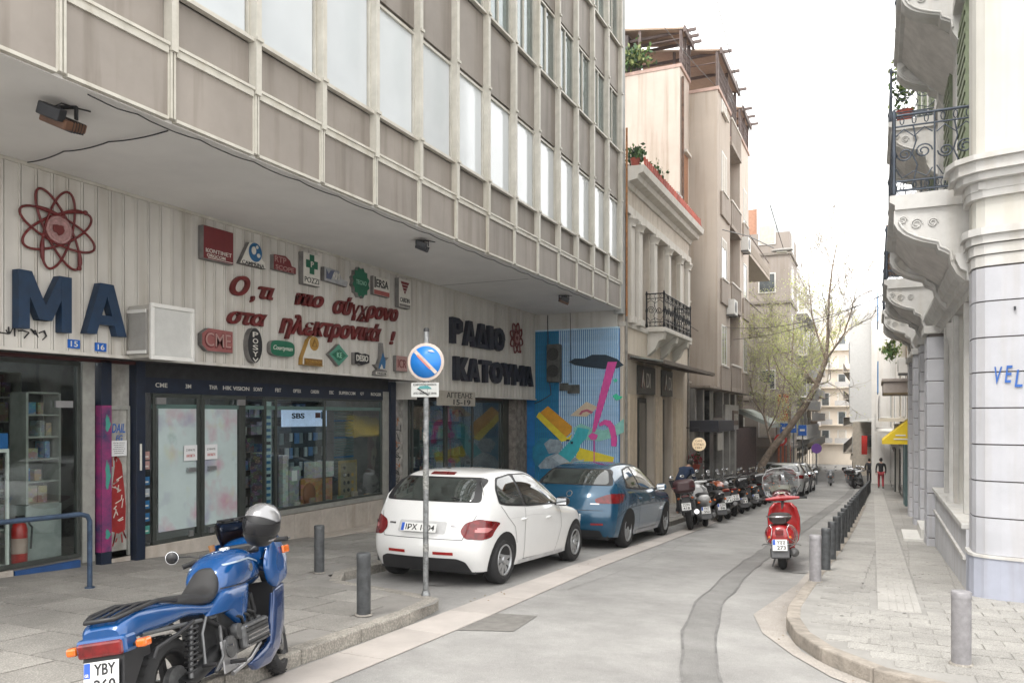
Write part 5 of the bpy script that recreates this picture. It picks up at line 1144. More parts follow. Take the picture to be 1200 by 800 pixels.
for k in range(5):
    z = -.2 + k * 2.9
    for xx in (-8.2, -6.4): 
        f = MB().box(xx, xx + 1.0, 49.95, 50.0, z + .5, z + 1.7).build('window', WHITE, g); MB().box(xx + .07, xx + .93, 49.93, 49.95, z + .57, z + 1.63).build('pane', [mat('closed_blind', (.6, .55, .48), .7), WINB][(k + int(xx)) % 2], f)
    bx('floor_band', -14, -4.5, 49.9, 54.6, z - .15, z, mat('grey_band', (.26, .23, .2), .8), g)
    for j in range(1): win(g, -4.6, 51, 52.4, z + .2, z + 2.2, sill=False)
bx('shopfront', -4.6, -4.55, 50.5, 54.2, -3, -.4, WIN, g)
bx('orange_pier', -5.2, -4.5, 49.2, 49.5, -2.6, 2.9, mat('orange_red_pier', (.55, .16, .08), .7, var=.15), g); bx('pier_band', -5.22, -4.48, 49.15, 49.2, -.1, 1.3, mat('pier_white', (.6, .62, .64), .7), g)
def far_block(nm, label, x, y0, y1, top, floors, m, side=1, depth=9, fh=3.0, balc=True, seed=0, z0=None, shop=True, wm=None):
    """block whose street face looks +x (side=1) or -x (side=-1)"""
    rd = random.Random(seed); zg = gz((y0 + y1) / 2); r = thing(nm, label, 'building', (x, (y0 + y1) / 2, zg)); S_ = side
    a, b = sorted((x, x - S_ * depth)); bx('wall', a, b, y0, y1, zg - 1, top, m, r)
    bx('parapet', a - .08, b + .08, y0 - .04, y1 + .04, top, top + .35, m, r)
    def b2_(nm_, d0, d1, ya, yb, za, zb, mm, par=None): p, q = sorted((x + S_ * d0, x + S_ * d1)); return bx(nm_, p, q, ya, yb, za, zb, mm, par or r)
    n = max(2, int((y1 - y0) / 2.6)); pitch = (y1 - y0) / n
    for k in range(floors):
        z = zg + 3.6 + k * fh
        if z + 2.4 > top: break
        if balc: b2_('balcony_slab', 0, 1.0, y0 + .3, y1 - .3, z - .12, z, m); b2_('balustrade', .95, 1.0, y0 + .3, y1 - .3, z, z + .9, rd.choice([IRON, m, m]) if False else mat('balustrade_grey', (.55, .54, .53), .6))
        for j in range(n):
            c = y0 + (j + .5) * pitch; w = pitch * .28
            f = b2_('window', 0, .05, c - w, c + w, z + (.0 if balc else .8), z + 2.2, wm or WHITE)
            b2_('pane', .05, .07, c - w + .08, c + w - .08, z + (.08 if balc else .88), z + 2.12, WINB if rd.random() < .6 else mat('closed_blind', (.6, .55, .48), .7), f)
    if shop:
        for j in range(n):
            c = y0 + (j + .5) * pitch; f = b2_('shop_window', 0, .06, c - pitch * .4, c + pitch * .4, zg, zg + 2.7, DKFR); b2_('pane', .06, .08, c - pitch * .36, c + pitch * .36, zg + .3, zg + 2.5, WIN, f)
        b2_('shop_band', 0, .25, y0, y1, zg + 2.8, zg + 3.3, m)
    # windows in the end wall that faces the camera
    for k in range(floors):
        z = zg + 4.2 + k * fh
        if z + 1.6 > top: break
        for j in range(2):
            c = (a + b) / 2 + S_ * (depth / 2 - 1.6 - j * 2.6)
            f = bx('window', c - .55, c + .55, y0 - .05, y0, z, z + 1.4, WHITE, r); bx('pane', c - .48, c + .48, y0 - .07, y0 - .05, z + .07, z + 1.33, WINB, f)
    return r
far_block('pale_block', 'pale block with grey balconies just past the grey tower', -5.4, 60.3, 74, 12.5, 5, PALE, seed=1)
far_block('pale_block', 'cream block in the middle distance on the left side', -6.3, 74.3, 92, 13, 6, mat('far_cream', (.62, .54, .44), .8, var=.06), seed=2)
far_block('pale_block', 'peach block farthest along the left side', -7.2, 92.3, 118, 13.5, 6, mat('far_peach', (.60, .48, .38), .8, var=.06), seed=3)
# closing building across the far end of the street
ce = thing('closing_building', 'large pale apartment building closing the far end of the street', 'building', (-8, 152, gz(150)))
bx('wall', -24, 3, 152, 165, -8, 17.5, mat('far_ivory', (.74, .66, .56), .8, var=.06, scale=.3), ce)
for k in range(6):
    z = -3.2 + k * 3.3
    bx('balcony_slab', -20, 1, 151.2, 152, z - .2, z, MATS['far_ivory'], ce)
    for j in range(8):
        f = bx('window', -19.5 + j * 2.7, -18 + j * 2.7, 151.9, 152, z, z + 2.3, WHITE, ce); bx('pane', -19.3 + j * 2.7, -18.2 + j * 2.7, 151.85, 151.9, z + .1, z + 2.2, [WINB, MATS['closed_blind']][(k * 3 + j) % 2], f)
        if (k + j) % 3: bx('balustrade', -19.9 + j * 2.7, -17.6 + j * 2.7, 151.2, 151.3, z, z + .9, MATS['balustrade_grey'], ce)
bx('set_back_floor', -22, 1, 154, 165, 17.5, 20.5, mat('far_white', (.66, .64, .6), .8), ce)
far_block('side_block', 'low ochre block on the bend at the far left', -9.5, 120, 149, 12, 4, mat('far_ochre', (.62, .5, .36), .8, var=.06), seed=6)
# ================================================================== right side: neoclassical corner building
RW = mat('lilac_white_render', (.495, .50, .535), .75, var=.09, scale=1.2, bump=.08, rnd=.04, streak=.10); RWC = mat('warm_white_render', (.58, .565, .52), .75, var=.05, scale=1.5, bump=.06, streak=.10)
MLD = mat('moulding_white', (.58, .57, .55), .7, var=.10, scale=3, streak=.1); JN = mat('joint_brown', (.20, .18, .17), .9, var=.2)  # dark brown of the recessed joints, cores and inner wall
PLS = mat('plinth_lilac', (.40, .42, .50), .8, var=.08, scale=2, streak=.2)
cb = thing('corner_building', 'white neoclassical corner building with banded stone corner', 'building', (2, 18, gz(18)))
CP = [(1.02, 10.85), (1.02, 10.52), (1.05, 10.42), (1.13, 10.345), (1.28, 10.29), (1.7, 10.18), (2.6, 9.98), (4.5, 9.7), (4.5, 10.85)]
def grow(P, d):
    cx = 3.0; cy = 10.9; out = []
    n = len(P)
    for i, (x, y) in enumerate(P):
        if y > 10.8: out.append((x - d if x < 2 else x, y)); continue
        a, b = P[i - 1], P[(i + 1) % n]; tx, ty = b[0] - a[0], b[1] - a[1]; l = math.hypot(tx, ty); out.append((x - (-ty) / l * -d * -1 if False else x + ty / l * d, y - tx / l * d))
    return out
def cprism(nm, d, z0, z1, m, bevel=0, parent=None, smooth=False):
    mb = MB(); mb.prism(grow(CP, d), lambda u, v, t: (u, v, t), z0, z1); o = mb.build(nm, m, parent or cb, bevel=bevel); return o
cprism('corner_core', -.03, -1, 3.9, JN)
JZ = [.06, .48, .89, 1.30, 1.71, 2.11, 2.50, 2.905, 3.29]
for a, b in zip(JZ, JZ[1:]): cprism('stone_band', 0, a + .006, b - .009, RW, .014)
cprism('plinth', .03, -.9, .03, PLS, .01); cprism('plinth_cap', .045, .03, .062, MLD)
for k, (z0, z1, d) in enumerate(((3.30, 3.42, .01), (3.43, 3.54, .03), (3.55, 3.64, .06), (3.64, 3.72, .10))): cprism('necking_moulding', d, z0, z1, MLD, .008)
cprism('neck_shaft', .0, 3.72, 4.06, RWC)
for z0, z1, d in ((4.06, 4.14, .06), (4.24, 4.32, .16), (4.32, 4.44, .22), (4.44, 4.5, .27)): cprism('cornice_moulding', d, z0, z1, MLD, .008)
cprism('dentil_band', .07, 4.14, 4.24, MLD)
for k in range(12):
    t = k / 11; p = grow(CP, .12); x = 1.1 + t * 2.4; y_ = 10.345 - .1 - (x - 1.13) * .235
    MB().obox((x, y_ + .06, 4.19), (.07, .08, .08), Matrix.Rotation(-.23, 3, 'Z')).build('dentil', MLD, cb)
cprism('upper_shaft', .0, 4.5, 15, RWC)
MB().box(1.15, 9, 10.86, 25.5, 3.6, 15.5).build('upper_wall', RWC, cb)
def rb(nm, x0, x1, y0, y1, z0, z1, m, par=None, b=0): return MB().box(x0, x1, y0, y1, z0, z1).build(nm, m, par or cb, bevel=b)
rb('inner_wall', 1.6, 9, 10.86, 25.5, -1.6, 3.6, JN)
# ground floor bay: plinth wall with ledge, windows, column
rb('plinth_wall', .99, 1.58, 10.86, 16.2, -1.3, .27, mat('plinth_white', (.55, .555, .58), .8, var=.08, scale=2, streak=.15)); rb('window_ledge', .94, 1.5, 10.86, 16.2, .27, .34, MLD, b=.012)
rb('plinth_cap', .96, .99, 10.9, 16.2, -.1, -.06, MLD)
for a, b in ((10.86, 12.0), (13.35, 13.8), (15.1, 16.2)): rb('wall_pier', 1.13, 1.58, a, b, .34, 3.2, RWC)
for k, (a, b) in enumerate(((12.0, 13.35), (13.8, 15.1))):
    f = rb('window_frame', 1.30, 1.36, a, b, .34, 3.05, mat('dark_green_frame', (.02, .03, .028), .4)); rb('pane', 1.28, 1.30, a + .12, b - .12, .5, 2.3, WIN, f); rb('transom_panel', 1.27, 1.30, a + .1, b - .1, 2.4, 2.95, mat('transom_grey', (.4, .38, .35), .6), f)
    rb('architrave', 1.06, 1.13, a - .12, a, .34, 3.1, MLD, b=.01); rb('architrave', 1.06, 1.13, b, b + .12, .34, 3.1, MLD, b=.01)
MB().lathe([(.14, .34), (.14, .42), (.11, .46), (.10, 2.6), (.12, 2.75), (.15, 2.8), (.15, 3.0)], (1.12, 13.57, 0), 'z', 20).build('half_column', MLD, cb)
r = rb('red_sticker', 1.262, 1.27, 12.15, 12.5, 2.3, 2.65, REDP)
# entablature over windows
mb = MB(); mb.prism([(1.6, 3.1), (1.06, 3.1), (1.06, 3.2), (1.0, 3.24), (1.0, 3.34), (.93, 3.38), (.88, 3.5), (.88, 3.56), (1.6, 3.6)], lambda u, v, d: (u, d, v), 10.87, 25.5); mb.build('entablature', MLD, cb)
# banded pilasters along the street
def pilaster(y0, y1, x0=.86):
    z = gz(y1) - .1; n = 0
    rb('pilaster_core', x0 + .03, 1.6, y0 + .01, y1 - .01, z, 3.1, JN)
    zz = z + .0
    while zz < 3.05:
        z2 = min(zz + .405, 3.1); rb('stone_band', x0, 1.6, y0, y1, zz + .007, z2 - .007, RW, b=.01); zz = z2
    rb('pilaster_capital', x0 - .05, 1.6, y0 - .05, y1 + .05, 3.1, 3.24, MLD, b=.015)
pilaster(16.25, 17.0); pilaster(18.6, 19.3); pilaster(21.6, 22.3); pilaster(24.7, 25.5)
rb('door_leaf', 1.35, 1.4, 17.0, 18.6, gz(18), 2.6, mat('door_greywood', (.22, .2, .18), .6, var=.2)); rb('door_case', 1.2, 1.35, 17.0, 17.12, gz(18), 2.9, MLD); rb('door_case', 1.2, 1.35, 18.48, 18.6, gz(18), 2.9, MLD)
for k, (a, b) in enumerate(((19.3, 21.6), (22.3, 24.7))):
    rb('plinth_wall', 1.0, 1.58, a, b, -1.7, -.2, MATS['plinth_white']); f = rb('window_frame', 1.30, 1.36, a + .4, b - .4, -.2, 2.9, MATS['dark_green_frame']); rb('pane', 1.28, 1.3, a + .5, b - .5, -.1, 2.8, WIN, f)
    rb('wall_pier', 1.13, 1.58, a, a + .4, -.2, 3.1, RWC); rb('wall_pier', 1.13, 1.58, b - .4, b, -.2, 3.1, RWC)
s1 = thing('door_step', 'two white marble doorsteps by the entrance of the corner building', 'step', (.75, 17.8, gz(17.8) + .12))
MB().box(.50, .86, 17.05, 18.4, gz(18.4) + .05, gz(17) + .17).build('step', mat('marble_white', (.62, .61, .58), .5, var=.08), s1, bevel=.015); MB().box(.80, 1.2, 17.1, 18.5, gz(18.4) + .05, gz(17) + .36).build('step', MATS['marble_white'], s1, bevel=.015)
# upper windows with green louvred shutters
SHT = mat('shutter_green', (.20, .24, .15), .6, var=.15)
for z in (4.6, 7.9, 11.4):
    for y_ in (12.2, 14.6, 18.7, 21.2, 23.6):
        f = rb('window', 1.10, 1.15, y_ - .62, y_ + .62, z, z + 2.5, MLD); 
        for s_ in (-1, 1):
            sh = rb('shutter', 1.06, 1.10, *sorted((y_ + s_ * .02, y_ + s_ * .52)), z + .05, z + 2.4, SHT, f)
        for k in range(15): rb('slat', 1.045, 1.06, y_ - .5, y_ + .5, z + .12 + k * .15, z + .2 + k * .15, SHT, f)
        rb('hood', .98, 1.15, y_ - .75, y_ + .75, z + 2.55, z + 2.7, MLD, f, .01)
rb('string_course', 1.05, 1.15, 10.9, 25.5, 7.4, 7.6, MLD); rb('string_course', 1.05, 1.15, 10.9, 25.5, 10.9, 11.1, MLD)
for y_ in (10.95, 13.35, 16.6, 20, 22.4, 25.1): rb('upper_pilaster', 1.07, 1.15, y_ - .22, y_ + .22, 3.7, 7.4, MLD, b=.01); rb('upper_pilaster', 1.07, 1.15, y_ - .22, y_ + .22, 7.6, 10.9, MLD, b=.01)
RIRON = mat('iron_blue_grey', (.07, .085, .11), .45, .5, var=.2)
def console_balcony(label, y0, y1, z, xo=.17, rail=True, step=.62):
    r = thing('stone_balcony', label, 'balcony', (1.1, (y0 + y1) / 2, z - .2), group=None)
    mb = MB(); mb.prism([(1.15, z - .2), (xo + .06, z - .2), (xo + .06, z - .14), (xo, z - .1), (xo, z - .02), (1.15, z)], lambda u, v, d: (u, d, v), y0, y1); mb.build('slab', MLD, r, bevel=.008)
    u0 = 1.15; w = u0 - xo
    prof = [(0, 0), (w - .05, 0), (w - .05, -.16), (w - .09, -.24), (w - .16, -.31), (w - .26, -.37), (w - .38, -.42), (w - .52, -.46), (w - .54, -.53), (w - .60, -.56), (w - .66, -.60), (w - .68, -.72), (w - .74, -.84), (w - .82, -.92), (0, -.98)]
    for a in (y0 + .04, y1 - .36):
        mb = MB(); mb.prism([(u0 - u, z - .2 + v) for u, v in prof], lambda u, v, d: (u, d, v), a, a + .32); br = mb.build('console', MLD, r, bevel=.012)
        # raised rim and scroll relief on the side that faces down the street
        pts = [(u0 - u * .93 - .01, a - .012, z - .2 + v * .93) for u, v in prof[2:12]]
        MB().tube(pts, .016, 6).build('scroll_rim', MLD, br)
        for c, rr in (((w - .3), .07), ((w - .48), .06), (w - .15, .05)):
            MB().tube([(u0 - c + rr * (1 - j / 26) * math.cos(j * .6), a - .01, z - .33 - (.0 if c > w - .3 else .06) + rr * (1 - j / 26) * math.sin(j * .6)) for j in range(20)], .008, 5).build('scroll_relief', MLD, br)
    mb = MB(); mb.prism([(u0, z - .2), (u0 - w + .12, z - .2), (u0 - w + .35, z - .5), (u0 - .2, z - .8), (u0, z - 1.0)], lambda u, v, d: (u, d, v), y0 + .38, y1 - .38); mb.build('underside', mat('underside_stone', (.64, .61, .58), .8, var=.12, scale=4), r)
    if rail: scroll_rail(r, [(1.12, y0 + .05, 0), (xo + .05, y0 + .05, 0), (xo + .05, y1 - .05, 0), (1.12, y1 - .05, 0)], z, .98, step, RIRON, big=False, wid=.011)
    return r
console_balcony('nearest stone balcony with scrolled iron railing on the corner building', 11.0, 14.2, 4.38, step=.42)
console_balcony('second first-floor stone balcony, behind the nearest one', 17.6, 20.2, 4.36)
console_balcony('third first-floor stone balcony, smallest seen below the eave', 22.6, 25.0, 4.36)
console_balcony('upper stone balcony cut by the top edge of the photo', 12.5, 15.5, 7.85, xo=.3, step=.42)
b_ = console_balcony('upper stone balcony with a plant behind its railing', 17.6, 20.2, 7.5, xo=.25)
pp = thing('potted_plant', 'small plant in a pot on the upper stone balcony', 'plant', (.55, 17.9, 7.5)); MB().lathe([(.12, 0), (.17, .28)], (.55, 17.95, 7.5), 'z', 12).build('pot', TILE, pp); leafy('foliage', None, None, (.5, 17.9, 8.25), (.25, .25, .5), 150, .12, [GRN1, GRN2], 12, parent=pp)
# blue spray lettering
gr = thing('graffiti_tag', 'blue spray painted letters on the banded stone corner', 'graffiti', (1.5, 10.2, 2.1))
for s_, x, z in (('V', 1.25, 2.07), ('E', 1.345, 2.08), ('L', 1.435, 2.03), ('I', 1.50, 2.05), ('P', 1.56, 2.17)):
    ang = -.255; M = T(x, 10.29 - (x - 1.28) * .262 - .012, z) @ Matrix.Rotation(ang, 4, 'Z') @ FY; text(s_, M, .075 if s_ != 'I' else .022, .19 if s_ != 'P' else .17, MATS['spray_blue'], gr, .004, .2, .01, 'letter')
MB().box(1.39, 1.41, 10.225, 10.245, 2.78, 2.82).build('nail', DARKM, cb)
# ---------------------------------------------------------------- further along the right
BEI = mat('beige_old', (.58, .48, .38), .8, var=.1, scale=1.5, streak=.25)
e2 = thing('eave_house', 'older beige house with wooden eave beyond the corner building', 'building', (2, 30, gz(30)))
rb('wall', 1.12, 9, 25.55, 34, -2.5, 7.0, BEI, e2); rb('roof_eave', .30, 9, 25.6, 34.1, 7.0, 7.15, mat('eave_wood', (.33, .2, .12), .7), e2); MB().prism([(.3, 7.16), (9, 7.16), (5, 8.3)], lambda u, v, d: (u, d, v), 25.6, 34.1).build('roof', mat('roof_tiles', (.45, .27, .18), .8, var=.2), e2)
for k in range(3):
    for z in (3.6,):
        f = rb('window', 1.05, 1.12, 26.6 + k * 2.5, 27.8 + k * 2.5, z, z + 1.9, WHITE, e2); rb('pane', 1.03, 1.05, 26.7 + k * 2.5, 27.7 + k * 2.5, z + .1, z + 1.8, MATS['louvred_shutter'], f)
rb('slab_canopy', .23, 1.12, 26.0, 29.5, 2.28, 2.62, mat('canopy_stone', (.40, .35, .32), .8, var=.1), e2, .03); rb('canopy_lip', .19, 1.12, 25.95, 29.55, 2.62, 2.72, MATS['canopy_stone'], e2, .02)
rb('sign_board', 1.0, 1.06, 26.2, 29.4, 1.65, 2.25, mat('pinkish_board', (.45, .22, .2), .6, var=.3), e2)
rb('dark_door', 1.03, 1.12, 25.8, 27.2, -1.6, 1.3, DOORB, e2); rb('red_jamb', .95, 1.12, 27.3, 27.6, -1.6, 1.6, mat('red_jamb', (.3, .05, .05), .5), e2); rb('dark_window', 1.03, 1.12, 28, 29.6, -1, 1.2, WIN, e2)
rb('green_shutter', .95, 1.12, 30.5, 32.4, -1.7, 1.0, mat('shutter_bluegreen', (.10, .18, .19), .5), e2)
YL = mat('awning_yellow', (.72, .52, .015), .7, var=.05)
aw = thing('yellow_awning', 'bright yellow shop awning on the right side of the street', 'awning', (.6, 26.3, .82))
MB().prism([(1.02, 1.62), (.2, .90), (.2, .80), (.22, .80), (1.02, 1.58)], lambda u, v, d: (u, d, v), 25.55, 27.6).build('canvas', YL, aw)
for y_ in (25.53, 27.6): MB().prism([(1.02, 1.62), (.2, .90), (.2, .80), (1.02, .80)], lambda u, v, d: (u, d, v), y_, y_ + .015).build('side_cloth', YL, aw)
for z, w in ((1.06, .26), (.95, .36)): MB().box(.68 - w / 2, .68 + w / 2, 25.515, 25.53, z - .018, z + .018).build('white_lettering', WHITE, aw)
MB().tube([(1.0, 25.56, .82), (.22, 25.56, .82), (.22, 27.6, .82)], .012, 6).build('frame', STEEL, aw)
far_block('cream_house', 'cream house with blue balcony panels on the right side', 1.15, 34.1, 45, 6.6, 2, mat('cream_old', (.64, .58, .48), .8, var=.07, scale=1), side=-1, seed=11)
for k, (z, c) in enumerate(((2.55, 'lower'), (5.5, 'upper'))):
    o = tag(MB().box(.1, .14, 35 + k, 38.5 + k, z, z + 1.25).build('balcony_cloth', mat('panel_blue', (.08, .28, .62), .5, var=.1)), '%s blue cloth hung on a balcony railing on the right' % c, 'cloth')
leafy('balcony_plant', 'green plant on a balcony beyond the yellow awning', 'plant', (.6, 36, 4.3), (.35, .6, .4), 200, .2, [GRN1, GRN2], 14)
far_block('white_house', 'narrow white house behind the blue balcony panels', 1.0, 45.1, 60, 6.2, 2, PALE, side=-1, seed=12)
mo = thing('modern_block', 'pale grey modern block overhanging the far right pavement', 'building', (0, 78, gz(78)))
rb('wall', -.2, 9, 60.5, 95, -6, 8.8, PALE, mo); MB().box(-1.6, 0, 61, 95, 1.2, 8.8).build('overhang', mat('modern_pale', (.58, .58, .57), .7, var=.05), mo)
for k in range(2):
    z = 2.4 + k * 3.0
    for j in range(12): f = rb('window', -1.66, -1.6, 61.5 + j * 2.7, 63.9 + j * 2.7, z, z + 1.5, ALU, mo); rb('pane', -1.68, -1.66, 61.6 + j * 2.7, 63.8 + j * 2.7, z + .1, z + 1.4, WINB, f)
far_block('pale_block', 'far pale block on the right where the street bends', -2.2, 95.5, 135, 9, 4, mat('far_cream2', (.64, .57, .48), .8), side=-1, seed=14)
tag(MB().box(-.8, -.45, 58, 58.05, -.95, .3).build('red_banner', mat('banner_red', (.75, .03, .02), .6)), 'tall red shop banner far down the right pavement', 'banner')
wb = tag(MB().prism([(-1.4, 1.2), (.9, 1.5), (.9, 1.6), (-1.4, 1.3)], lambda u, v, d: (u, d, v), 55, 57).build('white_awning', WHITE), 'white awning above the red banner far down the street', 'awning')
# ================================================================== leaning tree, wires, lamp
BARK = mat('bark', (.38, .30, .235), .85, var=.3, scale=6, bump=.6, bscale=25); TWIG = mat('twig', (.55, .49, .43), .85, var=.2, scale=9)
NEWL = leafm('young_leaf', (.58, .62, .26), (.46, .52, .18)); NEWL2 = leafm('young_leaf_pale', (.72, .72, .42), (.6, .6, .3))
tr = thing('street_tree', 'tall leaning tree with bare upper twigs and fresh pale green leaves', 'tree', (-4.75, 38, gz(38) + .1))
YT = 38.0; rd = random.Random(77)
def q3(x, z, dy=0): return Vector((x, YT + dy, z))
trunk = [(-4.85, -1.95, .30), (-4.8, -1.2, .26), (-4.7, -.6, .25), (-4.25, .12, .22), (-3.5, 1.1, .20), (-2.85, 2.05, .185), (-2.36, 3.0, .17), (-1.98, 4.1, .15)]
tp = MB(); tp.tube([q3(x, z) for x, z, r in trunk], [r * .72 for *_, r in trunk], 12).build('trunk', BARK, tr)
segs = []; leaves = []
def limb(pts, r0, r1, depth, leafy_):
    P = [Vector(p) for p in pts]; n = len(P)
    segs.append((P, [r0 + (r1 - r0) * i / (n - 1) for i in range(n)], depth))
    if depth >= 4: 
        leaves.extend([(p, leafy_) for p in P[1:]]); return
    for i in range(1, n):
        k = [3, 3, 2, 2][depth] if i > 0 else 0
        for _ in range(k):
            if rd.random() < (.55 if depth < 2 else .62):
                base = P[i]; d = (P[i] - P[i - 1]).normalized(); ax = Vector((rd.gauss(0, 1), rd.gauss(0, 1), rd.gauss(0, .5))).normalized()
                nd = (d * .75 + ax * .65 + Vector((0, 0, .18))).normalized(); L_ = [0, 1.5, 1.0, .62][depth] if depth else 2.2
                L_ *= rd.uniform(.6, 1.25); q = [base]; m_ = 4
                for j in range(m_):
                    nd = (nd + Vector((rd.gauss(0, .16), rd.gauss(0, .16), rd.gauss(.05, .12)))).normalized(); q.append(q[-1] + nd * L_ / m_)
                rr = (r0 + (r1 - r0) * i / (n - 1)) * .55
                limb(q, max(rr, .010), max(rr * .35, .006), depth + 1, leafy_)
def L(*pts): return [q3(x, z, dy) for x, z, dy in pts]
limb(L((-1.98, 4.1, 0), (-1.9, 5.0, .1), (-1.88, 5.9, 0), (-1.82, 7.0, -.2), (-1.7, 8.2, -.1), (-1.5, 9.3, 0)), .085, .02, 1, .25)
limb(L((-1.98, 4.1, 0), (-1.6, 4.6, -.3), (-1.2, 5.2, -.5), (-.9, 6.2, -.6), (-.7, 7.2, -.6)), .05, .015, 1, .15)
limb(L((-1.98, 4.1, 0), (-2.3, 5.1, .3), (-2.6, 6.2, .6), (-2.7, 7.4, .7), (-2.8, 8.6, .8)), .05, .015, 1, .2)
limb(L((-2.36, 3.0, 0), (-2.9, 3.7, .4), (-3.6, 4.2, .8), (-4.2, 4.8, 1.2), (-4.6, 5.6, 1.4)), .045, .015, 1, 1.)
limb(L((-4.25, .12, 0), (-4.45, .9, 0), (-4.62, 1.6, 0), (-4.6, 2.6, .1), (-4.4, 3.6, .2), (-4.5, 4.7, .3)), .06, .02, 1, 1.)
limb(L((-4.62, 1.6, 0), (-5.0, 2.3, -.4), (-5.1, 3.1, -.8), (-4.9, 3.9, -1.)), .04, .015, 1, 1.)
limb(L((-2.85, 2.05, 0), (-3.3, 2.9, -.5), (-3.8, 3.5, -.9), (-4.1, 4.3, -1.1)), .035, .015, 1, 1.)
limb(L((-4.45, .9, 0), (-4.0, 1.7, -.6), (-3.7, 2.6, -.9), (-3.6, 3.5, -1)), .035, .015, 1, 1.)
limb(L((-2.36, 3.0, 0), (-1.9, 3.1, -.4), (-1.4, 2.8, -.7), (-1.1, 2.2, -.9)), .045, .012, 2, .5)
for d, nm, m_, sides in ((1, 'limb', BARK, 8),):
    for P, R_, dd in segs:
        if dd == d: MB().tube(P, R_, sides).build(nm, m_, tr)
mb = MB()
for P, R_, dd in segs:
    if dd > 1: mb.tube(P, R_, 4 if dd > 2 else 5)
cr = mb.build('twigs', TWIG, tr); cr['kind'] = 'stuff'
mb = MB(); nl = 0
for p, lf in leaves:
    k = ((3 if rd.random() < .3 else 2) if lf >= 1 else (1 if rd.random() < lf else 0))
    for _ in range(k):
        c = p + Vector((rd.gauss(0, .14), rd.gauss(0, .14), rd.gauss(0, .12))); R = Euler((rd.uniform(0, 6), rd.uniform(0, 6), rd.uniform(0, 6))).to_matrix(); s = rd.uniform(.045, .08)
        mb._add([c + R @ Vector(q) * s for q in ((-.6, 0, 0), (0, -.35, .08), (.6, 0, 0), (0, .35, .08))], [(0, 1, 2, 3)], rd.randrange(2)); nl += 1
mb.build('crown', [NEWL, NEWL2], tr, kind='stuff'); print('leaves', nl)
# second slim pale tree behind, seen as a light haze of leaves
t2 = thing('young_tree', 'slim young tree with pale leaves behind the leaning tree', 'tree', (-4.4, 47, gz(47) + .1)); segs2 = segs; segs = []; leaves = []
YT = 47.0
limb(L((-4.4, -2.4, 0), (-4.4, 0, 0), (-4.3, 2.5, 0), (-4.2, 5, 0), (-4.1, 7.2, 0)), .12, .03, 1, .8)
limb(L((-4.3, 2.5, 0), (-3.6, 3.8, .3), (-3.2, 5.2, .5), (-3, 6.6, .6)), .06, .02, 1, .8)
limb(L((-4.3, 1.5, 0), (-4.9, 3.2, .3), (-5.2, 5.2, .5)), .06, .02, 1, .9)
for P, R_, dd in segs:
    if dd == 1: MB().tube(P, R_, 7).build('limb', BARK, t2)
mb = MB(); [mb.tube(P, R_, 4) for P, R_, dd in segs if dd > 1]; mb.build('twigs', TWIG, t2, kind='stuff')
mb = MB()
for p, lf in leaves:
    for _ in range(3):
        c = p + Vector((rd.gauss(0, .2), rd.gauss(0, .2), rd.gauss(0, .2))); R = Euler((rd.uniform(0, 6), rd.uniform(0, 6), rd.uniform(0, 6))).to_matrix(); s = rd.uniform(.08, .14)
        mb._add([c + R @ Vector(q) * s for q in ((-.6, 0, 0), (0, -.35, .08), (.6, 0, 0), (0, .35, .08))], [(0, 1, 2, 3)], rd.randrange(2))
mb.build('crown', [NEWL, NEWL2], t2, kind='stuff')
# wires and hung street lamp
def wire(lbl, a, b, sag, r=.012):
    P = [(a[0] + (b[0]-a[0])*t/24, a[1] + (b[1]-a[1])*t/24, a[2] + (b[2]-a[2])*t/24 - 4*sag*(t/24)*(1-t/24)) for t in range(25)]; tag(MB().tube(P, r, 5).build('overhead_wire', BLACK), lbl, 'wire')
wire('overhead wire falling from the top of the picture to the hung lamp', (-4.35, 20, 15.6), (-2.98, 30, 7.62), .5)
wire('overhead wire crossing the street in front of the grey tower', (-5.2, 31, 5.0), (1.1, 26, 5.6), .5, .01)
wire('second overhead wire crossing near the leaning tree', (-5.2, 33, 4.7), (1.1, 30, 6.2), .4, .01)
wire('thin wire along the beige block towards the tree', (-6.1, 28.4, 4.9), (-5.2, 44, 5.2), .4, .012)
wire('thin wire beside the cream house running up to the roof terraces', (-5.8, 21, 13), (-5.3, 34, 14.6), .2, .01)
lm = thing('hung_street_lamp', 'flat grey street lamp hung over the street on wires', 'street lamp', (-2.95, 30, 7.5))
mb = MB(); mb.rings([sring((-3.38 + k * .145, 30, 7.55), .13 * s, .07 * s, 12) for k, s in enumerate((.4, .8, 1, 1, .9, .5))], smooth=True); mb.build('housing', mat('lamp_grey', (.42, .41, .39), .4), lm); MB().box(-3.2, -2.85, 29.9, 30.1, 7.46, 7.5).build('lens', mat('lamp_lens', (.6, .58, .5), .2), lm)
MB().tube([(-5.2, 30.5, 8.6), (-4.2, 30.2, 8.2), (-3.3, 30, 7.65)], .02, 6).build('arm', STEEL, lm)
tag(MB().tube([(-6.3, 30, 15.2), (-6.3, 30, 17.6)], .015, 5).build('roof_antenna', STEEL), 'thin roof antenna above the first roof terrace', 'antenna')
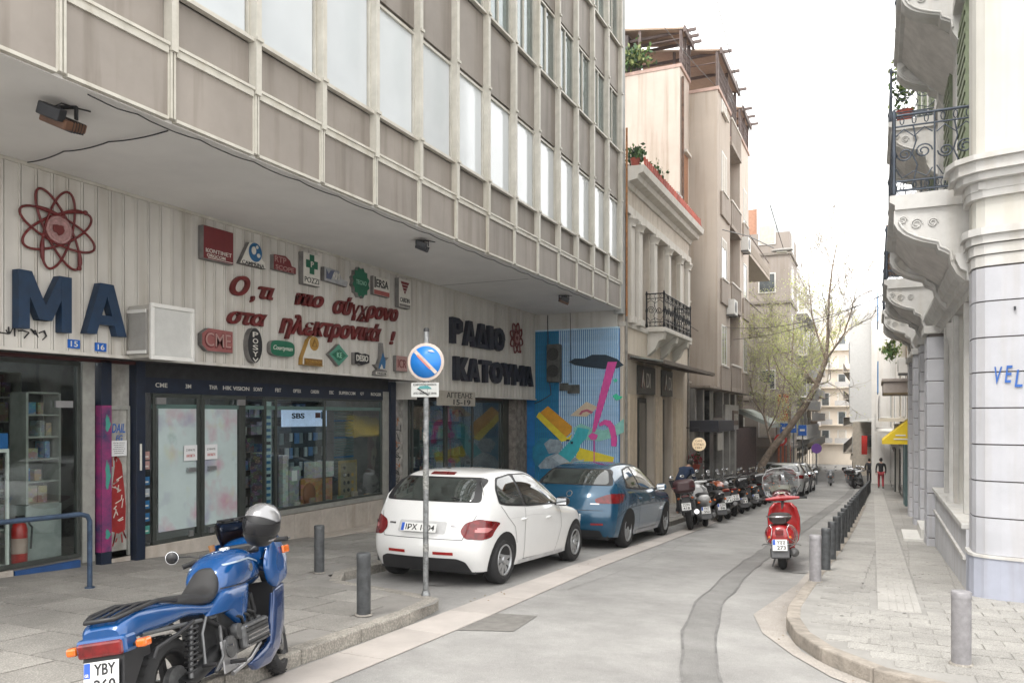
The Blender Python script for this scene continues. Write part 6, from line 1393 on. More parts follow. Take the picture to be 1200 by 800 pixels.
# ================================================================== cars: a subdivided cage per body, trim cut out of the same surface
def grid_faces(rows):
    """rows: list of equally long index lists -> quads"""
    return [(a[i], a[i + 1], b[i + 1], b[i]) for a, b in zip(rows, rows[1:]) for i in range(len(a) - 1)]
class Cage:
    def __init__(s): s.v = []; s.k = {}; s.f = []; s.cr = []
    def P(s, p):
        k = tuple(round(c, 4) for c in p)
        if k not in s.k: s.k[k] = len(s.v); s.v.append(p)
        return s.k[k]
    def grid(s, rows): s.f += grid_faces([[s.P(p) for p in r] for r in rows])
    def mesh(s, lev=3):
        me = bpy.data.meshes.new('c'); me.from_pydata(s.v, [], s.f)
        bm = bmesh.new(); bm.from_mesh(me); bmesh.ops.remove_doubles(bm, verts=bm.verts, dist=.0005); bmesh.ops.recalc_face_normals(bm, faces=bm.faces); bm.to_mesh(me); bm.free()
        o = bpy.data.objects.new('c', me); col.objects.link(o); m = o.modifiers.new('s', 'SUBSURF'); m.levels = lev; m.render_levels = lev
        dg = bpy.context.evaluated_depsgraph_get(); out = bpy.data.meshes.new_from_object(o.evaluated_get(dg), depsgraph=dg); bpy.data.objects.remove(o); return out
def car_cage(c):
    """c: dict of profile numbers. x forward, 0 = rear bumper; y left; z up"""
    g = Cage()
    rear = c['rear']; front = c['front']        # five (x, z, halfwidth) from bottom to belt / hood edge
    belt = c['belt']; roof = c['roof']          # six (x, z, y) each
    hood = c['hood']                            # (x, z, y) between cowl and front edge
    YS_ = (0, .45, .82, 1.0)
    def across(pt, crown=0., push=0., sgn=1):
        x, z, y = pt; return [(x + push * (t ** 3), sgn * t * y, z + crown * (1 - t * t)) for t in YS_]
    for sgn in (1, -1):
        strip = []
        for i, p in enumerate(rear): strip.append(across(p, .01 if i > 2 else 0, c['rpush'][i], sgn))
        roofrow = [across(p, c['crown'], c['fpush'] if i == 5 else (c['rpushroof'] if i == 0 else 0), sgn) for i, p in enumerate(roof)]
        cowl = across(belt[5], .03, -.16, sgn); hd = [across(h, .04, -.05, sgn) for h in hood]
        fr = [across(p, .02 if i == 4 else 0, c['frpush'][i], sgn) for i, p in enumerate(front)]
        g.grid(strip + roofrow + [cowl] + hd + fr[::-1])
        # greenhouse side: belt -> roof edge
        rE = [r[-1] for r in roofrow]; bE = [strip[4][-1]] + [(x, sgn * y, z) for x, z, y in belt[1:5]] + [cowl[-1]]
        mid = [tuple(b[k] * .5 + r[k] * .5 + (sgn * .012 if k == 1 else 0) for k in range(3)) for b, r in zip(bE, rE)]
        g.grid([bE, mid, rE])
        # lower side: columns from the rear edge to the front edge, rows belt -> bottom
        cols = [[r[-1] for r in strip]]
        sx = [b[0] for b in bE[1:]] + [h[-1][0] for h in hd]; tops = bE[1:] + [h[-1] for h in hd]
        for x, tp_ in zip(sx, tops):
            cl = []
            for j, (z, yy) in enumerate(c['side']):
                w = yy * c['plan'](x); zz = min(z, tp_[2] - .1 * (4 - j)) if z > tp_[2] - .1 * (4 - j) else z; cl.append((x, sgn * w, zz))
            cl.append(tp_); cols.append(cl)
        cols.append([r[-1] for r in fr])
        g.grid(cols)
    # floor
    return g.mesh(3)
def patch(src, poly, plane, keep, off, thick=0):
    """copy the part of a mesh whose projection falls inside a convex polygon; push it out along the normals"""
    bm = bmesh.new(); bm.from_mesh(src); bm.normal_update()
    ax = {'xz': (0, 2), 'yz': (1, 2), 'xy': (0, 1)}[plane]
    dl = [f for f in bm.faces if not keep(f.calc_center_median(), f.normal)]; bmesh.ops.delete(bm, geom=dl, context='FACES')
    A = sum(poly[i][0] * poly[(i + 1) % len(poly)][1] - poly[(i + 1) % len(poly)][0] * poly[i][1] for i in range(len(poly)))
    pts = poly if A > 0 else poly[::-1]
    for i in range(len(pts)):
        a, b = pts[i], pts[(i + 1) % len(pts)]; co = [0, 0, 0]; co[ax[0]], co[ax[1]] = a; no = [0, 0, 0]; no[ax[0]], no[ax[1]] = (b[1] - a[1]), -(b[0] - a[0])
        bmesh.ops.bisect_plane(bm, geom=bm.verts[:] + bm.edges[:] + bm.faces[:], plane_co=co, plane_no=no, clear_outer=True, dist=1e-6)
        if not bm.faces: break
    bm.normal_update()
    ns = [(v, v.normal.copy()) for v in bm.verts]
    for v, n in ns: v.co += n * off
    vs = [tuple(v.co) for v in bm.verts]; bm.verts.index_update(); fs = [tuple(v.index for v in f.verts) for f in bm.faces]; bm.free(); return vs, fs
def patches(name, src, items, m, parent, smooth=True, label=None):
    mb = MB()
    for poly, plane, keep, off in items:
        vs, fs = patch(src, poly, plane, keep, off); mb._add(vs, fs, 0, smooth)
    if not mb.f: return None
    me = bpy.data.meshes.new(name); me.from_pydata(mb.v, [], mb.f); me.polygons.foreach_set('use_smooth', [smooth] * len(mb.f)); me.materials.append(m)
    o = put(me, name, parent)
    if label: o['label'] = label
    return o
def circ(cx, cz, r, n=28): return [(cx + r * math.cos(2 * PI * k / n), cz + r * math.sin(2 * PI * k / n)) for k in range(n)]
def rounded(P, r=.03, n=4):
    out = []
    for i, p in enumerate(P):
        a, b = Vector(P[i - 1]), Vector(P[(i + 1) % len(P)]); p = Vector(p); d0 = (a - p).normalized(); d1 = (b - p).normalized(); rr = min(r, (a - p).length * .45, (b - p).length * .45)
        for k in range(n + 1): t = k / n; out.append(tuple((p + d0 * rr) * (1 - t) ** 2 + p * 2 * t * (1 - t) + (p + d1 * rr) * t * t))
    return out
L_ = lambda c, n: n.y > .06 and c.y > .1
R_ = lambda c, n: n.y < -.06 and c.y < -.1
RR = lambda c, n: n.x < -.03 and c.x < 1.2
FF = lambda c, n: n.x > .03
def strip_polys(P, w):
    out = []
    for a, b in zip(P, P[1:]):
        a, b = Vector(a), Vector(b); t = (b - a).normalized() * .5 * w; n = Vector((-t.y, t.x)); out.append([tuple(a + n - t * .3), tuple(a - n - t * .3), tuple(b - n + t * .3), tuple(b + n + t * .3)])
    return out
def wheel(parent, x, y, r, side, spokes=7, w=.2, rimm=None):
    rim = rimm or mat('wheel_silver', (.42, .43, .44), .35, .7, var=.1)
    y0 = y; s = side
    t = MB(); t.lathe([(r * .60, -s * w * .4), (r * .64, -s * w * .5), (r * .9, -s * w * .5), (r * .98, -s * w * .36), (r, -s * w * .15), (r, s * w * .15), (r * .98, s * w * .36), (r * .9, s * w * .5), (r * .72, s * w * .52), (r * .66, s * w * .46), (r * .62, s * w * .2)], (x, y0, r), 'y', 36, caps=False)
    wr = put(t.mesh('wheel', RUBBER), 'wheel', parent)
    for k in range(3):  # tread grooves
        pass
    b = MB(); yo = y0 + s * w * .30; b.lathe([(r * .66, -.005), (r * .2, -.0)], (x, yo - s * .06, r), 'y', 28); put(b.mesh('brake_disc', mat('wheel_dark', (.03, .03, .032), .6, .5)), 'brake_disc', wr)
    q = MB(); q.lathe([(r * .66, 0), (r * .66, s * .02), (r * .60, s * .024), (r * .57, s * .0), (r * .60, -s * .03)], (x, yo + s * .02, r), 'y', 32, caps=False)
    for k in range(spokes):
        a = 2 * PI * k / spokes + .3; c_, s_ = math.cos(a), math.sin(a); R = Matrix(((c_, 0, -s_), (0, 1, 0), (s_, 0, c_)))
        pr = [(.09, .0), (.6, .018), (.6, -.018), (.09, .0)]
        q.prism([(r * .12, -r * .085), (r * .60, -r * .115), (r * .60, r * .115), (r * .12, r * .085)], lambda u, v, d: tuple(Vector((x, yo, r)) + R @ Vector((u, d, v))), s * .0, s * .022)
    q.lathe([(r * .17, -s * .0), (r * .17, s * .032), (r * .12, s * .04), (.001, s * .04)], (x, yo, r), 'y', 20)
    put(q.mesh('rim', rim), 'rim', wr); return wr
def plate(parent, M, s, w=.5, h=.11, country=True):
    q = MB(M); q.box(-w / 2, w / 2, -h / 2, h / 2, 0, .006); p = put(q.mesh('number_plate', PLATE), 'number_plate', parent)
    if country: q = MB(M); q.box(-w / 2 + .004, -w / 2 + w * .09, -h / 2 + .004, h / 2 - .004, .006, .008); put(q.mesh('country_band', EUBL), 'country_band', p)
    me = text_mesh(s, w * .82, h * .68, .002, 0, .015, INK); o = bpy.data.objects.new('lettering', me); col.objects.link(o); o.parent = p; o.matrix_local = M @ T(w * .045, 0, .0062); return p
MREAR = Matrix(((0, 0, -1, 0), (-1, 0, 0, 0), (0, 1, 0, 0), (0, 0, 0, 1)))   # plate frame looking backwards (-x)
def build_car(name, label, loc, rotz, c, paint, plate_txt, detail=True):
    r = thing(name, label, 'car', loc, (0, math.radians(3.017), rotz)); src = car_cage(c); src.materials.clear(); src.materials.append(paint)
    for p in src.polygons: p.use_smooth = True
    put(src, 'body', r); r_ = c['wr']; ws = c['wheels']; arch = c.get('arch', r_ + .055)
    it = []
    for wx in ws:
        for kk in (L_, R_): it.append((circ(wx, r_ + .005, arch), 'xz', kk, .004))
    patches('wheel_arch', src, it, mat('arch_black', (.012, .012, .013), .8), r)
    for wx in ws:                                             # fender lips follow the body
        pass
    # lower black valance: underside
    MB_ = MB(); MB_.box(.25, c['len'] - .25, -.68, .68, .17, .34); put(MB_.mesh('underbody', BLACK), 'underbody', r)
    for wx in ws:
        for s in (1, -1): wheel(r, wx, s * c['track'], r_, s, c.get('spokes', 7))
    for nm, polys, m in c['sidegl']:
        for kk, sn in ((L_, 1), (R_, -1)): patches(nm, src, [(P, 'xz', kk, .0075) for P in polys], m, r)
    for P, m, off, nm in c['trimside']:
        for kk in ((L_, R_) if 'tail' not in nm else (lambda c_, n: n.y > .45 and c_.y > .5, lambda c_, n: n.y < -.45 and c_.y < -.5)): patches(nm, src, [(Q, 'xz', kk, off) for Q in P], m, r)
    for nm, P, m, off in c['rearp']: patches(nm, src, [(Q, 'yz', RR, off) for Q in P], m, r)
    for nm, P, m, off in c.get('frontp', []): patches(nm, src, [(Q, 'yz', FF, off) for Q in P], m, r)
    for nm, P, m, off, kk in c.get('topp', []): patches(nm, src, [(Q, 'xy', kk, off) for Q in P], m, r)
    for s in (1, -1):                                         # mirrors and handles
        mx, mz, my = c['mirror']; q = MB(); q.rings([sring((mx + k * .035, s * (my + .09), mz), .105 * e, .07 * e, 14) for k, e in enumerate((.75, 1, .98, .8, .4))]); mo_ = put(q.mesh('mirror', c.get('mirm', paint)), 'mirror', r)
        q = MB(); q.obox((mx - .004, s * (my + .09), mz), (.004, .15, .09)); put(q.mesh('mirror_glass', MIRR), 'mirror_glass', mo_); q = MB(); q.obox((mx + .05, s * (my - .03), mz - .045), (.06, .12, .03)); put(q.mesh('mirror_arm', BLACK), 'mirror_arm', mo_)
        for hx, hz, hy in c['handles']:
            q = MB(); q.tube([(hx - .075, s * (hy + .002), hz), (hx - .05, s * (hy + .028), hz + .004), (hx + .05, s * (hy + .028), hz + .008), (hx + .075, s * (hy + .002), hz + .008)], .013, 8); put(q.mesh('door_handle', paint), 'door_handle', r)
    if plate_txt: plate(r, T(*c['plate']) @ MREAR @ Matrix.Rotation(c.get('ptilt', -.1), 4, 'X'), plate_txt)
    return r, src
def paintm(name, c, rough=.28, metal=0., coat=1.): return mat(name, c, rough, metal, var=.02, scale=2, coat=coat)
CARW = paintm('car_paint_white', (.74, .74, .73), .32); CARB = paintm('car_paint_blue', (.002, .066, .135), .22, .2)
GLS = mat('car_glass', (.035, .045, .045), .02, var=.5, scale=3, coat=1, spec=.8); GLR = mat('rear_glass', (.05, .065, .06), .02, var=.6, scale=4, coat=1, spec=.8)
GAP = mat('panel_gap', (.03, .03, .032), .7); SILV = mat('badge_chrome', (.6, .6, .62), .2, .9); REFL = mat('reflector_red', (.35, .01, .01), .3, var=.2, scale=60)
W8 = lambda x, L: 1 - .045 * abs((x - L * .48) / (L * .48)) ** 3
# ---------------- white five-door hatchback
H = dict(len=3.97, wr=.308, wheels=(.74, 3.26), track=.745, spokes=9, arch=.362,
    rear=[(.13, .20, .76), (.015, .36, .80), (.0, .56, .815), (.10, .78, .815), (.20, 1.02, .765)], rpush=[.16, .20, .20, .17, .12],
    front=[(3.88, .18, .70), (3.96, .36, .78), (3.97, .50, .80), (3.90, .66, .80), (3.74, .78, .77)], frpush=[-.2, -.28, -.30, -.28, -.22],
    belt=[None, (.62, 1.00, .835), (1.15, .965, .845), (1.75, .94, .85), (2.35, .92, .85), (2.98, .90, .80)],
    roof=[(.50, 1.385, .535), (.85, 1.43, .56), (1.25, 1.452, .575), (1.65, 1.448, .58), (2.0, 1.42, .575), (2.25, 1.36, .565)], crown=.035, fpush=-.06, rpushroof=.07,
    hood=[(3.40, .86, .80)], side=[(.20, .80), (.36, .835), (.60, .862), (.80, .858)], plan=lambda x: W8(x, 3.97),
    mirror=(2.42, .99, .84), mirm=BLACK, handles=[(1.28, .80, .845), (2.12, .775, .848)], plate=(.015, 0, .735), ptilt=-.32)
H['sidegl'] = [('side_window', [rounded([(.66, 1.05), (.72, 1.20), (.88, 1.335), (1.30, 1.385), (1.30, .995), (.9, 1.015)], .06)], GLS), ('side_window', [rounded([(1.375, .99), (1.375, 1.385), (1.8, 1.385), (2.12, 1.31), (2.55, 1.0), (2.55, .965)], .04)], GLS)]
edge = [(.60, 1.03), (.66, 1.20), (.84, 1.36), (1.3, 1.415), (1.8, 1.415), (2.15, 1.33), (2.66, .96)]
H['trimside'] = [([rounded([(.62, 1.03), (.69, 1.205), (.86, 1.355), (1.3, 1.405), (1.82, 1.405), (2.15, 1.325), (2.62, .985), (2.6, .945), (1.4, .965), (.8, 1.0)], .05)], BLACK, .004, 'window_surround'),
    (strip_polys([(1.335, .96), (1.31, .6), (1.36, .26)], .007) + strip_polys([(1.335, .26), (2.46, .24)], .007) + strip_polys([(2.58, .94), (2.62, .6), (2.46, .24)], .007) + strip_polys([(.66, 1.0), (.80, .86), (1.0, .72), (1.08, .5)], .007), GAP, .003, 'panel_gap'),
    ([[(1.2, .2), (2.8, .2), (2.8, .255), (1.2, .255)]], mat('sill_grey', (.5, .5, .5), .4), .004, 'side_sill'),
    ([[(3.45, .7), (3.88, .62), (3.8, .78), (3.5, .84)]], mat('headlight_glass', (.5, .53, .55), .08, .2, coat=1), .005, 'headlight'),
    ([rounded([(.02, .78), (.02, .62), (.24, .60), (.42, .70), (.44, .79), (.30, .84), (.1, .86)], .04)], REDL, .0065, 'tail_light_side'),
    ([rounded([(.1, .70), (.3, .69), (.41, .735), (.3, .755), (.12, .745)], .02)], mat('lens_pale', (.55, .2, .2), .15, coat=1), .008, 'tail_light_lens'),
    ([[(1.62, .868), (1.62, .876)] + [(1.62, .87), (1.7, .87)]] if False else strip_polys([(.85, .83), (1.6, .845), (2.5, .80)], .004), mat('crease_grey', (.55, .55, .55), .4), .0015, 'crease')]
def mir(P): return [(-a, b) for a, b in P]
tl = rounded([(.56, .80), (.52, .70), (.60, .61), (.82, .61), (.84, .82), (.72, .86)], .04)
H['rearp'] = [('rear_window_surround', [rounded([(-.70, 1.05), (.70, 1.05), (.60, 1.36), (-.60, 1.36)], .07)], BLACK, .004), ('rear_window', [rounded([(-.60, 1.06), (.60, 1.06), (.53, 1.335), (-.53, 1.335)], .08)], GLR, .008),
    ('tail_light', [tl], REDL, .007), ('tail_light', [mir(tl)], REDL, .007), ('third_brake_light', [[(-.18, 1.385), (.18, 1.385), (.17, 1.42), (-.17, 1.42)]], REDL, .006),
    ('bumper_insert', [rounded([(-.66, .16), (.66, .16), (.60, .33), (.5, .37), (-.5, .37), (-.60, .33)], .03)], BLACK, .006), ('reflector', [[(.2, .41), (.46, .41), (.46, .445), (.2, .445)]], REFL, .006), ('reflector', [[(-.46, .41), (-.2, .41), (-.2, .445), (-.46, .445)]], REFL, .006),
    ('plate_recess', [rounded([(-.34, .66), (.34, .66), (.34, .81), (-.34, .81)], .03)], mat('recess_white', (.55, .55, .55), .4), .002), ('panel_gap', strip_polys([(-.56, .60), (.56, .60)], .007) + strip_polys([(-.56, .60), (-.68, .9)], .007) + strip_polys([(.56, .60), (.68, .9)], .007), GAP, .003),
    ('badge', [[(.40, .755), (.5, .755), (.5, .775), (.40, .775)], [(-.5, .755), (-.40, .755), (-.40, .775), (-.5, .775)]], SILV, .006)]
hp = (-4.36 - .80, 8.97 - .74, gz(8.3))
wc, wsrc = build_car('parked_car', 'white five-door hatchback parked in the bay beside the no-parking sign', (-5.03, 8.26, gz(8.26)), math.radians(89.6), H, CARW, 'ΙΡΧ 1404')
q = MB(); q.tube([(.72, 0, 1.47), (.60, 0, 1.53)], .008, 6); q.lathe([(.03, 0), (.02, .02)], (.73, 0, 1.465)); put(q.mesh('antenna', BLACK), 'antenna', wc)
q = MB(); q.tube([(.315, -.02, 1.095), (.30, -.25, 1.12), (.27, -.42, 1.09)], .010, 6); put(q.mesh('rear_wiper', BLACK), 'rear_wiper', wc)
wc.scale = (1, .98, .965)
# ---------------- blue hatchback
B = dict(len=4.42, wr=.325, wheels=(.86, 3.54), track=.76, spokes=10, arch=.375,
    rear=[(.14, .22, .78), (.02, .40, .83), (.0, .60, .84), (.06, .84, .835), (.20, 1.06, .78)], rpush=[.18, .24, .26, .24, .18],
    front=[(4.32, .2, .72), (4.41, .38, .8), (4.42, .54, .82), (4.34, .72, .82), (4.18, .84, .79)], frpush=[-.22, -.3, -.32, -.3, -.24],
    belt=[None, (.72, 1.04, .86), (1.3, 1.005, .875), (1.95, .98, .88), (2.65, .955, .88), (3.3, .94, .82)],
    roof=[(.62, 1.40, .53), (1.0, 1.455, .56), (1.45, 1.485, .585), (1.9, 1.48, .59), (2.3, 1.45, .585), (2.58, 1.38, .575)], crown=.035, fpush=-.06, rpushroof=.08,
    hood=[(3.8, .92, .82)], side=[(.2, .82), (.38, .865), (.62, .895), (.84, .89)], plan=lambda x: W8(x, 4.42),
    mirror=(2.7, 1.03, .87), mirm=CARB, handles=[(1.5, .85, .88), (2.4, .83, .883)], plate=(.03, .0, .56), ptilt=-.06)
B['sidegl'] = [('side_window', [rounded([(.86, 1.08), (1.0, 1.25), (1.15, 1.36), (1.52, 1.41), (1.52, 1.04), (1.0, 1.06)], .04)], GLS), ('side_window', [rounded([(1.6, 1.03), (1.6, 1.415), (2.05, 1.415), (2.42, 1.35), (2.9, 1.04), (2.9, 1.0)], .04)], GLS)]
B['trimside'] = [([rounded([(.78, 1.06), (.95, 1.25), (1.12, 1.38), (1.5, 1.435), (2.06, 1.435), (2.45, 1.365), (2.98, 1.03), (2.95, .985), (1.6, 1.005), (1.0, 1.04)], .04)], BLACK, .004, 'window_surround'),
    (strip_polys([(1.56, 1.0), (1.5, .6), (1.58, .28)], .007) + strip_polys([(1.58, .28), (2.8, .27)], .007) + strip_polys([(2.93, .98), (2.98, .6), (2.8, .27)], .007), GAP, .003, 'panel_gap'),
    ([[(1.4, .21), (3.0, .21), (3.0, .27), (1.4, .27)]], mat('sill_silver', (.4, .42, .45), .35, .5), .004, 'side_sill'),
    ([rounded([(.02, .80), (.05, .92), (.25, .97), (.50, .95), (.46, .87), (.26, .80)], .03)], REDL, .006, 'tail_light_side'),
    ([[(3.85, .78), (4.3, .68), (4.2, .84), (3.9, .9)]], MATS['headlight_glass'], .005, 'headlight')]
tl = rounded([(.46, .87), (.50, .80), (.85, .80), (.85, .97), (.66, .95)], .04)
B['rearp'] = [('rear_window_surround', [rounded([(-.72, 1.1), (.72, 1.1), (.58, 1.385), (-.58, 1.385)], .08)], BLACK, .004), ('rear_window', [rounded([(-.64, 1.115), (.64, 1.115), (.53, 1.365), (-.53, 1.365)], .08)], GLR, .008),
    ('tail_light', [tl], REDL, .007), ('tail_light', [mir(tl)], REDL, .007), ('bumper_insert', [rounded([(-.62, .17), (.62, .17), (.56, .34), (-.56, .34)], .03)], BLACK, .006),
    ('reflector', [[(.42, .43), (.62, .43), (.62, .46), (.42, .46)]], REFL, .006), ('reflector', [[(-.62, .43), (-.42, .43), (-.42, .46), (-.62, .46)]], REFL, .006),
    ('panel_gap', strip_polys([(-.62, .68), (.62, .68)], .007) + strip_polys([(.62, .68), (.68, .82)], .007), GAP, .003), ('emblem', [circ(0, .95, .055, 16)], SILV, .008), ('emblem_center', [circ(0, .95, .04, 16)], CARB, .010), ('badge', [[(-.55, .78), (-.4, .78), (-.4, .80), (-.55, .80)]], SILV, .006)]
bc, bsrc = build_car('parked_car', 'dark blue metallic hatchback parked ahead of the white car', (-4.87, 12.93, gz(12.93)), math.radians(89.4), B, CARB, 'ΥΚΕ 4203')
# rear body of distant cars
def simple_car(label, loc, rz, paint, s=1.):
    c = dict(B); c['mirm'] = paint; c2 = dict(c)
    r, _ = build_car('parked_car', label, loc, rz, c2, paint, None); r.scale = (s, s, s); return r
simple_car('silver car parked behind the tree trunk', (-5.6, 46.0, gz(46)), math.radians(90), paintm('car_paint_silver', (.42, .44, .45), .3, .6)); 
simple_car('pale grey car with white roof seen through the scooter windscreen', (-3.75, 37.4, gz(37.4)), math.radians(90), paintm('car_paint_pale', (.50, .52, .52), .3, .3))
simple_car('dark grey car parked farther down on the left', (-3.8, 42.6, gz(42.6)), math.radians(90), paintm('car_paint_dark', (.06, .07, .075), .3, .4))
# ================================================================== two-wheelers
SADL = mat('saddle_vinyl', (.02, .02, .021), .5, var=.15, bump=.15, bscale=200); ENG = mat('engine_grey', (.17, .172, .175), .45, .6, var=.25, scale=18); ENGD = mat('engine_dark', (.035, .036, .038), .5, .5, var=.3, scale=18)
SMOKE = glass('smoked_screen', (.16, .12, .10), .8); CLEARS = glass('clear_screen', (.80, .82, .84), 4.2, rough=.12)
def P_(mb, nm, m, par, bevel=0, label=None):
    o = put(mb.mesh(nm, m), nm, par)
    if bevel: bev(o, bevel)
    if label: o['label'] = label
    return o
def loftx(secs, n=20, e=2.5):
    return MB().rings([sring((s[0], s[4] if len(s) > 4 else 0, s[1]), s[2], s[3], n, e) for s in secs])
def densify(secs, k=4):
    """smooth a short list of section numbers with a Catmull-Rom curve"""
    out = []
    for i in range(len(secs) - 1):
        p0, p1, p2, p3 = secs[max(0, i - 1)], secs[i], secs[i + 1], secs[min(len(secs) - 1, i + 2)]
        for j in range(k):
            t = j / k; out.append(tuple(.5 * ((2 * b) + (-a + c) * t + (2 * a - 5 * b + 4 * c - d) * t * t + (-a + 3 * b - 3 * c + d) * t ** 3) for a, b, c, d in zip(p0, p1, p2, p3)))
    out.append(secs[-1]); return out
def bwheel(par, x, r, w, M=None, spokes=5, rimm=None, tread=True, disc=0.):
    rimm = rimm or mat('cast_rim_black', (.03, .03, .032), .4, .5)
    q = MB(M); prof = []
    for k in range(15): a = PI * (k / 14) ; prof.append((r - w * .5 + w * .5 * math.sin(a), -w * .5 * math.cos(a)))
    prof = [(r - w * .62, -w * .42)] + prof + [(r - w * .62, w * .42)]
    q.lathe(prof, (x, 0, r), 'y', 40, caps=False); wl = P_(q, 'wheel', RUBBER, par)
    if tread:
        q = MB(M)
        for k in range(36):
            a = 2 * PI * k / 36
            for s in (-1, 1): q.obox((x + (r - .0) * math.cos(a), s * w * .2, r + (r - .0) * math.sin(a)), (.012, w * .34, .008), Matrix.Rotation(-a + PI / 2, 3, 'Y') @ Matrix.Rotation(s * .5, 3, 'Z'))
        t_ = P_(q, 'tread_blocks', RUBBER, wl); t_['kind'] = 'stuff'
    q = MB(M); q.lathe([(r - w * .62, -w * .42), (r - w * .62, w * .42), (r - w * .78, w * .36), (r - w * .78, -w * .36), (r - w * .62, -w * .42)], (x, 0, r), 'y', 32, caps=False)
    for k in range(spokes):
        a = 2 * PI * k / spokes + .4; q.obox((x + (r - w * .8) * .5 * math.cos(a), 0, r + (r - w * .8) * .5 * math.sin(a)), ((r - w * .8), .03, .045), Matrix.Rotation(-a, 3, 'Y'))
    q.lathe([(.05, -w * .5), (.05, w * .5)], (x, 0, r), 'y', 16); P_(q, 'rim', rimm, wl)
    if disc:
        for s in (-1, 1):
            q = MB(M); q.lathe([(disc, s * w * .48), (disc, s * w * .53), (disc * .65, s * w * .53), (disc * .65, s * w * .48), (disc, s * w * .48)], (x, 0, r), 'y', 28, caps=False); P_(q, 'brake_disc', mat('disc_steel', (.22, .22, .22), .35, .8), wl)
    return wl
# ---------------- blue touring motorcycle in the foreground
BLUM = paintm('motorcycle_blue', (.003, .062, .215), .2, .15, .7); BLUD = paintm('motorcycle_dark_blue', (.003, .028, .11), .25, .3)
mc = thing('motorcycle', 'blue touring motorcycle with black seat and helmet on its handlebar in the foreground', 'motorcycle', (-3.52, 3.22, gz(3.22)), (-.17, math.radians(3.0), math.radians(108))); mc.scale = (.88, .88, .88)
bwheel(mc, 0, .325, .15, disc=0)
q = MB(); q.lathe([(.13, -.09), (.13, -.05), (.02, -.05)], (0, 0, .325), 'y', 24); P_(q, 'rear_drive', ENG, mc, .006)
P_(MB().tube([(0, -.10, .325), (.22, -.11, .36), (.52, -.10, .42)], [.045, .05, .06], 14), 'swingarm', ENGD, mc)
P_(loftx(densify([(-.57, .76, .11, .05), (-.52, .775, .14, .075), (-.38, .80, .155, .085), (-.1, .79, .16, .08), (.12, .775, .155, .05), (.32, .74, .155, .042), (.5, .72, .15, .05), (.62, .72, .14, .05)]), 24, 3.2), 'tail_cowl', BLUM, mc)
P_(loftx(densify([(-.02, .835, .11, .02), (.05, .842, .135, .035), (.2, .825, .15, .05), (.38, .80, .145, .045), (.5, .805, .135, .05), (.60, .86, .12, .07), (.67, .93, .095, .06), (.70, .95, .05, .03)]), 22, 2.6), 'seat', SADL, mc)
tank = P_(loftx(densify([(.60, .82, .10, .06), (.66, .87, .155, .11), (.80, .915, .195, .145), (.98, .935, .20, .155), (1.12, .92, .18, .14), (1.24, .89, .14, .11), (1.30, .87, .10, .07)]), 26, 2.7), 'tank', BLUM, mc)
P_(MB().lathe([(.045, 0), (.045, .015), (.035, .02)], (1.0, 0, 1.085), 'z', 20), 'filler_cap', CHROME, mc)
def side_panel(nm, poly, y, d, m, bulge=.0, par=None, both=True):
    for s in ((1, -1) if both else (-1,)):
        q = MB(); n = len(poly); cx = sum(p[0] for p in poly) / n; cz = sum(p[1] for p in poly) / n
        rs = []
        for k, (sc_, dd) in enumerate(((1, -d), (1, 0), (.93, .35), (.75, .75), (.4, 1.0))):
            yy = y + (dd * bulge if dd > 0 else dd); rs.append([(cx + (u - cx) * sc_, s * yy, cz + (v - cz) * sc_) for u, v in poly])
        q.rings(rs, smooth=True); P_(q, nm, m, par or mc)
side_panel('side_cover', rounded([(.30, .69), (.62, .82), (1.0, .83), (.93, .66), (.84, .52), (.74, .56), (.56, .68)], .04), .155, .05, BLUM, .03)
P_(MB().box(.48, .80, -.14, .14, .42, .70), 'battery_box', ENGD, mc, .02)
P_(MB().box(.62, 1.10, -.175, .175, .36, .56), 'engine_block', ENG, mc, .02)
for s in (-1, 1):
    c_ = P_(MB().box(.66, 1.08, min(s * .175, s * .235), max(s * .175, s * .235), .38, .55), 'engine_cover', ENG, mc, .022)
    for k in range(5): P_(MB().box(.70, 1.05, min(s * .235, s * .242), max(s * .235, s * .242), .405 + k * .028, .415 + k * .028), 'cover_rib', CHROME if k in (1, 2) else ENGD, c_)
for k in range(4): P_(MB().obox((.80 + k * .075, 0, .66), (.045, .32, .16), Matrix.Rotation(-.25, 3, 'Y')), 'intake_runner', ENGD, mc, .012)
P_(MB().lathe([(.075, -.20), (.075, -.17), (.06, -.165)], (.52, 0, .44), 'y', 24), 'clutch_cover', ENG, mc, .004); P_(MB().lathe([(.055, -.215), (.055, -.17)], (.64, 0, .52), 'y', 20), 'starter_cover', ENG, mc, .004)
P_(MB().tube([(.30, -.13, .70), (.55, -.14, .56), (.62, -.14, .36)], .018, 10), 'frame_tube', ENGD, mc); P_(MB().tube([(.30, .13, .70), (.55, .14, .56), (.62, .14, .36)], .018, 10), 'frame_tube', ENGD, mc); P_(MB().tube([(-.38, -.12, .73), (.1, -.13, .69), (.55, -.12, .66)], .014, 8), 'frame_tube', STEEL, mc)
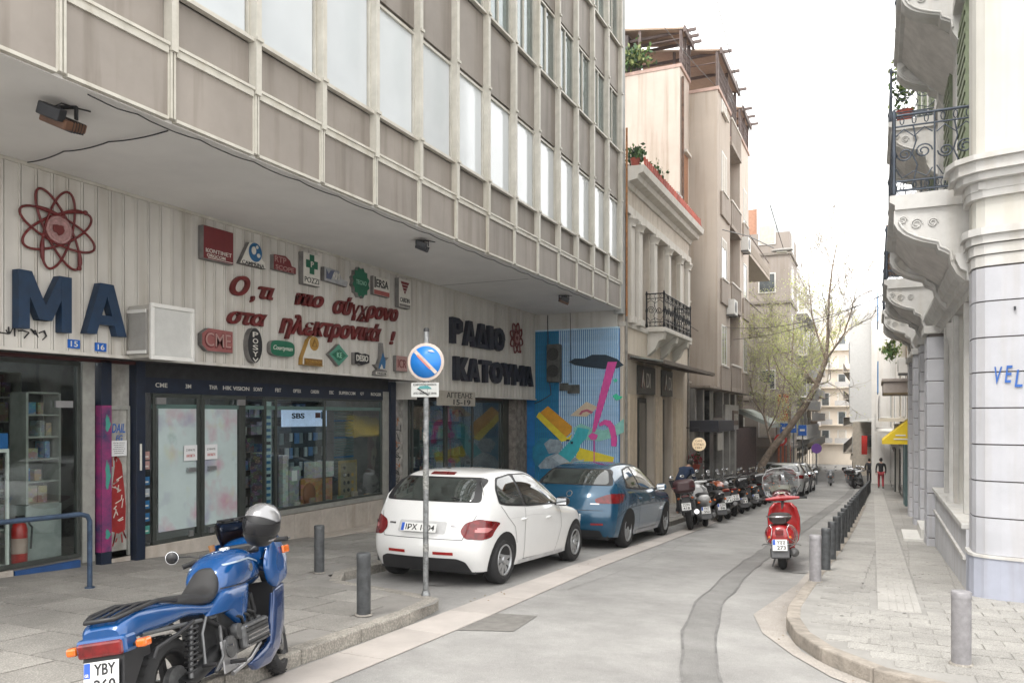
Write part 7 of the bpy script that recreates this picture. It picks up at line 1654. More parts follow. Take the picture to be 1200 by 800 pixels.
# shock with spring
P_(MB().cyl((.03, -.155, .36), (.12, -.15, .70), .017, n=10), 'shock_absorber', ENG, mc)
P_(MB().tube([(.035 + .085 * j / 70 + .036 * math.cos(j * .8), -.155 + .036 * math.sin(j * .8), .385 + .28 * j / 70) for j in range(71)], .007, 6), 'shock_spring', BLACK, mc)
P_(MB().tube([(1.0, .17, .35), (.8, .22, .25), (.3, .21, .27), (-.35, .2, .36)], [.03, .045, .06, .065], 14), 'exhaust', CHROME, mc)
for s in (-1, 1):
    P_(MB().cyl((.50, s * .17, .34), (.50, s * .30, .34), .016, n=10), 'footpeg', BLACK, mc); P_(MB().tube([(.5, s * .17, .34), (.6, s * .18, .45), (.62, s * .15, .5)], .013, 8), 'peg_bracket', STEEL, mc)
    P_(MB().cyl((.16, s * .17, .40), (.16, s * .27, .40), .014, n=10), 'rear_footpeg', BLACK, mc)
P_(MB().tube([(.45, -.17, .60), (.40, -.19, .40), (.28, -.19, .33)], .012, 8), 'passenger_bracket', ENG, mc)
# side tubing and grab rail
P_(MB().tube([(.12, -.17, .70), (-.12, -.185, .66), (-.33, -.175, .63), (-.35, -.16, .58)], .013, 8), 'pannier_rail', BLACK, mc); P_(MB().tube([(.12, .17, .70), (-.12, .185, .66), (-.33, .175, .63)], .013, 8), 'pannier_rail', BLACK, mc)
P_(MB().tube([(.02, -.13, .86), (-.2, -.14, .895), (-.45, -.13, .88), (-.56, -.09, .86), (-.56, .09, .86), (-.45, .13, .88), (-.2, .14, .895), (.02, .13, .86)], .014, 8), 'luggage_rack', BLACK, mc)
for y_ in (-.07, 0, .07): P_(MB().tube([(-.05, y_, .885), (-.3, y_, .90), (-.56, y_, .87)], .009, 6), 'rack_bar', BLACK, mc)
P_(MB().box(-.40, -.08, -.10, .10, .868, .885), 'rack_pad', BLUD, mc, .008)
P_(MB().box(-.60, -.54, -.135, .135, .665, .75), 'tail_light', REDL, mc, .015); P_(MB().box(-.585, -.46, -.15, .15, .665, .77), 'tail_light_housing', BLUM, mc, .02)
for s in (-1, 1):
    P_(MB().tube([(-.50, s * .10, .70), (-.50, s * .2, .70)], .012, 8), 'indicator_stalk', BLACK, mc); P_(MB().box(-.545, -.47, *sorted((s * .18, s * .245)), .68, .73), 'indicator', ORL, mc, .015)
P_(MB().prism([(-.56, .68), (-.62, .40), (-.60, .38), (-.48, .50), (-.30, .70)], lambda u, v, d: (u, d, v), -.125, .125), 'rear_mudguard', BLACK, mc, .008)
MP = T(-.605, 0, .56) @ MREAR @ Matrix.Rotation(-.20, 4, 'X')
q = MB(MP); q.box(-.105, .105, -.085, .085, 0, .004); pb = P_(q, 'number_plate', PLATE, mc); q = MB(MP); q.box(-.102, -.066, .0, .082, .004, .006); P_(q, 'country_band', EUBL, pb)
for s_, w, h, x, y in (('YBY', .13, .062, .022, .042), ('260', .13, .062, .022, -.042), ('GR', .024, .018, -.084, .016)):
    me = text_mesh(s_, w, h, .002, 0, .02, INK if s_ != 'GR' else OFFW); o = bpy.data.objects.new('lettering', me); col.objects.link(o); o.parent = pb; o.matrix_local = MP @ T(x, y, .0045 if s_ != 'GR' else .0065)
# front end, turned to the left
ST = T(1.36, 0, .9) @ Matrix.Rotation(math.radians(-26), 4, 'Y') @ Matrix.Rotation(math.radians(14), 4, 'Z') @ Matrix.Rotation(math.radians(26), 4, 'Y') @ T(-1.36, 0, -.9)
bwheel(mc, 1.54, .315, .12, ST, disc=.14)
for s in (-1, 1):
    P_(MB(ST).tube([(1.54, s * .095, .315), (1.44, s * .095, .55), (1.24, s * .095, 1.02)], [.027, .027, .021], 12), 'fork_leg', ENG, mc)
    P_(MB(ST).box(1.44, 1.52, *sorted((s * .08, s * .12)), .36, .46), 'brake_caliper', ENGD, mc, .008)
    P_(MB(ST).tube([(1.22, s * .06, 1.03), (1.17, s * .2, 1.07), (1.10, s * .30, 1.06)], .012, 8), 'handlebar', STEEL, mc)
    P_(MB(ST).cyl((1.10, s * .30, 1.06), (1.055, s * .40, 1.045), .019, n=12), 'grip', RUBBER, mc); P_(MB(ST).tube([(1.14, s * .26, 1.075), (1.17, s * .33, 1.06), (1.13, s * .41, 1.045)], .006, 6), 'brake_lever', STEEL, mc)
    P_(MB(ST).box(1.12, 1.18, *sorted((s * .22, s * .29)), 1.05, 1.10), 'switch_housing', BLACK, mc, .01)
P_(MB(ST).lathe([(.022, 0), (.026, .05)], (1.17, .19, 1.10), 'z', 12), 'brake_reservoir', mat('amber_plastic', (.3, .14, .05), .3), mc)
pts = [(1.54 + .335 * math.cos(a), .315 + .335 * math.sin(a)) for a in [math.radians(20 + 14 * k) for k in range(10)]]
q = MB(ST); q.rings([[(u, y_, v + (.0 if abs(y_) > .06 else .012)) for y_ in (-.075, -.06, 0, .06, .075)] + [(u - (u - 1.54) * .03, y_, v - .008) for y_ in (.07, 0, -.07)] for u, v in pts]); P_(q, 'front_mudguard', BLUD, mc)
P_(loftx(densify([(1.24, 1.0, .17, .10), (1.36, .99, .215, .16), (1.50, .96, .20, .17), (1.62, .92, .155, .14), (1.70, .89, .09, .08)]), 24, 3), 'upper_fairing', BLUM, mc)
side_panel('fairing_side', rounded([(1.16, .90), (1.28, 1.12), (1.46, 1.12), (1.56, .95), (1.50, .77), (1.28, .72), (1.18, .79)], .03), .24, .03, BLUM, .03); side_panel('lower_fairing', rounded([(1.26, .71), (1.47, .74), (1.38, .45), (1.22, .26), (1.0, .23), (1.12, .42)], .03), .225, .03, BLUD, .015)
side_panel('belly_fairing', rounded([(.72, .27), (1.02, .33), (1.30, .42), (1.24, .27), (1.05, .19), (.80, .20)], .03), .215, .03, BLUD, .02)
P_(MB().box(1.25, 1.30, -.22, .22, .45, .78), 'radiator', BLACK, mc)
for s in (-1, 1): P_(MB().box(1.40, 1.52, *sorted((s * .272, s * .292)), .97, 1.03), 'front_indicator', ORL, mc, .008)
P_(MB().box(1.22, 1.36, -.16, .16, 1.02, 1.10), 'instrument_panel', BLACK, mc, .02)
q = MB(); R1 = []
for (x, z, w) in ((1.50, 1.08, .21), (1.42, 1.17, .20), (1.34, 1.26, .175), (1.30, 1.31, .12)): R1.append([(x - .10 * (t / 6) ** 2 * 1.2, w * t / 6, z) for t in range(-6, 7)])
vs = [p for r in R1 for p in r]; n = 13; q._add(vs, [(i * n + k, i * n + k + 1, (i + 1) * n + k + 1, (i + 1) * n + k) for i in range(3) for k in range(12)], 0, True)
ws = P_(q, 'windscreen', SMOKE, mc); sm = ws.modifiers.new('s', 'SOLIDIFY'); sm.thickness = .005
P_(MB().tube([R1[-1][k] for k in range(13)], .006, 6), 'screen_rim', BLACK, ws)
# left mirror on its stalk
P_(MB(ST).tube([(1.12, .28, 1.08), (1.14, .36, 1.11), (1.12, .44, 1.13)], .006, 6), 'mirror_stalk', BLACK, mc)
q = MB(ST); q.lathe([(.001, -.02), (.045, -.015), (.052, 0)], (1.115, .475, 1.135), 'x', 20, caps=False); mm = P_(q, 'mirror', BLACK, mc); q = MB(ST); q.lathe([(.05, 0), (.001, 0)], (1.113, .475, 1.135), 'x', 20, caps=False); 
q = MB(ST @ T(1.108, .475, 1.135)); q.lathe([(.05, 0), (.05, -.004)], (0, 0, 0), 'x', 22); P_(q, 'mirror_glass', MIRR, mm)
P_(MB().tube([(1.0, .3, 1.0), (1.15, .2, .98), (1.25, .1, 1.0)], .006, 6), 'cable', BLACK, mc); P_(MB().tube([(1.05, -.3, 1.04), (1.2, -.2, .97), (1.3, -.1, .95)], .006, 6), 'cable', BLACK, mc)
P_(MB().tube([(.55, .12, .33), (.50, .32, .02), (.47, .34, -.01)], .014, 8), 'side_stand', STEEL, mc)
# smaller fittings
P_(MB().box(.40, .60, -.19, -.175, .28, .50), 'footrest_plate', ALU, mc, .01); P_(MB().tube([(.95, -.2, .37), (.75, -.21, .30), (.5, -.19, .26)], .016, 8), 'coolant_pipe', ALU, mc)
for k in range(3): P_(MB().tube([(.70 + k * .1, .0, .58), (.66 + k * .1, -.16, .64), (.74 + k * .1, -.19, .60), (.80 + k * .1, -.17, .52)], .011, 8), 'hose', RUBBER, mc)
for x, z in ((.46, .46), (.56, .31), (.70, .40), (1.04, .40), (1.04, .53), (.70, .53)): P_(MB().cyl((x, -.245, z), (x, -.19, z), .009, n=6), 'bolt', CHROME, mc)
patches('tank_seam', tank.data, [(Q_, 'xz', L_ if s_ > 0 else R_, .003) for s_ in (1, -1) for Q_ in strip_polys([(.62, .835), (.9, .83), (1.2, .86)], .008)], GAP, mc)
patches('tank_stripe', tank.data, [(Q_, 'xz', L_ if s_ > 0 else R_, .003) for s_ in (1, -1) for Q_ in strip_polys([(.70, .99), (.95, 1.0), (1.15, .955)], .012)], mat('decal_pale', (.35, .42, .5), .3), mc)
for s in (-1, 1): P_(MB().lathe([(.03, 0), (.03, s * .006)], (.97, s * .198, .93), 'y', 18), 'tank_badge', SILV, mc)
P_(MB().tube([(.3, -.16, .69), (.2, -.175, .6), (.16, -.19, .41)], .010, 8), 'peg_bracket', STEEL, mc); P_(MB().box(-.50, -.30, -.12, .12, .60, .66), 'tool_tray', BLACK, mc, .01)
P_(MB().tube([(1.18, -.1, 1.06), (1.05, -.14, 1.04), (.95, -.1, 1.0), (1.1, 0, .98)], .006, 6), 'cable', BLACK, mc)
# helmet hanging over the right grip: a thing of its own
HEL = paintm('helmet_silver', (.26, .26, .27), .25, .5); HELB = mat('helmet_black', (.008, .008, .009), .45)
hx, hy, hz = -3.60, 3.98, .955
hm = thing('helmet', 'silver and black full-face helmet hung on the right mirror of the blue motorcycle', 'helmet', (hx, hy, hz - .14), (math.radians(-12), math.radians(10), math.radians(-62))); hm.scale = (.88, .88, .88)
q = MB()
def hring(z, rx, ry, cx=0): return [(cx + rx * math.cos(2 * PI * k / 28), ry * math.sin(2 * PI * k / 28), z) for k in range(28)]
q.rings([hring(*a) for a in ((-.0, .095, .085, .01), (.03, .125, .105, .01), (.08, .142, .122, .005), (.14, .148, .13, 0), (.19, .14, .125, -.005), (.235, .115, .105, -.01), (.265, .075, .07, -.01), (.28, .02, .02, -.01))]); sh = P_(q, 'shell', HELB, hm)
me = sh.data
its = [([(-.2, .20), (.06, .19), (.12, .23), (.06, .30), (-.2, .30)], 'xz', lambda c, n: n.z > .05, .003)]
patches('silver_panel', me, its, HEL, hm); patches('visor', me, [(rounded([(.0, .10), (.16, .095), (.17, .175), (.01, .185)], .02), 'xz', lambda c, n: n.x > -.1 and c.x > 0, .006)], mat('visor_tint', (.008, .008, .010), .25), hm); patches('silver_swoosh', me, [([(-.15, .03), (.1, .05), (.1, .065), (-.15, .075)], 'xz', lambda c, n: abs(n.y) > .3, .004)], HEL, hm)
# ---------------- scooters
def scooter(label, loc, head, paint, plate_txt=None, screen=False, box=None, vespa=False, lean=-.1, seatm=SADL, steer=12, group=None, name='scooter', detail=True, s=1.):
    r = thing(name, label, 'scooter', loc, (lean, math.radians(3.0) * math.sin(head), head), group); r.scale = (s, s, s)
    wr = .23 if vespa else .27; ww = .12; ax = 1.30 if vespa else 1.42; dm = mat('scooter_grey_plastic', (.10, .10, .105), .5, var=.15)
    bwheel(r, 0, wr, ww, tread=False, rimm=ALU); SM = T(ax - .2, 0, .7) @ Matrix.Rotation(math.radians(-24), 4, 'Y') @ Matrix.Rotation(math.radians(steer), 4, 'Z') @ Matrix.Rotation(math.radians(24), 4, 'Y') @ T(-ax + .2, 0, -.7)
    bwheel(r, ax, wr, ww, SM, tread=False, rimm=ALU)
    if vespa: secs = [(-.40, .50, .06, .05), (-.37, .51, .15, .14), (-.26, .51, .205, .175), (-.05, .50, .235, .195), (.18, .49, .225, .185), (.38, .46, .18, .15), (.52, .40, .12, .09)]
    else: secs = [(-.48, .70, .05, .04), (-.42, .69, .12, .09), (-.2, .62, .17, .14), (.08, .56, .20, .17), (.35, .50, .18, .16), (.55, .40, .13, .10)]
    P_(loftx(densify(secs), 24, 2.3), 'rear_body', paint, r)
    P_(MB().box(.40, .98, -.17, .17, .25, .30), 'floorboard', dm if not vespa else paint, r, .02)
    P_(loftx(densify([(-.32, .73, .08, .03), (-.22, .75, .13, .05), (0, .76, .15, .055), (.25, .74, .145, .055), (.42, .71, .12, .045), (.48, .70, .06, .03)]) if not vespa else densify([(-.34, .73, .10, .04), (-.22, .765, .145, .06), (0, .775, .155, .065), (.25, .75, .145, .06), (.40, .71, .10, .045)]), 20, 2.8), 'seat', seatm, r)
    # leg shield: a curved sheet
    q = MB(); rr = []
    for k, (z, w, x) in enumerate(((.27, .15, .98), (.34, .21, 1.02), (.5, .245, 1.04), (.7, .25, 1.02), (.86, .21, .99), (.94, .13, .98))):
        rr.append([(x + .07 - .13 * (t / 6) ** 2, w * t / 6, z) for t in range(-6, 7)])
    n = 13; q._add([p for a in rr for p in a], [(i * n + k, i * n + k + 1, (i + 1) * n + k + 1, (i + 1) * n + k) for i in range(5) for k in range(12)], 0, True); ls = P_(q, 'leg_shield', paint, r); md = ls.modifiers.new('s', 'SOLIDIFY'); md.thickness = .03
    if not vespa: P_(loftx(densify([(.98, .72, .13, .18), (1.1, .78, .15, .2), (1.25, .78, .11, .14), (1.33, .74, .05, .06)]), 18, 2.4), 'front_cowl', paint, r)
    P_(MB(SM).tube([(ax, 0.0, wr), (ax - .06, .09, .35), (ax - .18, .05, .65), (ax - .28, 0, .95)], .025, 10), 'fork', ENG, r)
    q = MB(SM); q.rings([[(ax + (wr + .05 + dz) * math.cos(a), yy, wr + (wr + .05 + dz) * math.sin(a)) for yy, dz in ((-.085, -.06), (-.07, 0), (0, .02), (.07, 0), (.085, -.06), (.075, -.06), (0, 0), (-.075, -.06))] for a in [math.radians(10 + 14 * k) for k in range(11)]]); P_(q, 'front_mudguard', paint, r)
    hh = 1.0
    P_(MB(SM).tube([(ax - .34, -.26, hh), (ax - .32, -.15, hh + .005), (ax - .30, 0, hh + .01), (ax - .32, .15, hh + .005), (ax - .34, .26, hh)], [.020, .032, .05, .032, .020], 14), 'handlebar_cover', paint, r)
    if vespa: q = MB(SM); q.rings([sring((ax - .33 + k * .06, 0, hh + .02), w, w * .8, 16, 2.2) for k, w in enumerate((.05, .085, .09, .06))]); P_(q, 'headset', paint, r); P_(MB(SM).lathe([(.055, 0), (.055, .012), (.05, .014)], (ax - .31, 0, hh + .085), 'z', 18), 'speedometer', mat('dial_cream', (.6, .58, .45), .4), r)
    for s_ in (-1, 1):
        P_(MB(SM).cyl((ax - .34, s_ * .25, hh), (ax - .36, s_ * .37, hh - .005), .018, n=10), 'grip', RUBBER, r); P_(MB(SM).tube([(ax - .30, s_ * .25, hh), (ax - .28, s_ * .38, hh - .01)], .006, 6), 'brake_lever', CHROME, r)
        if not vespa or s_ == -1:
            st = P_(MB(SM).tube([(ax - .32, s_ * .2, hh + .03), (ax - .32, s_ * .27, hh + .16), (ax - .32, s_ * .30, hh + .20)], .006, 6), 'mirror_stalk', BLACK, r)
            if not vespa: P_(MB(SM @ T(ax - .33, s_ * .34, hh + .23)).ell((0, 0, 0), (.02, .065, .045), 12), 'mirror', BLACK, r); P_(MB(SM @ T(ax - .352, s_ * .34, hh + .23)).ell((0, 0, 0), (.004, .056, .037), 12), 'mirror_glass', MIRR, r)
    P_(MB().box(-.40 if not vespa else -.445, -.36, -.09 if not vespa else -.055, .09 if not vespa else .055, .60 if not vespa else .54, .66 if not vespa else .62), 'tail_light', REDL, r, .012)
    for s_ in (-1, 1): P_(MB().ell((-.36, s_ * .13, .60 if not vespa else .50), (.03, .035, .03), 10), 'indicator', ORL, r)
    q = MB(); q.prism([(-.42, .46), (-.47, .22), (-.44, .20), (-.30, .30), (-.2, .45)], lambda u, v, d: (u, d, v), -.12, .12); P_(q, 'rear_mudguard', dm, r, .01)
    P_(MB().tube([(.1, -.12, .22), (-.05, -.17, .24), (-.12, -.18, .26), (-.34, -.18, .29), (-.36, -.18, .29)], [.02, .03, .065, .06, .02], 14), 'muffler', mat('muffler_steel', (.22, .22, .22), .6, .5, var=.2), r)
    P_(MB().box(-.15, .35, .07, .16, .17, .33), 'engine_case', ENG, r, .03); P_(MB().tube([(.3, .1, .2), (.25, .16, .02), (.2, .17, -.01)], .012, 8), 'stand', STEEL, r)
    if plate_txt:
        M_ = T(-.475 if vespa else -.46, 0, .40 if vespa else .42) @ MREAR @ Matrix.Rotation(-.18, 4, 'X'); q = MB(M_); q.box(-.10, .10, -.08, .08, 0, .004); pb = P_(q, 'number_plate', PLATE, r)
        q = MB(M_); q.box(-.097, -.06, -.0, .077, .004, .006); P_(q, 'country_band', EUBL, pb)
        for t_, y in zip(plate_txt, (.038, -.038)):
            me = text_mesh(t_, .12, .055, .002, 0, .02, INK); o = bpy.data.objects.new('lettering', me); col.objects.link(o); o.parent = pb; o.matrix_local = M_ @ T(.02, y, .0045)
    if screen:
        rr = []
        for z, w, x in ((1.0, .14, 1.10), (1.06, .24, 1.09), (1.2, .28, 1.04), (1.36, .27, .99), (1.46, .20, .955), (1.49, .10, .945)): rr.append([(x + .05 - .12 * (t / 6) ** 2, w * t / 6, z) for t in range(-6, 7)])
        q = MB(SM); q._add([p for a in rr for p in a], [(i * n + k, i * n + k + 1, (i + 1) * n + k + 1, (i + 1) * n + k) for i in range(5) for k in range(12)], 0, True); w_ = P_(q, 'windscreen', CLEARS, r)
        ed = [a[0] for a in rr] + [p for p in rr[-1][1:-1]] + [a[-1] for a in rr[::-1]]; P_(MB(SM).tube(ed, .007, 5), 'screen_edge', mat('screen_edge', (.5, .5, .5), .3), w_)
    if box:
        P_(loftx([(-.56, .93, .10, .08), (-.53, .93, .19, .14), (-.22, .93, .2, .15), (-.18, .93, .14, .1)], 20, 4), 'top_box', box, r); P_(MB().box(-.55, -.2, -.205, .205, .92, .935), 'box_seam', BLACK, r)
    return r
VRED = paintm('scooter_red', (.36, .012, .014), .22)
vs_ = scooter('red classic scooter with clear windscreen parked by the bollards', (-1.235, 12.42, gz(12.4)), math.radians(93), VRED, ('ΥΧΧ', '273'), screen=True, vespa=True, lean=-.06, seatm=mat('seat_brown', (.022, .014, .013), .6), steer=6)
for z, x, w in ((.79, -.36, .15), (.80, -.45, .13)): pass
P_(MB().tube([(-.02, -.15, .77), (-.3, -.17, .80), (-.44, -.12, .80), (-.47, 0, .80), (-.44, .12, .80), (-.3, .17, .80), (-.02, .15, .77)], .010, 8), 'rear_rack', CHROME, vs_)
for y_ in (-.06, 0, .06): P_(MB().tube([(-.2, y_, .80), (-.46, y_, .80)], .007, 6), 'rack_bar', CHROME, vs_)
P_(MB().tube([(-.1, -.27, .36), (-.32, -.23, .40), (-.43, -.12, .41), (-.45, 0, .41), (-.43, .12, .41), (-.32, .23, .40), (-.1, .27, .36)], .009, 8), 'crash_bar', CHROME, vs_)
P_(MB().tube([(-.36, -.19, .44), (-.41, -.12, .5), (-.40, -.10, .62), (-.36, -.13, .68)], .006, 6), 'crash_bar', CHROME, vs_); P_(MB().tube([(-.36, .19, .44), (-.41, .12, .5), (-.40, .10, .62), (-.36, .13, .68)], .006, 6), 'crash_bar', CHROME, vs_)
# ---------------- naked motorcycle for the parked row
def naked(label, loc, head, paint, box=None, plate_txt=None, lean=-.14, group=None, steer=18):
    r = thing('motorcycle', label, 'motorcycle', loc, (lean, math.radians(3.0) * math.sin(head), head), group)
    bwheel(r, 0, .32, .14, tread=False, disc=.11); SM = T(1.2, 0, .8) @ Matrix.Rotation(math.radians(-25), 4, 'Y') @ Matrix.Rotation(math.radians(steer), 4, 'Z') @ Matrix.Rotation(math.radians(25), 4, 'Y') @ T(-1.2, 0, -.8)
    bwheel(r, 1.42, .31, .11, SM, tread=False, disc=.14)
    P_(MB().tube([(0, .09, .32), (.45, .09, .42)], [.03, .045], 10), 'swingarm', ENG, r); P_(MB().tube([(0, -.09, .32), (.45, -.09, .42)], [.03, .045], 10), 'swingarm', ENG, r)
    P_(MB().box(.40, .92, -.17, .17, .30, .62), 'engine', ENG, r, .03)
    for k in range(6): P_(MB().box(.58, .90, -.20, .20, .50 + k * .025, .507 + k * .025), 'cooling_fin', ENGD, r)
    P_(loftx(densify([(.50, .80, .09, .05), (.62, .84, .15, .10), (.82, .87, .17, .13), (1.0, .86, .13, .10), (1.1, .83, .08, .05)]), 22, 2.5), 'tank', paint, r)
    P_(loftx(densify([(-.30, .84, .07, .025), (-.15, .83, .12, .04), (.1, .80, .14, .05), (.35, .79, .13, .045), (.52, .83, .09, .04)]), 18, 2.6), 'seat', SADL, r)
    P_(loftx(densify([(-.45, .80, .05, .03), (-.38, .79, .10, .05), (-.1, .74, .13, .06), (.3, .70, .13, .06), (.5, .70, .12, .05)]), 18, 3), 'tail_cowl', paint, r)
    P_(MB().box(-.47, -.43, -.08, .08, .76, .81), 'tail_light', REDL, r, .01); P_(MB().prism([(-.44, .76), (-.54, .45), (-.51, .44), (-.3, .72)], lambda u, v, d: (u, d, v), -.08, .08), 'rear_mudguard', BLACK, r)
    P_(MB().tube([(.9, -.1, .4), (.7, -.18, .25), (.2, -.2, .3), (-.35, -.2, .42)], [.025, .03, .05, .055], 12), 'exhaust', CHROME, r)
    for s_ in (-1, 1):
        P_(MB().ell((-.42, s_ * .15, .74), (.03, .035, .025), 8), 'indicator', ORL, r)
        P_(MB(SM).tube([(1.42, s_ * .08, .31), (1.2, s_ * .08, .85), (1.15, s_ * .08, .96)], .024, 10), 'fork_leg', ENG, r); P_(MB(SM).tube([(1.15, s_ * .05, .98), (1.10, s_ * .2, 1.06), (1.0, s_ * .36, 1.05)], .013, 8), 'handlebar', STEEL, r); P_(MB(SM).cyl((1.04, s_ * .28, 1.055), (.98, s_ * .39, 1.045), .018, n=8), 'grip', RUBBER, r)
        P_(MB(SM).tube([(1.06, s_ * .24, 1.07), (1.08, s_ * .30, 1.2)], .006, 6), 'mirror_stalk', BLACK, r); P_(MB(SM @ T(1.08, s_ * .32, 1.24)).ell((0, 0, 0), (.018, .065, .042), 10), 'mirror', BLACK, r); P_(MB(SM @ T(1.06, s_ * .32, 1.24)).ell((0, 0, 0), (.004, .057, .036), 10), 'mirror_glass', MIRR, r)
    P_(MB(SM).ell((1.28, 0, .92), (.09, .10, .10), 14), 'headlight', paint, r); P_(MB().tube([(.1, -.16, .72), (.05, -.15, .42)], .02, 8), 'shock_absorber', ENG, r); P_(MB().tube([(.1, .16, .72), (.05, .15, .42)], .02, 8), 'shock_absorber', ENG, r)
    pts = [(1.42 + .335 * math.cos(a), .31 + .335 * math.sin(a)) for a in [math.radians(30 + 14 * k) for k in range(9)]]
    q = MB(SM); q.rings([[(u, y_, v) for y_ in (-.07, -.05, .05, .07)] + [(u, y_, v - .01) for y_ in (.06, -.06)] for u, v in pts]); P_(q, 'front_mudguard', paint, r)
    if plate_txt:
        M_ = T(-.53, 0, .56) @ MREAR @ Matrix.Rotation(-.25, 4, 'X'); q = MB(M_); q.box(-.1, .1, -.08, .08, 0, .004); pb = P_(q, 'number_plate', PLATE, r)
        for t_, y in zip(plate_txt, (.038, -.038)): me = text_mesh(t_, .14, .055, .002, 0, .02, INK); o = bpy.data.objects.new('lettering', me); col.objects.link(o); o.parent = pb; o.matrix_local = M_ @ T(0, y, .0045)
    if box:
        P_(loftx([(-.66, 1.0, .12, .08), (-.62, 1.0, .23, .14), (-.28, 1.0, .24, .155), (-.22, 1.0, .15, .1)], 22, 4), 'top_box', box, r); P_(MB().box(-.64, -.26, -.245, .245, .98, .995), 'box_seam', REDL, r); P_(MB().box(-.5, -.1, -.08, .08, .84, .87), 'box_rack', STEEL, r)
    return r
BBLK = paintm('bike_black', (.018, .018, .02), .25); BWHT = paintm('bike_white', (.6, .6, .6), .25); BORG = paintm('bike_orange', (.30, .06, .015), .3); BSIL = paintm('bike_silver', (.3, .31, .32), .3, .5); BOXM = mat('top_box_maroon', (.06, .025, .028), .4, var=.1)
RWB = 'motorbikes parked in a row along the left kerb'
A_ = lambda d: math.radians(d)
naked('black motorcycle with maroon top box, nearest of the parked row', (-3.76, 17.95, gz(17.95)), A_(100), BBLK, BOXM, ('ΖΖΝ', '418'), group=RWB)
scooter('white scooter with black seat, second in the parked row', (-3.65, 19.1, gz(19.1)), A_(107), BWHT, ('ΥΝΤ', '552'), group=RWB)
scooter('black scooter with grey rear behind the white one in the row', (-3.62, 20.8, gz(20.8)), A_(112), BBLK, ('ΧΖΗ', '96'), group=RWB)
naked('black motorcycle with orange tail between the scooters in the row', (-3.60, 21.9, gz(21.9)), A_(110), BORG, None, ('ΖΧΡ', '71'), group=RWB)
naked('silver and black motorcycle in the middle of the parked row', (-3.62, 23.1, gz(23.1)), A_(113), BBLK, None, ('ΥΖ', '220'), group=RWB)
scooter('black scooter with black top box in the parked row', (-3.6, 24.4, gz(24.4)), A_(112), BBLK, ('ΝΒΜ', '31'), box=BBLK, group=RWB)
naked('dark silver motorcycle near the far end of the parked row', (-3.62, 25.7, gz(25.7)), A_(112), BSIL, None, None, group=RWB)
scooter('black scooter last but one in the parked row', (-3.62, 27.1, gz(27.1)), A_(112), BBLK, ('ΥΗ', '88'), group=RWB)
naked('black motorcycle with black top box past the middle of the row', (-3.62, 28.5, gz(28.5)), A_(111), BBLK, BBLK, None, group=RWB)
scooter('grey scooter near the far end of the parked row', (-3.6, 29.9, gz(29.9)), A_(112), BSIL, ('ΥΜ', '12'), group=RWB)
naked('black motorcycle next to the grey scooter near the far end', (-3.58, 31.2, gz(31.2)), A_(110), BBLK, None, None, group=RWB)
scooter('black scooter with box, last of the near parked row', (-3.55, 32.6, gz(32.6)), A_(112), BBLK, None, box=BBLK, group=RWB)
# far rows share copies of two sources
src_n = naked('black motorcycle standing before the far cluster of motorbikes', (-3.4, 37.5, gz(37.5)), A_(108), BBLK, BBLK, None, group='motorbikes in the far left cluster'); src_s = scooter('silver scooter at the near end of the far left cluster', (-3.5, 46.5, gz(46.5)), A_(112), BSIL, group='motorbikes in the far left cluster')
rd = random.Random(17)
for k in range(14):
    y = 48 + k * 1.05; s_ = src_n if rd.random() < .5 else src_s
    c = copy_tree(s_, (-3.5 + bend(y) + rd.uniform(-.1, .1), y, gz(y)), (-.12, math.radians(3), A_(110 + rd.uniform(-8, 8))), '%s motorbike of the far left cluster, counted away from the camera' % ORD[k])
for k in range(16):
    y = 52 + k * 1.3; s_ = src_n if rd.random() < .5 else src_s
    c = copy_tree(s_, (-.95 + bend(y) + rd.uniform(-.1, .1), y, gz(y)), (-.12, math.radians(3), A_(75 + rd.uniform(-8, 8))), '%s motorbike of the far right row, counted away from the camera' % ORD[k]); c['group'] = 'motorbikes along the far right kerb'
c = copy_tree(src_s, (-2.6, 55.5, gz(55.5)), (0, math.radians(3), A_(93)), 'dark motorcycle ridden down the middle of the far street'); c['group'] = ''
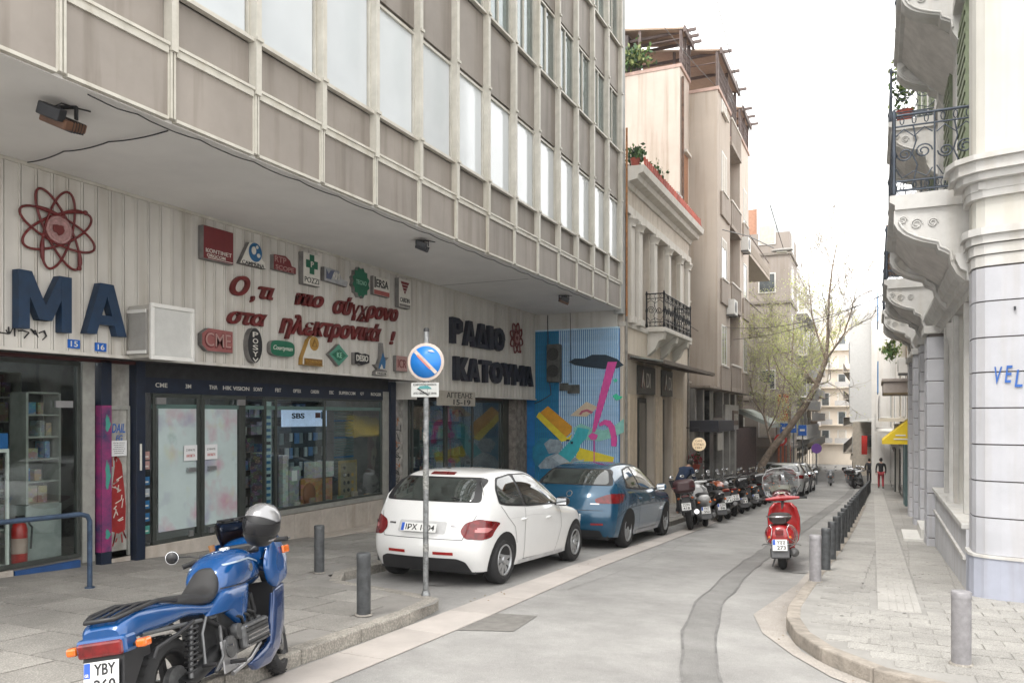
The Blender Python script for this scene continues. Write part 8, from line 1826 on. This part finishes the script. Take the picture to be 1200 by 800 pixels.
# ================================================================== people: one skinned body each, clothes and hair on it
def person(label, loc, head, joints, radii, edges, mats_, hair, clothes, name='person'):
    """joints in metres, x forward, y left, z up; body grown from a skeleton"""
    r = thing(name, label, 'person', loc, (0, 0, head))
    def skin(nm, J, R, E, m, lev=2):
        me = bpy.data.meshes.new(nm); names = list(J); me.from_pydata([J[n] for n in names], [(names.index(a), names.index(b)) for a, b in E], [])
        o = bpy.data.objects.new(nm, me); col.objects.link(o); md = o.modifiers.new('k', 'SKIN'); md.use_smooth_shade = True
        for i, n in enumerate(names):
            sv = me.skin_vertices[0].data[i]; rr = R.get(n, .05); sv.radius = rr if isinstance(rr, tuple) else (rr, rr); sv.use_root = (i == 0)
        sb = o.modifiers.new('s', 'SUBSURF'); sb.levels = lev; sb.render_levels = lev
        dg = bpy.context.evaluated_depsgraph_get(); out = bpy.data.meshes.new_from_object(o.evaluated_get(dg), depsgraph=dg); bpy.data.objects.remove(o)
        out.materials.clear(); out.materials.append(m); return put(out, nm, r)
    thin = {k: ((v[0] * .74, v[1] * .74) if isinstance(v, tuple) else v * .8) if k in ('chest', 'belly', 'collar', 'pelvis', 'shl', 'shr') else v for k, v in radii.items()}
    skin('body', joints, thin, edges, mats_['skin'])
    for nm, (J, R, E, m) in clothes.items(): skin(nm, J, R, E, m)
    hx = joints['head']; P_(MB().ell((hx[0] - .012, hx[1], hx[2] + .02), (.105, .092, .115), 16), 'hair', hair, r)
    for s in (-1, 1): P_(MB().ell((hx[0], hx[1] + s * .088, hx[2] - .01), (.02, .012, .032), 8), 'ear', mats_['skin'], r)
    P_(MB().ell((hx[0] + .098, hx[1], hx[2] - .02), (.018, .014, .022), 8), 'nose', mats_['skin'], r)
    return r
SKIN = mat('skin', (.42, .25, .18), .5, var=.05)
def walk(stride=.28, arm=.22, fem=False):
    J = dict(pelvis=(0, 0, .93), belly=(0, 0, 1.08), chest=(.01, 0, 1.28), collar=(0, 0, 1.42), neck=(.01, 0, 1.49), chin=(.02, 0, 1.55), head=(.02, 0, 1.62), top=(.01, 0, 1.68))
    R = dict(pelvis=(.15, .12), belly=(.14, .11), chest=(.165, .115), collar=(.12, .08), neck=.052, chin=.06, head=.085, top=.06)
    E = [('pelvis', 'belly'), ('belly', 'chest'), ('chest', 'collar'), ('collar', 'neck'), ('neck', 'chin'), ('chin', 'head'), ('head', 'top')]
    for s, n, st, ar in ((1, 'l', stride, -arm), (-1, 'r', -stride, arm)):
        J['hip' + n] = (0, s * .09, .88); J['knee' + n] = (st * .55 + .04, s * .10, .48); J['ank' + n] = (st - (.08 if st < 0 else 0), s * .10, .09 if st > 0 else .14); J['toe' + n] = (st + .14, s * .11, .04 if st > 0 else .05)
        J['sh' + n] = (0, s * .19, 1.40); J['elb' + n] = (ar * .45 - .02, s * .25, 1.12); J['wri' + n] = (ar + .05, s * .25, .88); J['palm' + n] = (ar + .075, s * .245, .80)
        R.update({'hip' + n: .085, 'knee' + n: .056, 'ank' + n: .036, 'toe' + n: .036, 'sh' + n: .056, 'elb' + n: .038, 'wri' + n: .026, 'palm' + n: (.022, .035)})
        E += [('pelvis', 'hip' + n), ('hip' + n, 'knee' + n), ('knee' + n, 'ank' + n), ('ank' + n, 'toe' + n), ('collar', 'sh' + n), ('sh' + n, 'elb' + n), ('elb' + n, 'wri' + n), ('wri' + n, 'palm' + n)]
        for f in range(4):
            a = 'f%d%s' % (f, n); J[a] = (ar + .05 + f * .018, s * .24, .80); J[a + 't'] = (ar + .07 + f * .018, s * .235, .725 + .008 * abs(f - 1)); R[a] = .010; R[a + 't'] = .007; E += [('palm' + n, a), (a, a + 't')]
        J['th' + n] = (ar + .12, s * .235, .78); R['th' + n] = .009; E.append(('palm' + n, 'th' + n))
    return J, R, E
def dress(J, R, top, trousers, shoes, fat=1.12, sleeves=True):
    t = {k: J[k] for k in ('neck', 'pelvis', 'belly', 'chest', 'collar', 'shl', 'shr', 'elbl', 'elbr', 'wril', 'wrir')}; t['pelvis'] = (J['pelvis'][0], 0, J['pelvis'][2] - .06)
    sc = lambda r, f: (r[0] * f, r[1] * f) if isinstance(r, tuple) else r * f
    tr_ = {k: sc(R[k], 1.18) for k in t}; te = [('collar', 'neck'), ('belly', 'pelvis'), ('belly', 'chest'), ('chest', 'collar'), ('collar', 'shl'), ('collar', 'shr'), ('shl', 'elbl'), ('shr', 'elbr'), ('elbl', 'wril'), ('elbr', 'wrir')]; tr_['wril'] = tr_['wrir'] = .038; tr_['collar'] = (.15, .11); tr_['neck'] = .062; t['neck'] = tuple(t['neck'][i] * .7 + t['collar'][i] * .3 for i in range(3)); t = {k: t[k] for k in ('pelvis', 'belly', 'chest', 'collar', 'neck', 'shl', 'shr', 'elbl', 'elbr', 'wril', 'wrir')}
    p = {k: J[k] for k in ('pelvis', 'hipl', 'hipr', 'kneel', 'kneer', 'ankl', 'ankr')}; pr = {k: sc(R[k], 1.2) for k in p}; pr['ankl'] = pr['ankr'] = .058; pe = [('pelvis', 'hipl'), ('pelvis', 'hipr'), ('hipl', 'kneel'), ('hipr', 'kneer'), ('kneel', 'ankl'), ('kneer', 'ankr')]
    out = {'jacket': (t, tr_, te, top), 'trousers': (p, pr, pe, trousers)}
    for n in 'lr': out['shoe' if n == 'l' else 'shoe '] = ({'a': J['ank' + n], 'b': J['toe' + n]}, {'a': .05, 'b': .045}, [('a', 'b')], shoes)
    return {k.strip() if k.strip() not in out or k == k.strip() else k: v for k, v in out.items()}
CJ = mat('cloth_black', (.02, .02, .024), .9, var=.15, bump=.3); CRD = mat('cloth_red', (.38, .04, .05), .9, var=.12, bump=.2); CBL = mat('cloth_navy', (.02, .04, .09), .9, var=.15, bump=.3); CGR = mat('cloth_grey', (.12, .12, .13), .9, var=.15); HR = mat('hair_dark', (.02, .014, .01), .6, var=.2, bump=.5, bscale=90); SHOE = mat('shoe_black', (.02, .02, .02), .5)
J, R, E = walk(.2, .12)
person('person in black jacket and red trousers walking away on the right pavement', (.32, 49.5, gz(49.5) + .12), A_(92), J, R, E, dict(skin=SKIN), HR, dress(J, R, CJ, CRD, SHOE))
J, R, E = walk(.25, .15)
person('person in dark clothes farther down the right pavement', (.55, 66, gz(66) + .12), A_(95), J, R, E, dict(skin=SKIN), HR, dress(J, R, CGR, CJ, SHOE))
J, R, E = walk(-.22, -.15)
person('person dressed in black beside the far right motorbikes', (-.35, 62, gz(62) + .12), A_(92), J, R, E, dict(skin=SKIN), HR, dress(J, R, CJ, CJ, SHOE))
# man bending over his bike between the motorbikes and the dark shops
J, R, E = walk(.1, .1)
def fwd(p, a=.75, z0=.95): 
    if p[2] < z0: return p
    d = p[2] - z0; return (p[0] + d * math.sin(a), p[1], z0 + d * math.cos(a))
J = {k: fwd(v) for k, v in J.items()}
for n, s in (('l', 1), ('r', -1)):
    J['elb' + n] = (.36, s * .24, .98); J['wri' + n] = (.56, s * .18, .92); J['palm' + n] = (.63, s * .17, .91); J['th' + n] = (.64, s * .13, .92)
    for f in range(4): J['f%d%s' % (f, n)] = (.65, s * (.15 + f * .018), .905); J['f%d%st' % (f, n)] = (.71, s * (.15 + f * .018), .88 + .004 * f)
person('dark haired person in navy top leaning behind the nearest parked motorbike', (-4.85, 21.6, gz(21.6) + .02), A_(60), J, R, E, dict(skin=SKIN), HR, dress(J, R, CBL, CJ, SHOE))
# ================================================================== bollards, sign pole
BOL = mat('bollard_grey', (.085, .09, .095), .5, .2, var=.25, scale=14, rnd=.1); BOLP = mat('bollard_pale', (.30, .29, .30), .5, .2, var=.15, scale=14)
bm_cache = {}
def bollard(x, y, label, m=BOL, h=.58, r=.062, lean=(0, 0), group=None):
    key = (m.name, h, r)
    if key not in bm_cache:
        bm_cache[key] = (MB().lathe([(r, -.05), (r, h - .05), (r * 1.0, h - .045)], (0, 0, 0), 'z', 24).mesh('tube', m), MB().lathe([(r * 1.03, h - .05), (r * 1.03, h - .01), (r * .9, h), (.001, h)], (0, 0, 0), 'z', 24).mesh('cap', m), MB().lathe([(r * 1.25, 0), (r * 1.2, .012), (r, .014)], (0, 0, .002), 'z', 20).mesh('base_ring', KERB))
    o = thing('bollard', label, 'bollard', (x, y, gz(y) + .12), (lean[0], lean[1], 0), group)
    for me, n in zip(bm_cache[key], ('tube', 'cap', 'base_ring')): put(me, n, o)
    return o
bollard(.59, 6.82, 'pale grey bollard standing alone at the rounded pavement corner', BOLP, .55, .068)
bollard(-.67, 10.55, 'pale grey bollard, nearest of the row beside the red scooter', BOLP, .58, .07)
n = 0; y = 11.7
while y < 44:
    x = -.61 + (y - 11.7) * .0118; n += 1
    lb = {1: 'dark bollard just behind the pale one by the red scooter', 2: 'dark bollard, third of the row counted from the red scooter', 3: 'dark bollard, fourth of the row counted from the red scooter'}.get(n, 'dark bollard, %s of the row counted from the red scooter' % ORD[n])
    bollard(x, y, lb, lean=(random.uniform(-.015, .015), random.uniform(-.02, .02)), group='dark bollards along the right kerb'); y += 1.32
bollard(-6.17, 7.87, 'dark bollard on the left pavement beside the motorcycle'); bollard(-4.25, 6.06, 'dark bollard near the no-parking sign pole', h=.57, r=.064); bollard(-6.15, 9.2, 'dark bollard half hidden behind the white car'); bollard(-4.3, 17.9, 'dark bollard between the blue car and the motorbikes', h=.62)
GALV = mat('galvanised_steel', (.34, .35, .355), .45, .6, var=.3, scale=22)
sp = thing('no_parking_sign', 'galvanised pole with round blue and red no-parking sign', 'traffic sign', (-4.29, 7.23, gz(7.23) + .12)); PX, PY = -4.29, 7.23; gz0 = gz(7.23) + .12
MB().cyl((PX, PY, gz0), (PX + .01, PY, 2.52), .029, n=16).build('pole', GALV, sp); MB().lathe([(.05, 0), (.05, .01), (.034, .05)], (PX, PY, gz0), 'z', 16).build('base_collar', GALV, sp)
MB().lathe([(.031, 2.50), (.031, 2.53), (.02, 2.54)], (PX + .01, PY, 0), 'z', 12).build('cap', BLACK, sp)
dy = .045; RM = T(PX + .03, PY - dy, 2.18) @ Matrix.Rotation(math.radians(14), 4, 'Z')
q = MB(RM); q.lathe([(.001, .004), (.19, .004), (.198, 0), (.198, -.004), (.19, -.006), (.001, -.006)], (0, 0, 0), 'y', 40, caps=False); dsc = q.build('disc_rim', mat('sign_rim_faded', (.62, .52, .46), .4, var=.12, scale=8), sp)
q = MB(RM); q.lathe([(.166, -.006), (.166, -.010), (.001, -.010)], (0, 0, 0), 'y', 40, caps=False); q.build('disc_face', mat('sign_sky_blue', (.02, .22, .68), .35, var=.08, scale=4), dsc, world=True)
q = MB(RM); a = math.radians(-45); R = Matrix.Rotation(math.radians(45), 3, 'Y'); q.obox((0, -.0125, 0), (.325, .004, .036), R); q.build('diagonal_bar', MATS['sign_rim_faded'], dsc, world=True)
q = MB(RM); q.obox((-.02, -.0155, .0), (.20, .002, .02), R); q.build('red_wear', mat('sign_red_faded', (.6, .22, .18), .5), dsc, world=True)
q = MB(RM); q.prism([(-.03, .12), (.02, .125), (.05, .10), (.0, .105)], lambda u, v, d: (u + .05, -.0135 - d, v), 0, .002); q.build('scratch', WHITE, dsc, world=True)
RM2 = T(PX + .02, PY - dy, 1.89) @ Matrix.Rotation(math.radians(14), 4, 'Z')
q = MB(RM2); q.box(-.15, .15, -.006, 0, -.075, .075); pl = q.build('supplement_plate', mat('plate_worn', (.55, .56, .54), .5, var=.1), sp, bevel=.004)
q = MB(RM2); q.prism([(-.08, -.005), (-.05, .02), (.03, .025), (.07, 0), (.07, -.01), (-.08, -.01)], lambda u, v, d: (u, -.008 - d, v + .02), 0, .002); q.build('car_mark', mat('mark_teal', (.08, .3, .3), .5), pl, world=True)
for k, z in enumerate((.055, -.035)): text('ΕΞΑΙΡΟΥΝΤΑΙ ΟΧΗΜΑΤΑ' if k == 0 else 'ΑΠΟ 08:00 ΕΩΣ 20:00', RM2 @ T(0, -.0065, z) @ FY, .25, .022, INK, pl, .002, 0, .01)
q = MB(RM2); q.obox((-.02, -.012, -.02), (.14, .002, .012), Matrix.Rotation(math.radians(30), 3, 'Y')); q.build('spray_line', INK, pl, world=True)
for z in (2.18, 1.89): MB().box(PX - .03, PX + .05, PY - .045, PY + .03, z - .02, z + .02).build('clamp', GALV, sp)
for z, h in ((1.35, .1), (.85, .22), (.2, .08)): MB().lathe([(.0305, z), (.0305, z + h)], (PX + .003, PY, 0), 'z', 14, caps=False).build('sticker', mat('sticker_worn', (.4, .4, .38), .7, var=.4, scale=40), sp)
# flower basket by the cream house, bin
fb = thing('flower_pot', 'hanging pot of dark red flowers at the edge of the cream house', 'plant', (-5.75, 28.3, -.6)); MB().lathe([(.08, -.25), (.16, 0)], (-5.75, 28.35, -.1), 'z', 12).build('pot', TILE, fb); leafy('flowers', None, None, (-5.75, 28.35, .1), (.25, .25, .22), 150, .12, [mat('petal_red', (.3, .02, .05), .6), GRN3], 22, parent=fb)
# far signs near the tree
ns = thing('traffic_sign', 'small round red and white traffic sign beyond the motorbikes', 'traffic sign', (-4.5, 44, gz(44))); MB().cyl((-4.5, 44, gz(44)), (-4.5, 44, .6), .04).build('pole', STEEL, ns); MB().lathe([(.32, 0), (.32, -.02)], (-4.5, 43.95, .35), 'y', 20).build('disc', mat('sign_red', (.6, .05, .04), .5), ns); MB().lathe([(.2, 0), (.2, -.03)], (-4.5, 43.94, .35), 'y', 20).build('disc_center', WHITE, ns)
for k, (x, z, w, lb) in enumerate(((-4.4, .95, .45, 'blue direction sign under the leaning trunk'), (-3.5, .85, .42, 'blue direction sign right of the orange pier'), (-3.95, 1.0, .3, 'small blue round arrow sign between the two blue signs'))):
    s_ = thing('direction_sign', lb, 'traffic sign', (x, 45, gz(45))); MB().cyl((x, 45.05, gz(45)), (x, 45.05, z + .3), .035).build('pole', STEEL, s_); MB().box(x - w / 2, x + w / 2, 44.96, 45, z - .28, z + .28).build('panel', mat('road_sign_blue', (.01, .12, .5), .4), s_); MB().box(x - w * .3, x + w * .3, 44.94, 44.96, z - .04, z + .06).build('white_band', WHITE, s_)
pt = thing('purple_poster', 'purple round poster on a stand farther along the left side', 'poster', (-3.3, 58, gz(58))); MB().cyl((-3.6, 58, gz(58)), (-3.6, 58, -.4), .05).build('pole', STEEL, pt); MB().lathe([(.34, 0), (.34, -.05)], (-3.6, 57.95, -.6), 'y', 20).build('disc', mat('purple_print', (.2, .08, .38), .5), pt)
# ================================================================== small wear: cracks, stains, pipes, air conditioners, haze
random.seed(90)
CRK = mat('crack_dark', (.18, .175, .168), .9, var=.2)
def crack(pts, w=.006, dz=.010):
    P = [(x, y) for x, y in pts]; out = []
    for a, b in zip(P, P[1:]):
        for j in range(8): t = j / 8; out.append((a[0] + (b[0] - a[0]) * t + random.uniform(-.025, .025), a[1] + (b[1] - a[1]) * t))
    out.append(P[-1]); return struct(sheet('road_crack', [(x - random.uniform(.2, 1) * w, y) for x, y in out], [(x + random.uniform(.2, 1) * w, y) for x, y in out], dz, CRK))
crack([(-3.35, 9), (-3.2, 12), (-3.3, 16)], .004)
ST_ = mat('oil_stain', (.20, .195, .188), .8, c2=(.27, .262, .255), scale=14)
for cx, cy, rx, ry in ((-4.9, 8.6, .20, .28), (-4.75, 13.2, .22, .3), (-1.0, 12.2, .16, .2), (-4.9, 11.6, .12, .2)):
    n = 16; pts = [(cx + rx * random.uniform(.6, 1) * math.cos(2 * PI * k / n), cy + ry * random.uniform(.6, 1) * math.sin(2 * PI * k / n)) for k in range(n)]
    mb = MB(); mb._add([(x, y, gz(y) + .0105) for x, y in pts], [tuple(range(n))]); struct(mb.build('oil_stain', ST_))
GUMM = mat('gum_spot', (.17, .16, .15), .9)
mb = MB()
for k in range(150):
    left = random.random() < .65; y = random.uniform(3, 17); x = random.uniform(-8.7, -6.3) if left else random.uniform(-.3, .9)
    if not left and y < 7.5: y += 5
    r_ = random.uniform(.008, .022); mb._add([(x + r_ * math.cos(2 * PI * j / 7), y + r_ * math.sin(2 * PI * j / 7), gz(y) + .1245) for j in range(7)], [tuple(range(7))])
o = mb.build('gum_spots', GUMM); o['kind'] = 'stuff'
# fallen leaves and scraps by the kerbs
mb = MB()
for k in range(120):
    e = random.random(); y = random.uniform(4, 30)
    x = lerp_edge(GLi, y) + random.uniform(-.05, .2) if e < .6 else right_edge(max(6.4, y)) - random.uniform(.02, .14)
    c = Vector((x, y, gz(y) + .022)); R = Euler((random.uniform(-.5, .5), random.uniform(-.5, .5), random.uniform(0, 6))).to_matrix(); s = random.uniform(.012, .03)
    mb._add([c + R @ Vector(q) * s for q in ((-.6, 0, 0), (0, -.4, .05), (.6, 0, 0), (0, .4, .05))], [(0, 1, 2, 3)])
o = mb.build('fallen_leaves', mat('dry_leaf', (.26, .17, .08), .8, var=.3)); o['kind'] = 'stuff'
# air conditioners and pipes on the walls
def aircon(x, y, z, label, s=1):
    r = thing('air_conditioner', label, 'air conditioner', (x, y, z)); a, b = sorted((x, x + s * .32)); MB().box(a, b, y - .4, y + .4, z, z + .58).build('housing', WHITE, r, bevel=.015)
    c = x + s * .325; MB().lathe([(.22, 0), (.22, s * .01), (.19, s * .012), (.05, s * .004)], (c, y - .08, z + .29), 'x', 20).build('fan_grille', STEEL, r); MB().box(a, b, y - .35, y - .3, z - .06, z - .002).build('bracket', STEEL, r); MB().box(a, b, y + .3, y + .35, z - .06, z - .002).build('bracket', STEEL, r)
aircon(-5.3, 32.3, 5.6, 'white air conditioner between windows of the beige block'); aircon(-5.3, 36.0, 8.8, 'white air conditioner high on the last step of the beige block'); aircon(1.12, 33.2, 3.2, 'white air conditioner on the eave house wall', -1)
for y_, x in ((28.35, -6.02), (20.5, -6.0)): tag(MB().tube([(x, y_, gz(y_) + .1), (x, y_, 7.5)], .035, 8).build('rain_pipe', mat('pipe_grey', (.33, .31, .28), .5, var=.2)), 'grey rain pipe at the %s edge of the cream house' % ('far' if y_ > 25 else 'near'), 'pipe')
tag(MB().box(-6.02, -5.94, 28.45, 28.75, -.4, .2).build('meter_box', mat('meter_grey', (.3, .3, .29), .6)), 'small grey meter box beside the cream house', 'box')
hz_m = bpy.data.materials.new('haze_air'); hz_m.use_nodes = True; N = hz_m.node_tree.nodes; N.remove(N['Principled BSDF'])
pv = N.new('ShaderNodeVolumePrincipled'); pv.inputs['Color'].default_value = (.96, .97, 1, 1); pv.inputs['Density'].default_value = .0004; pv.inputs['Anisotropy'].default_value = .2
hz_m.node_tree.links.new(pv.outputs[0], N['Material Output'].inputs['Volume'])
hzo = MB().box(-305, 305, -35, 605, gz(600) - 2.2, 29.5).build('haze', hz_m); hzo['kind'] = 'stuff'
scene.cycles.volume_bounces = 1; scene.cycles.volume_max_steps = 64
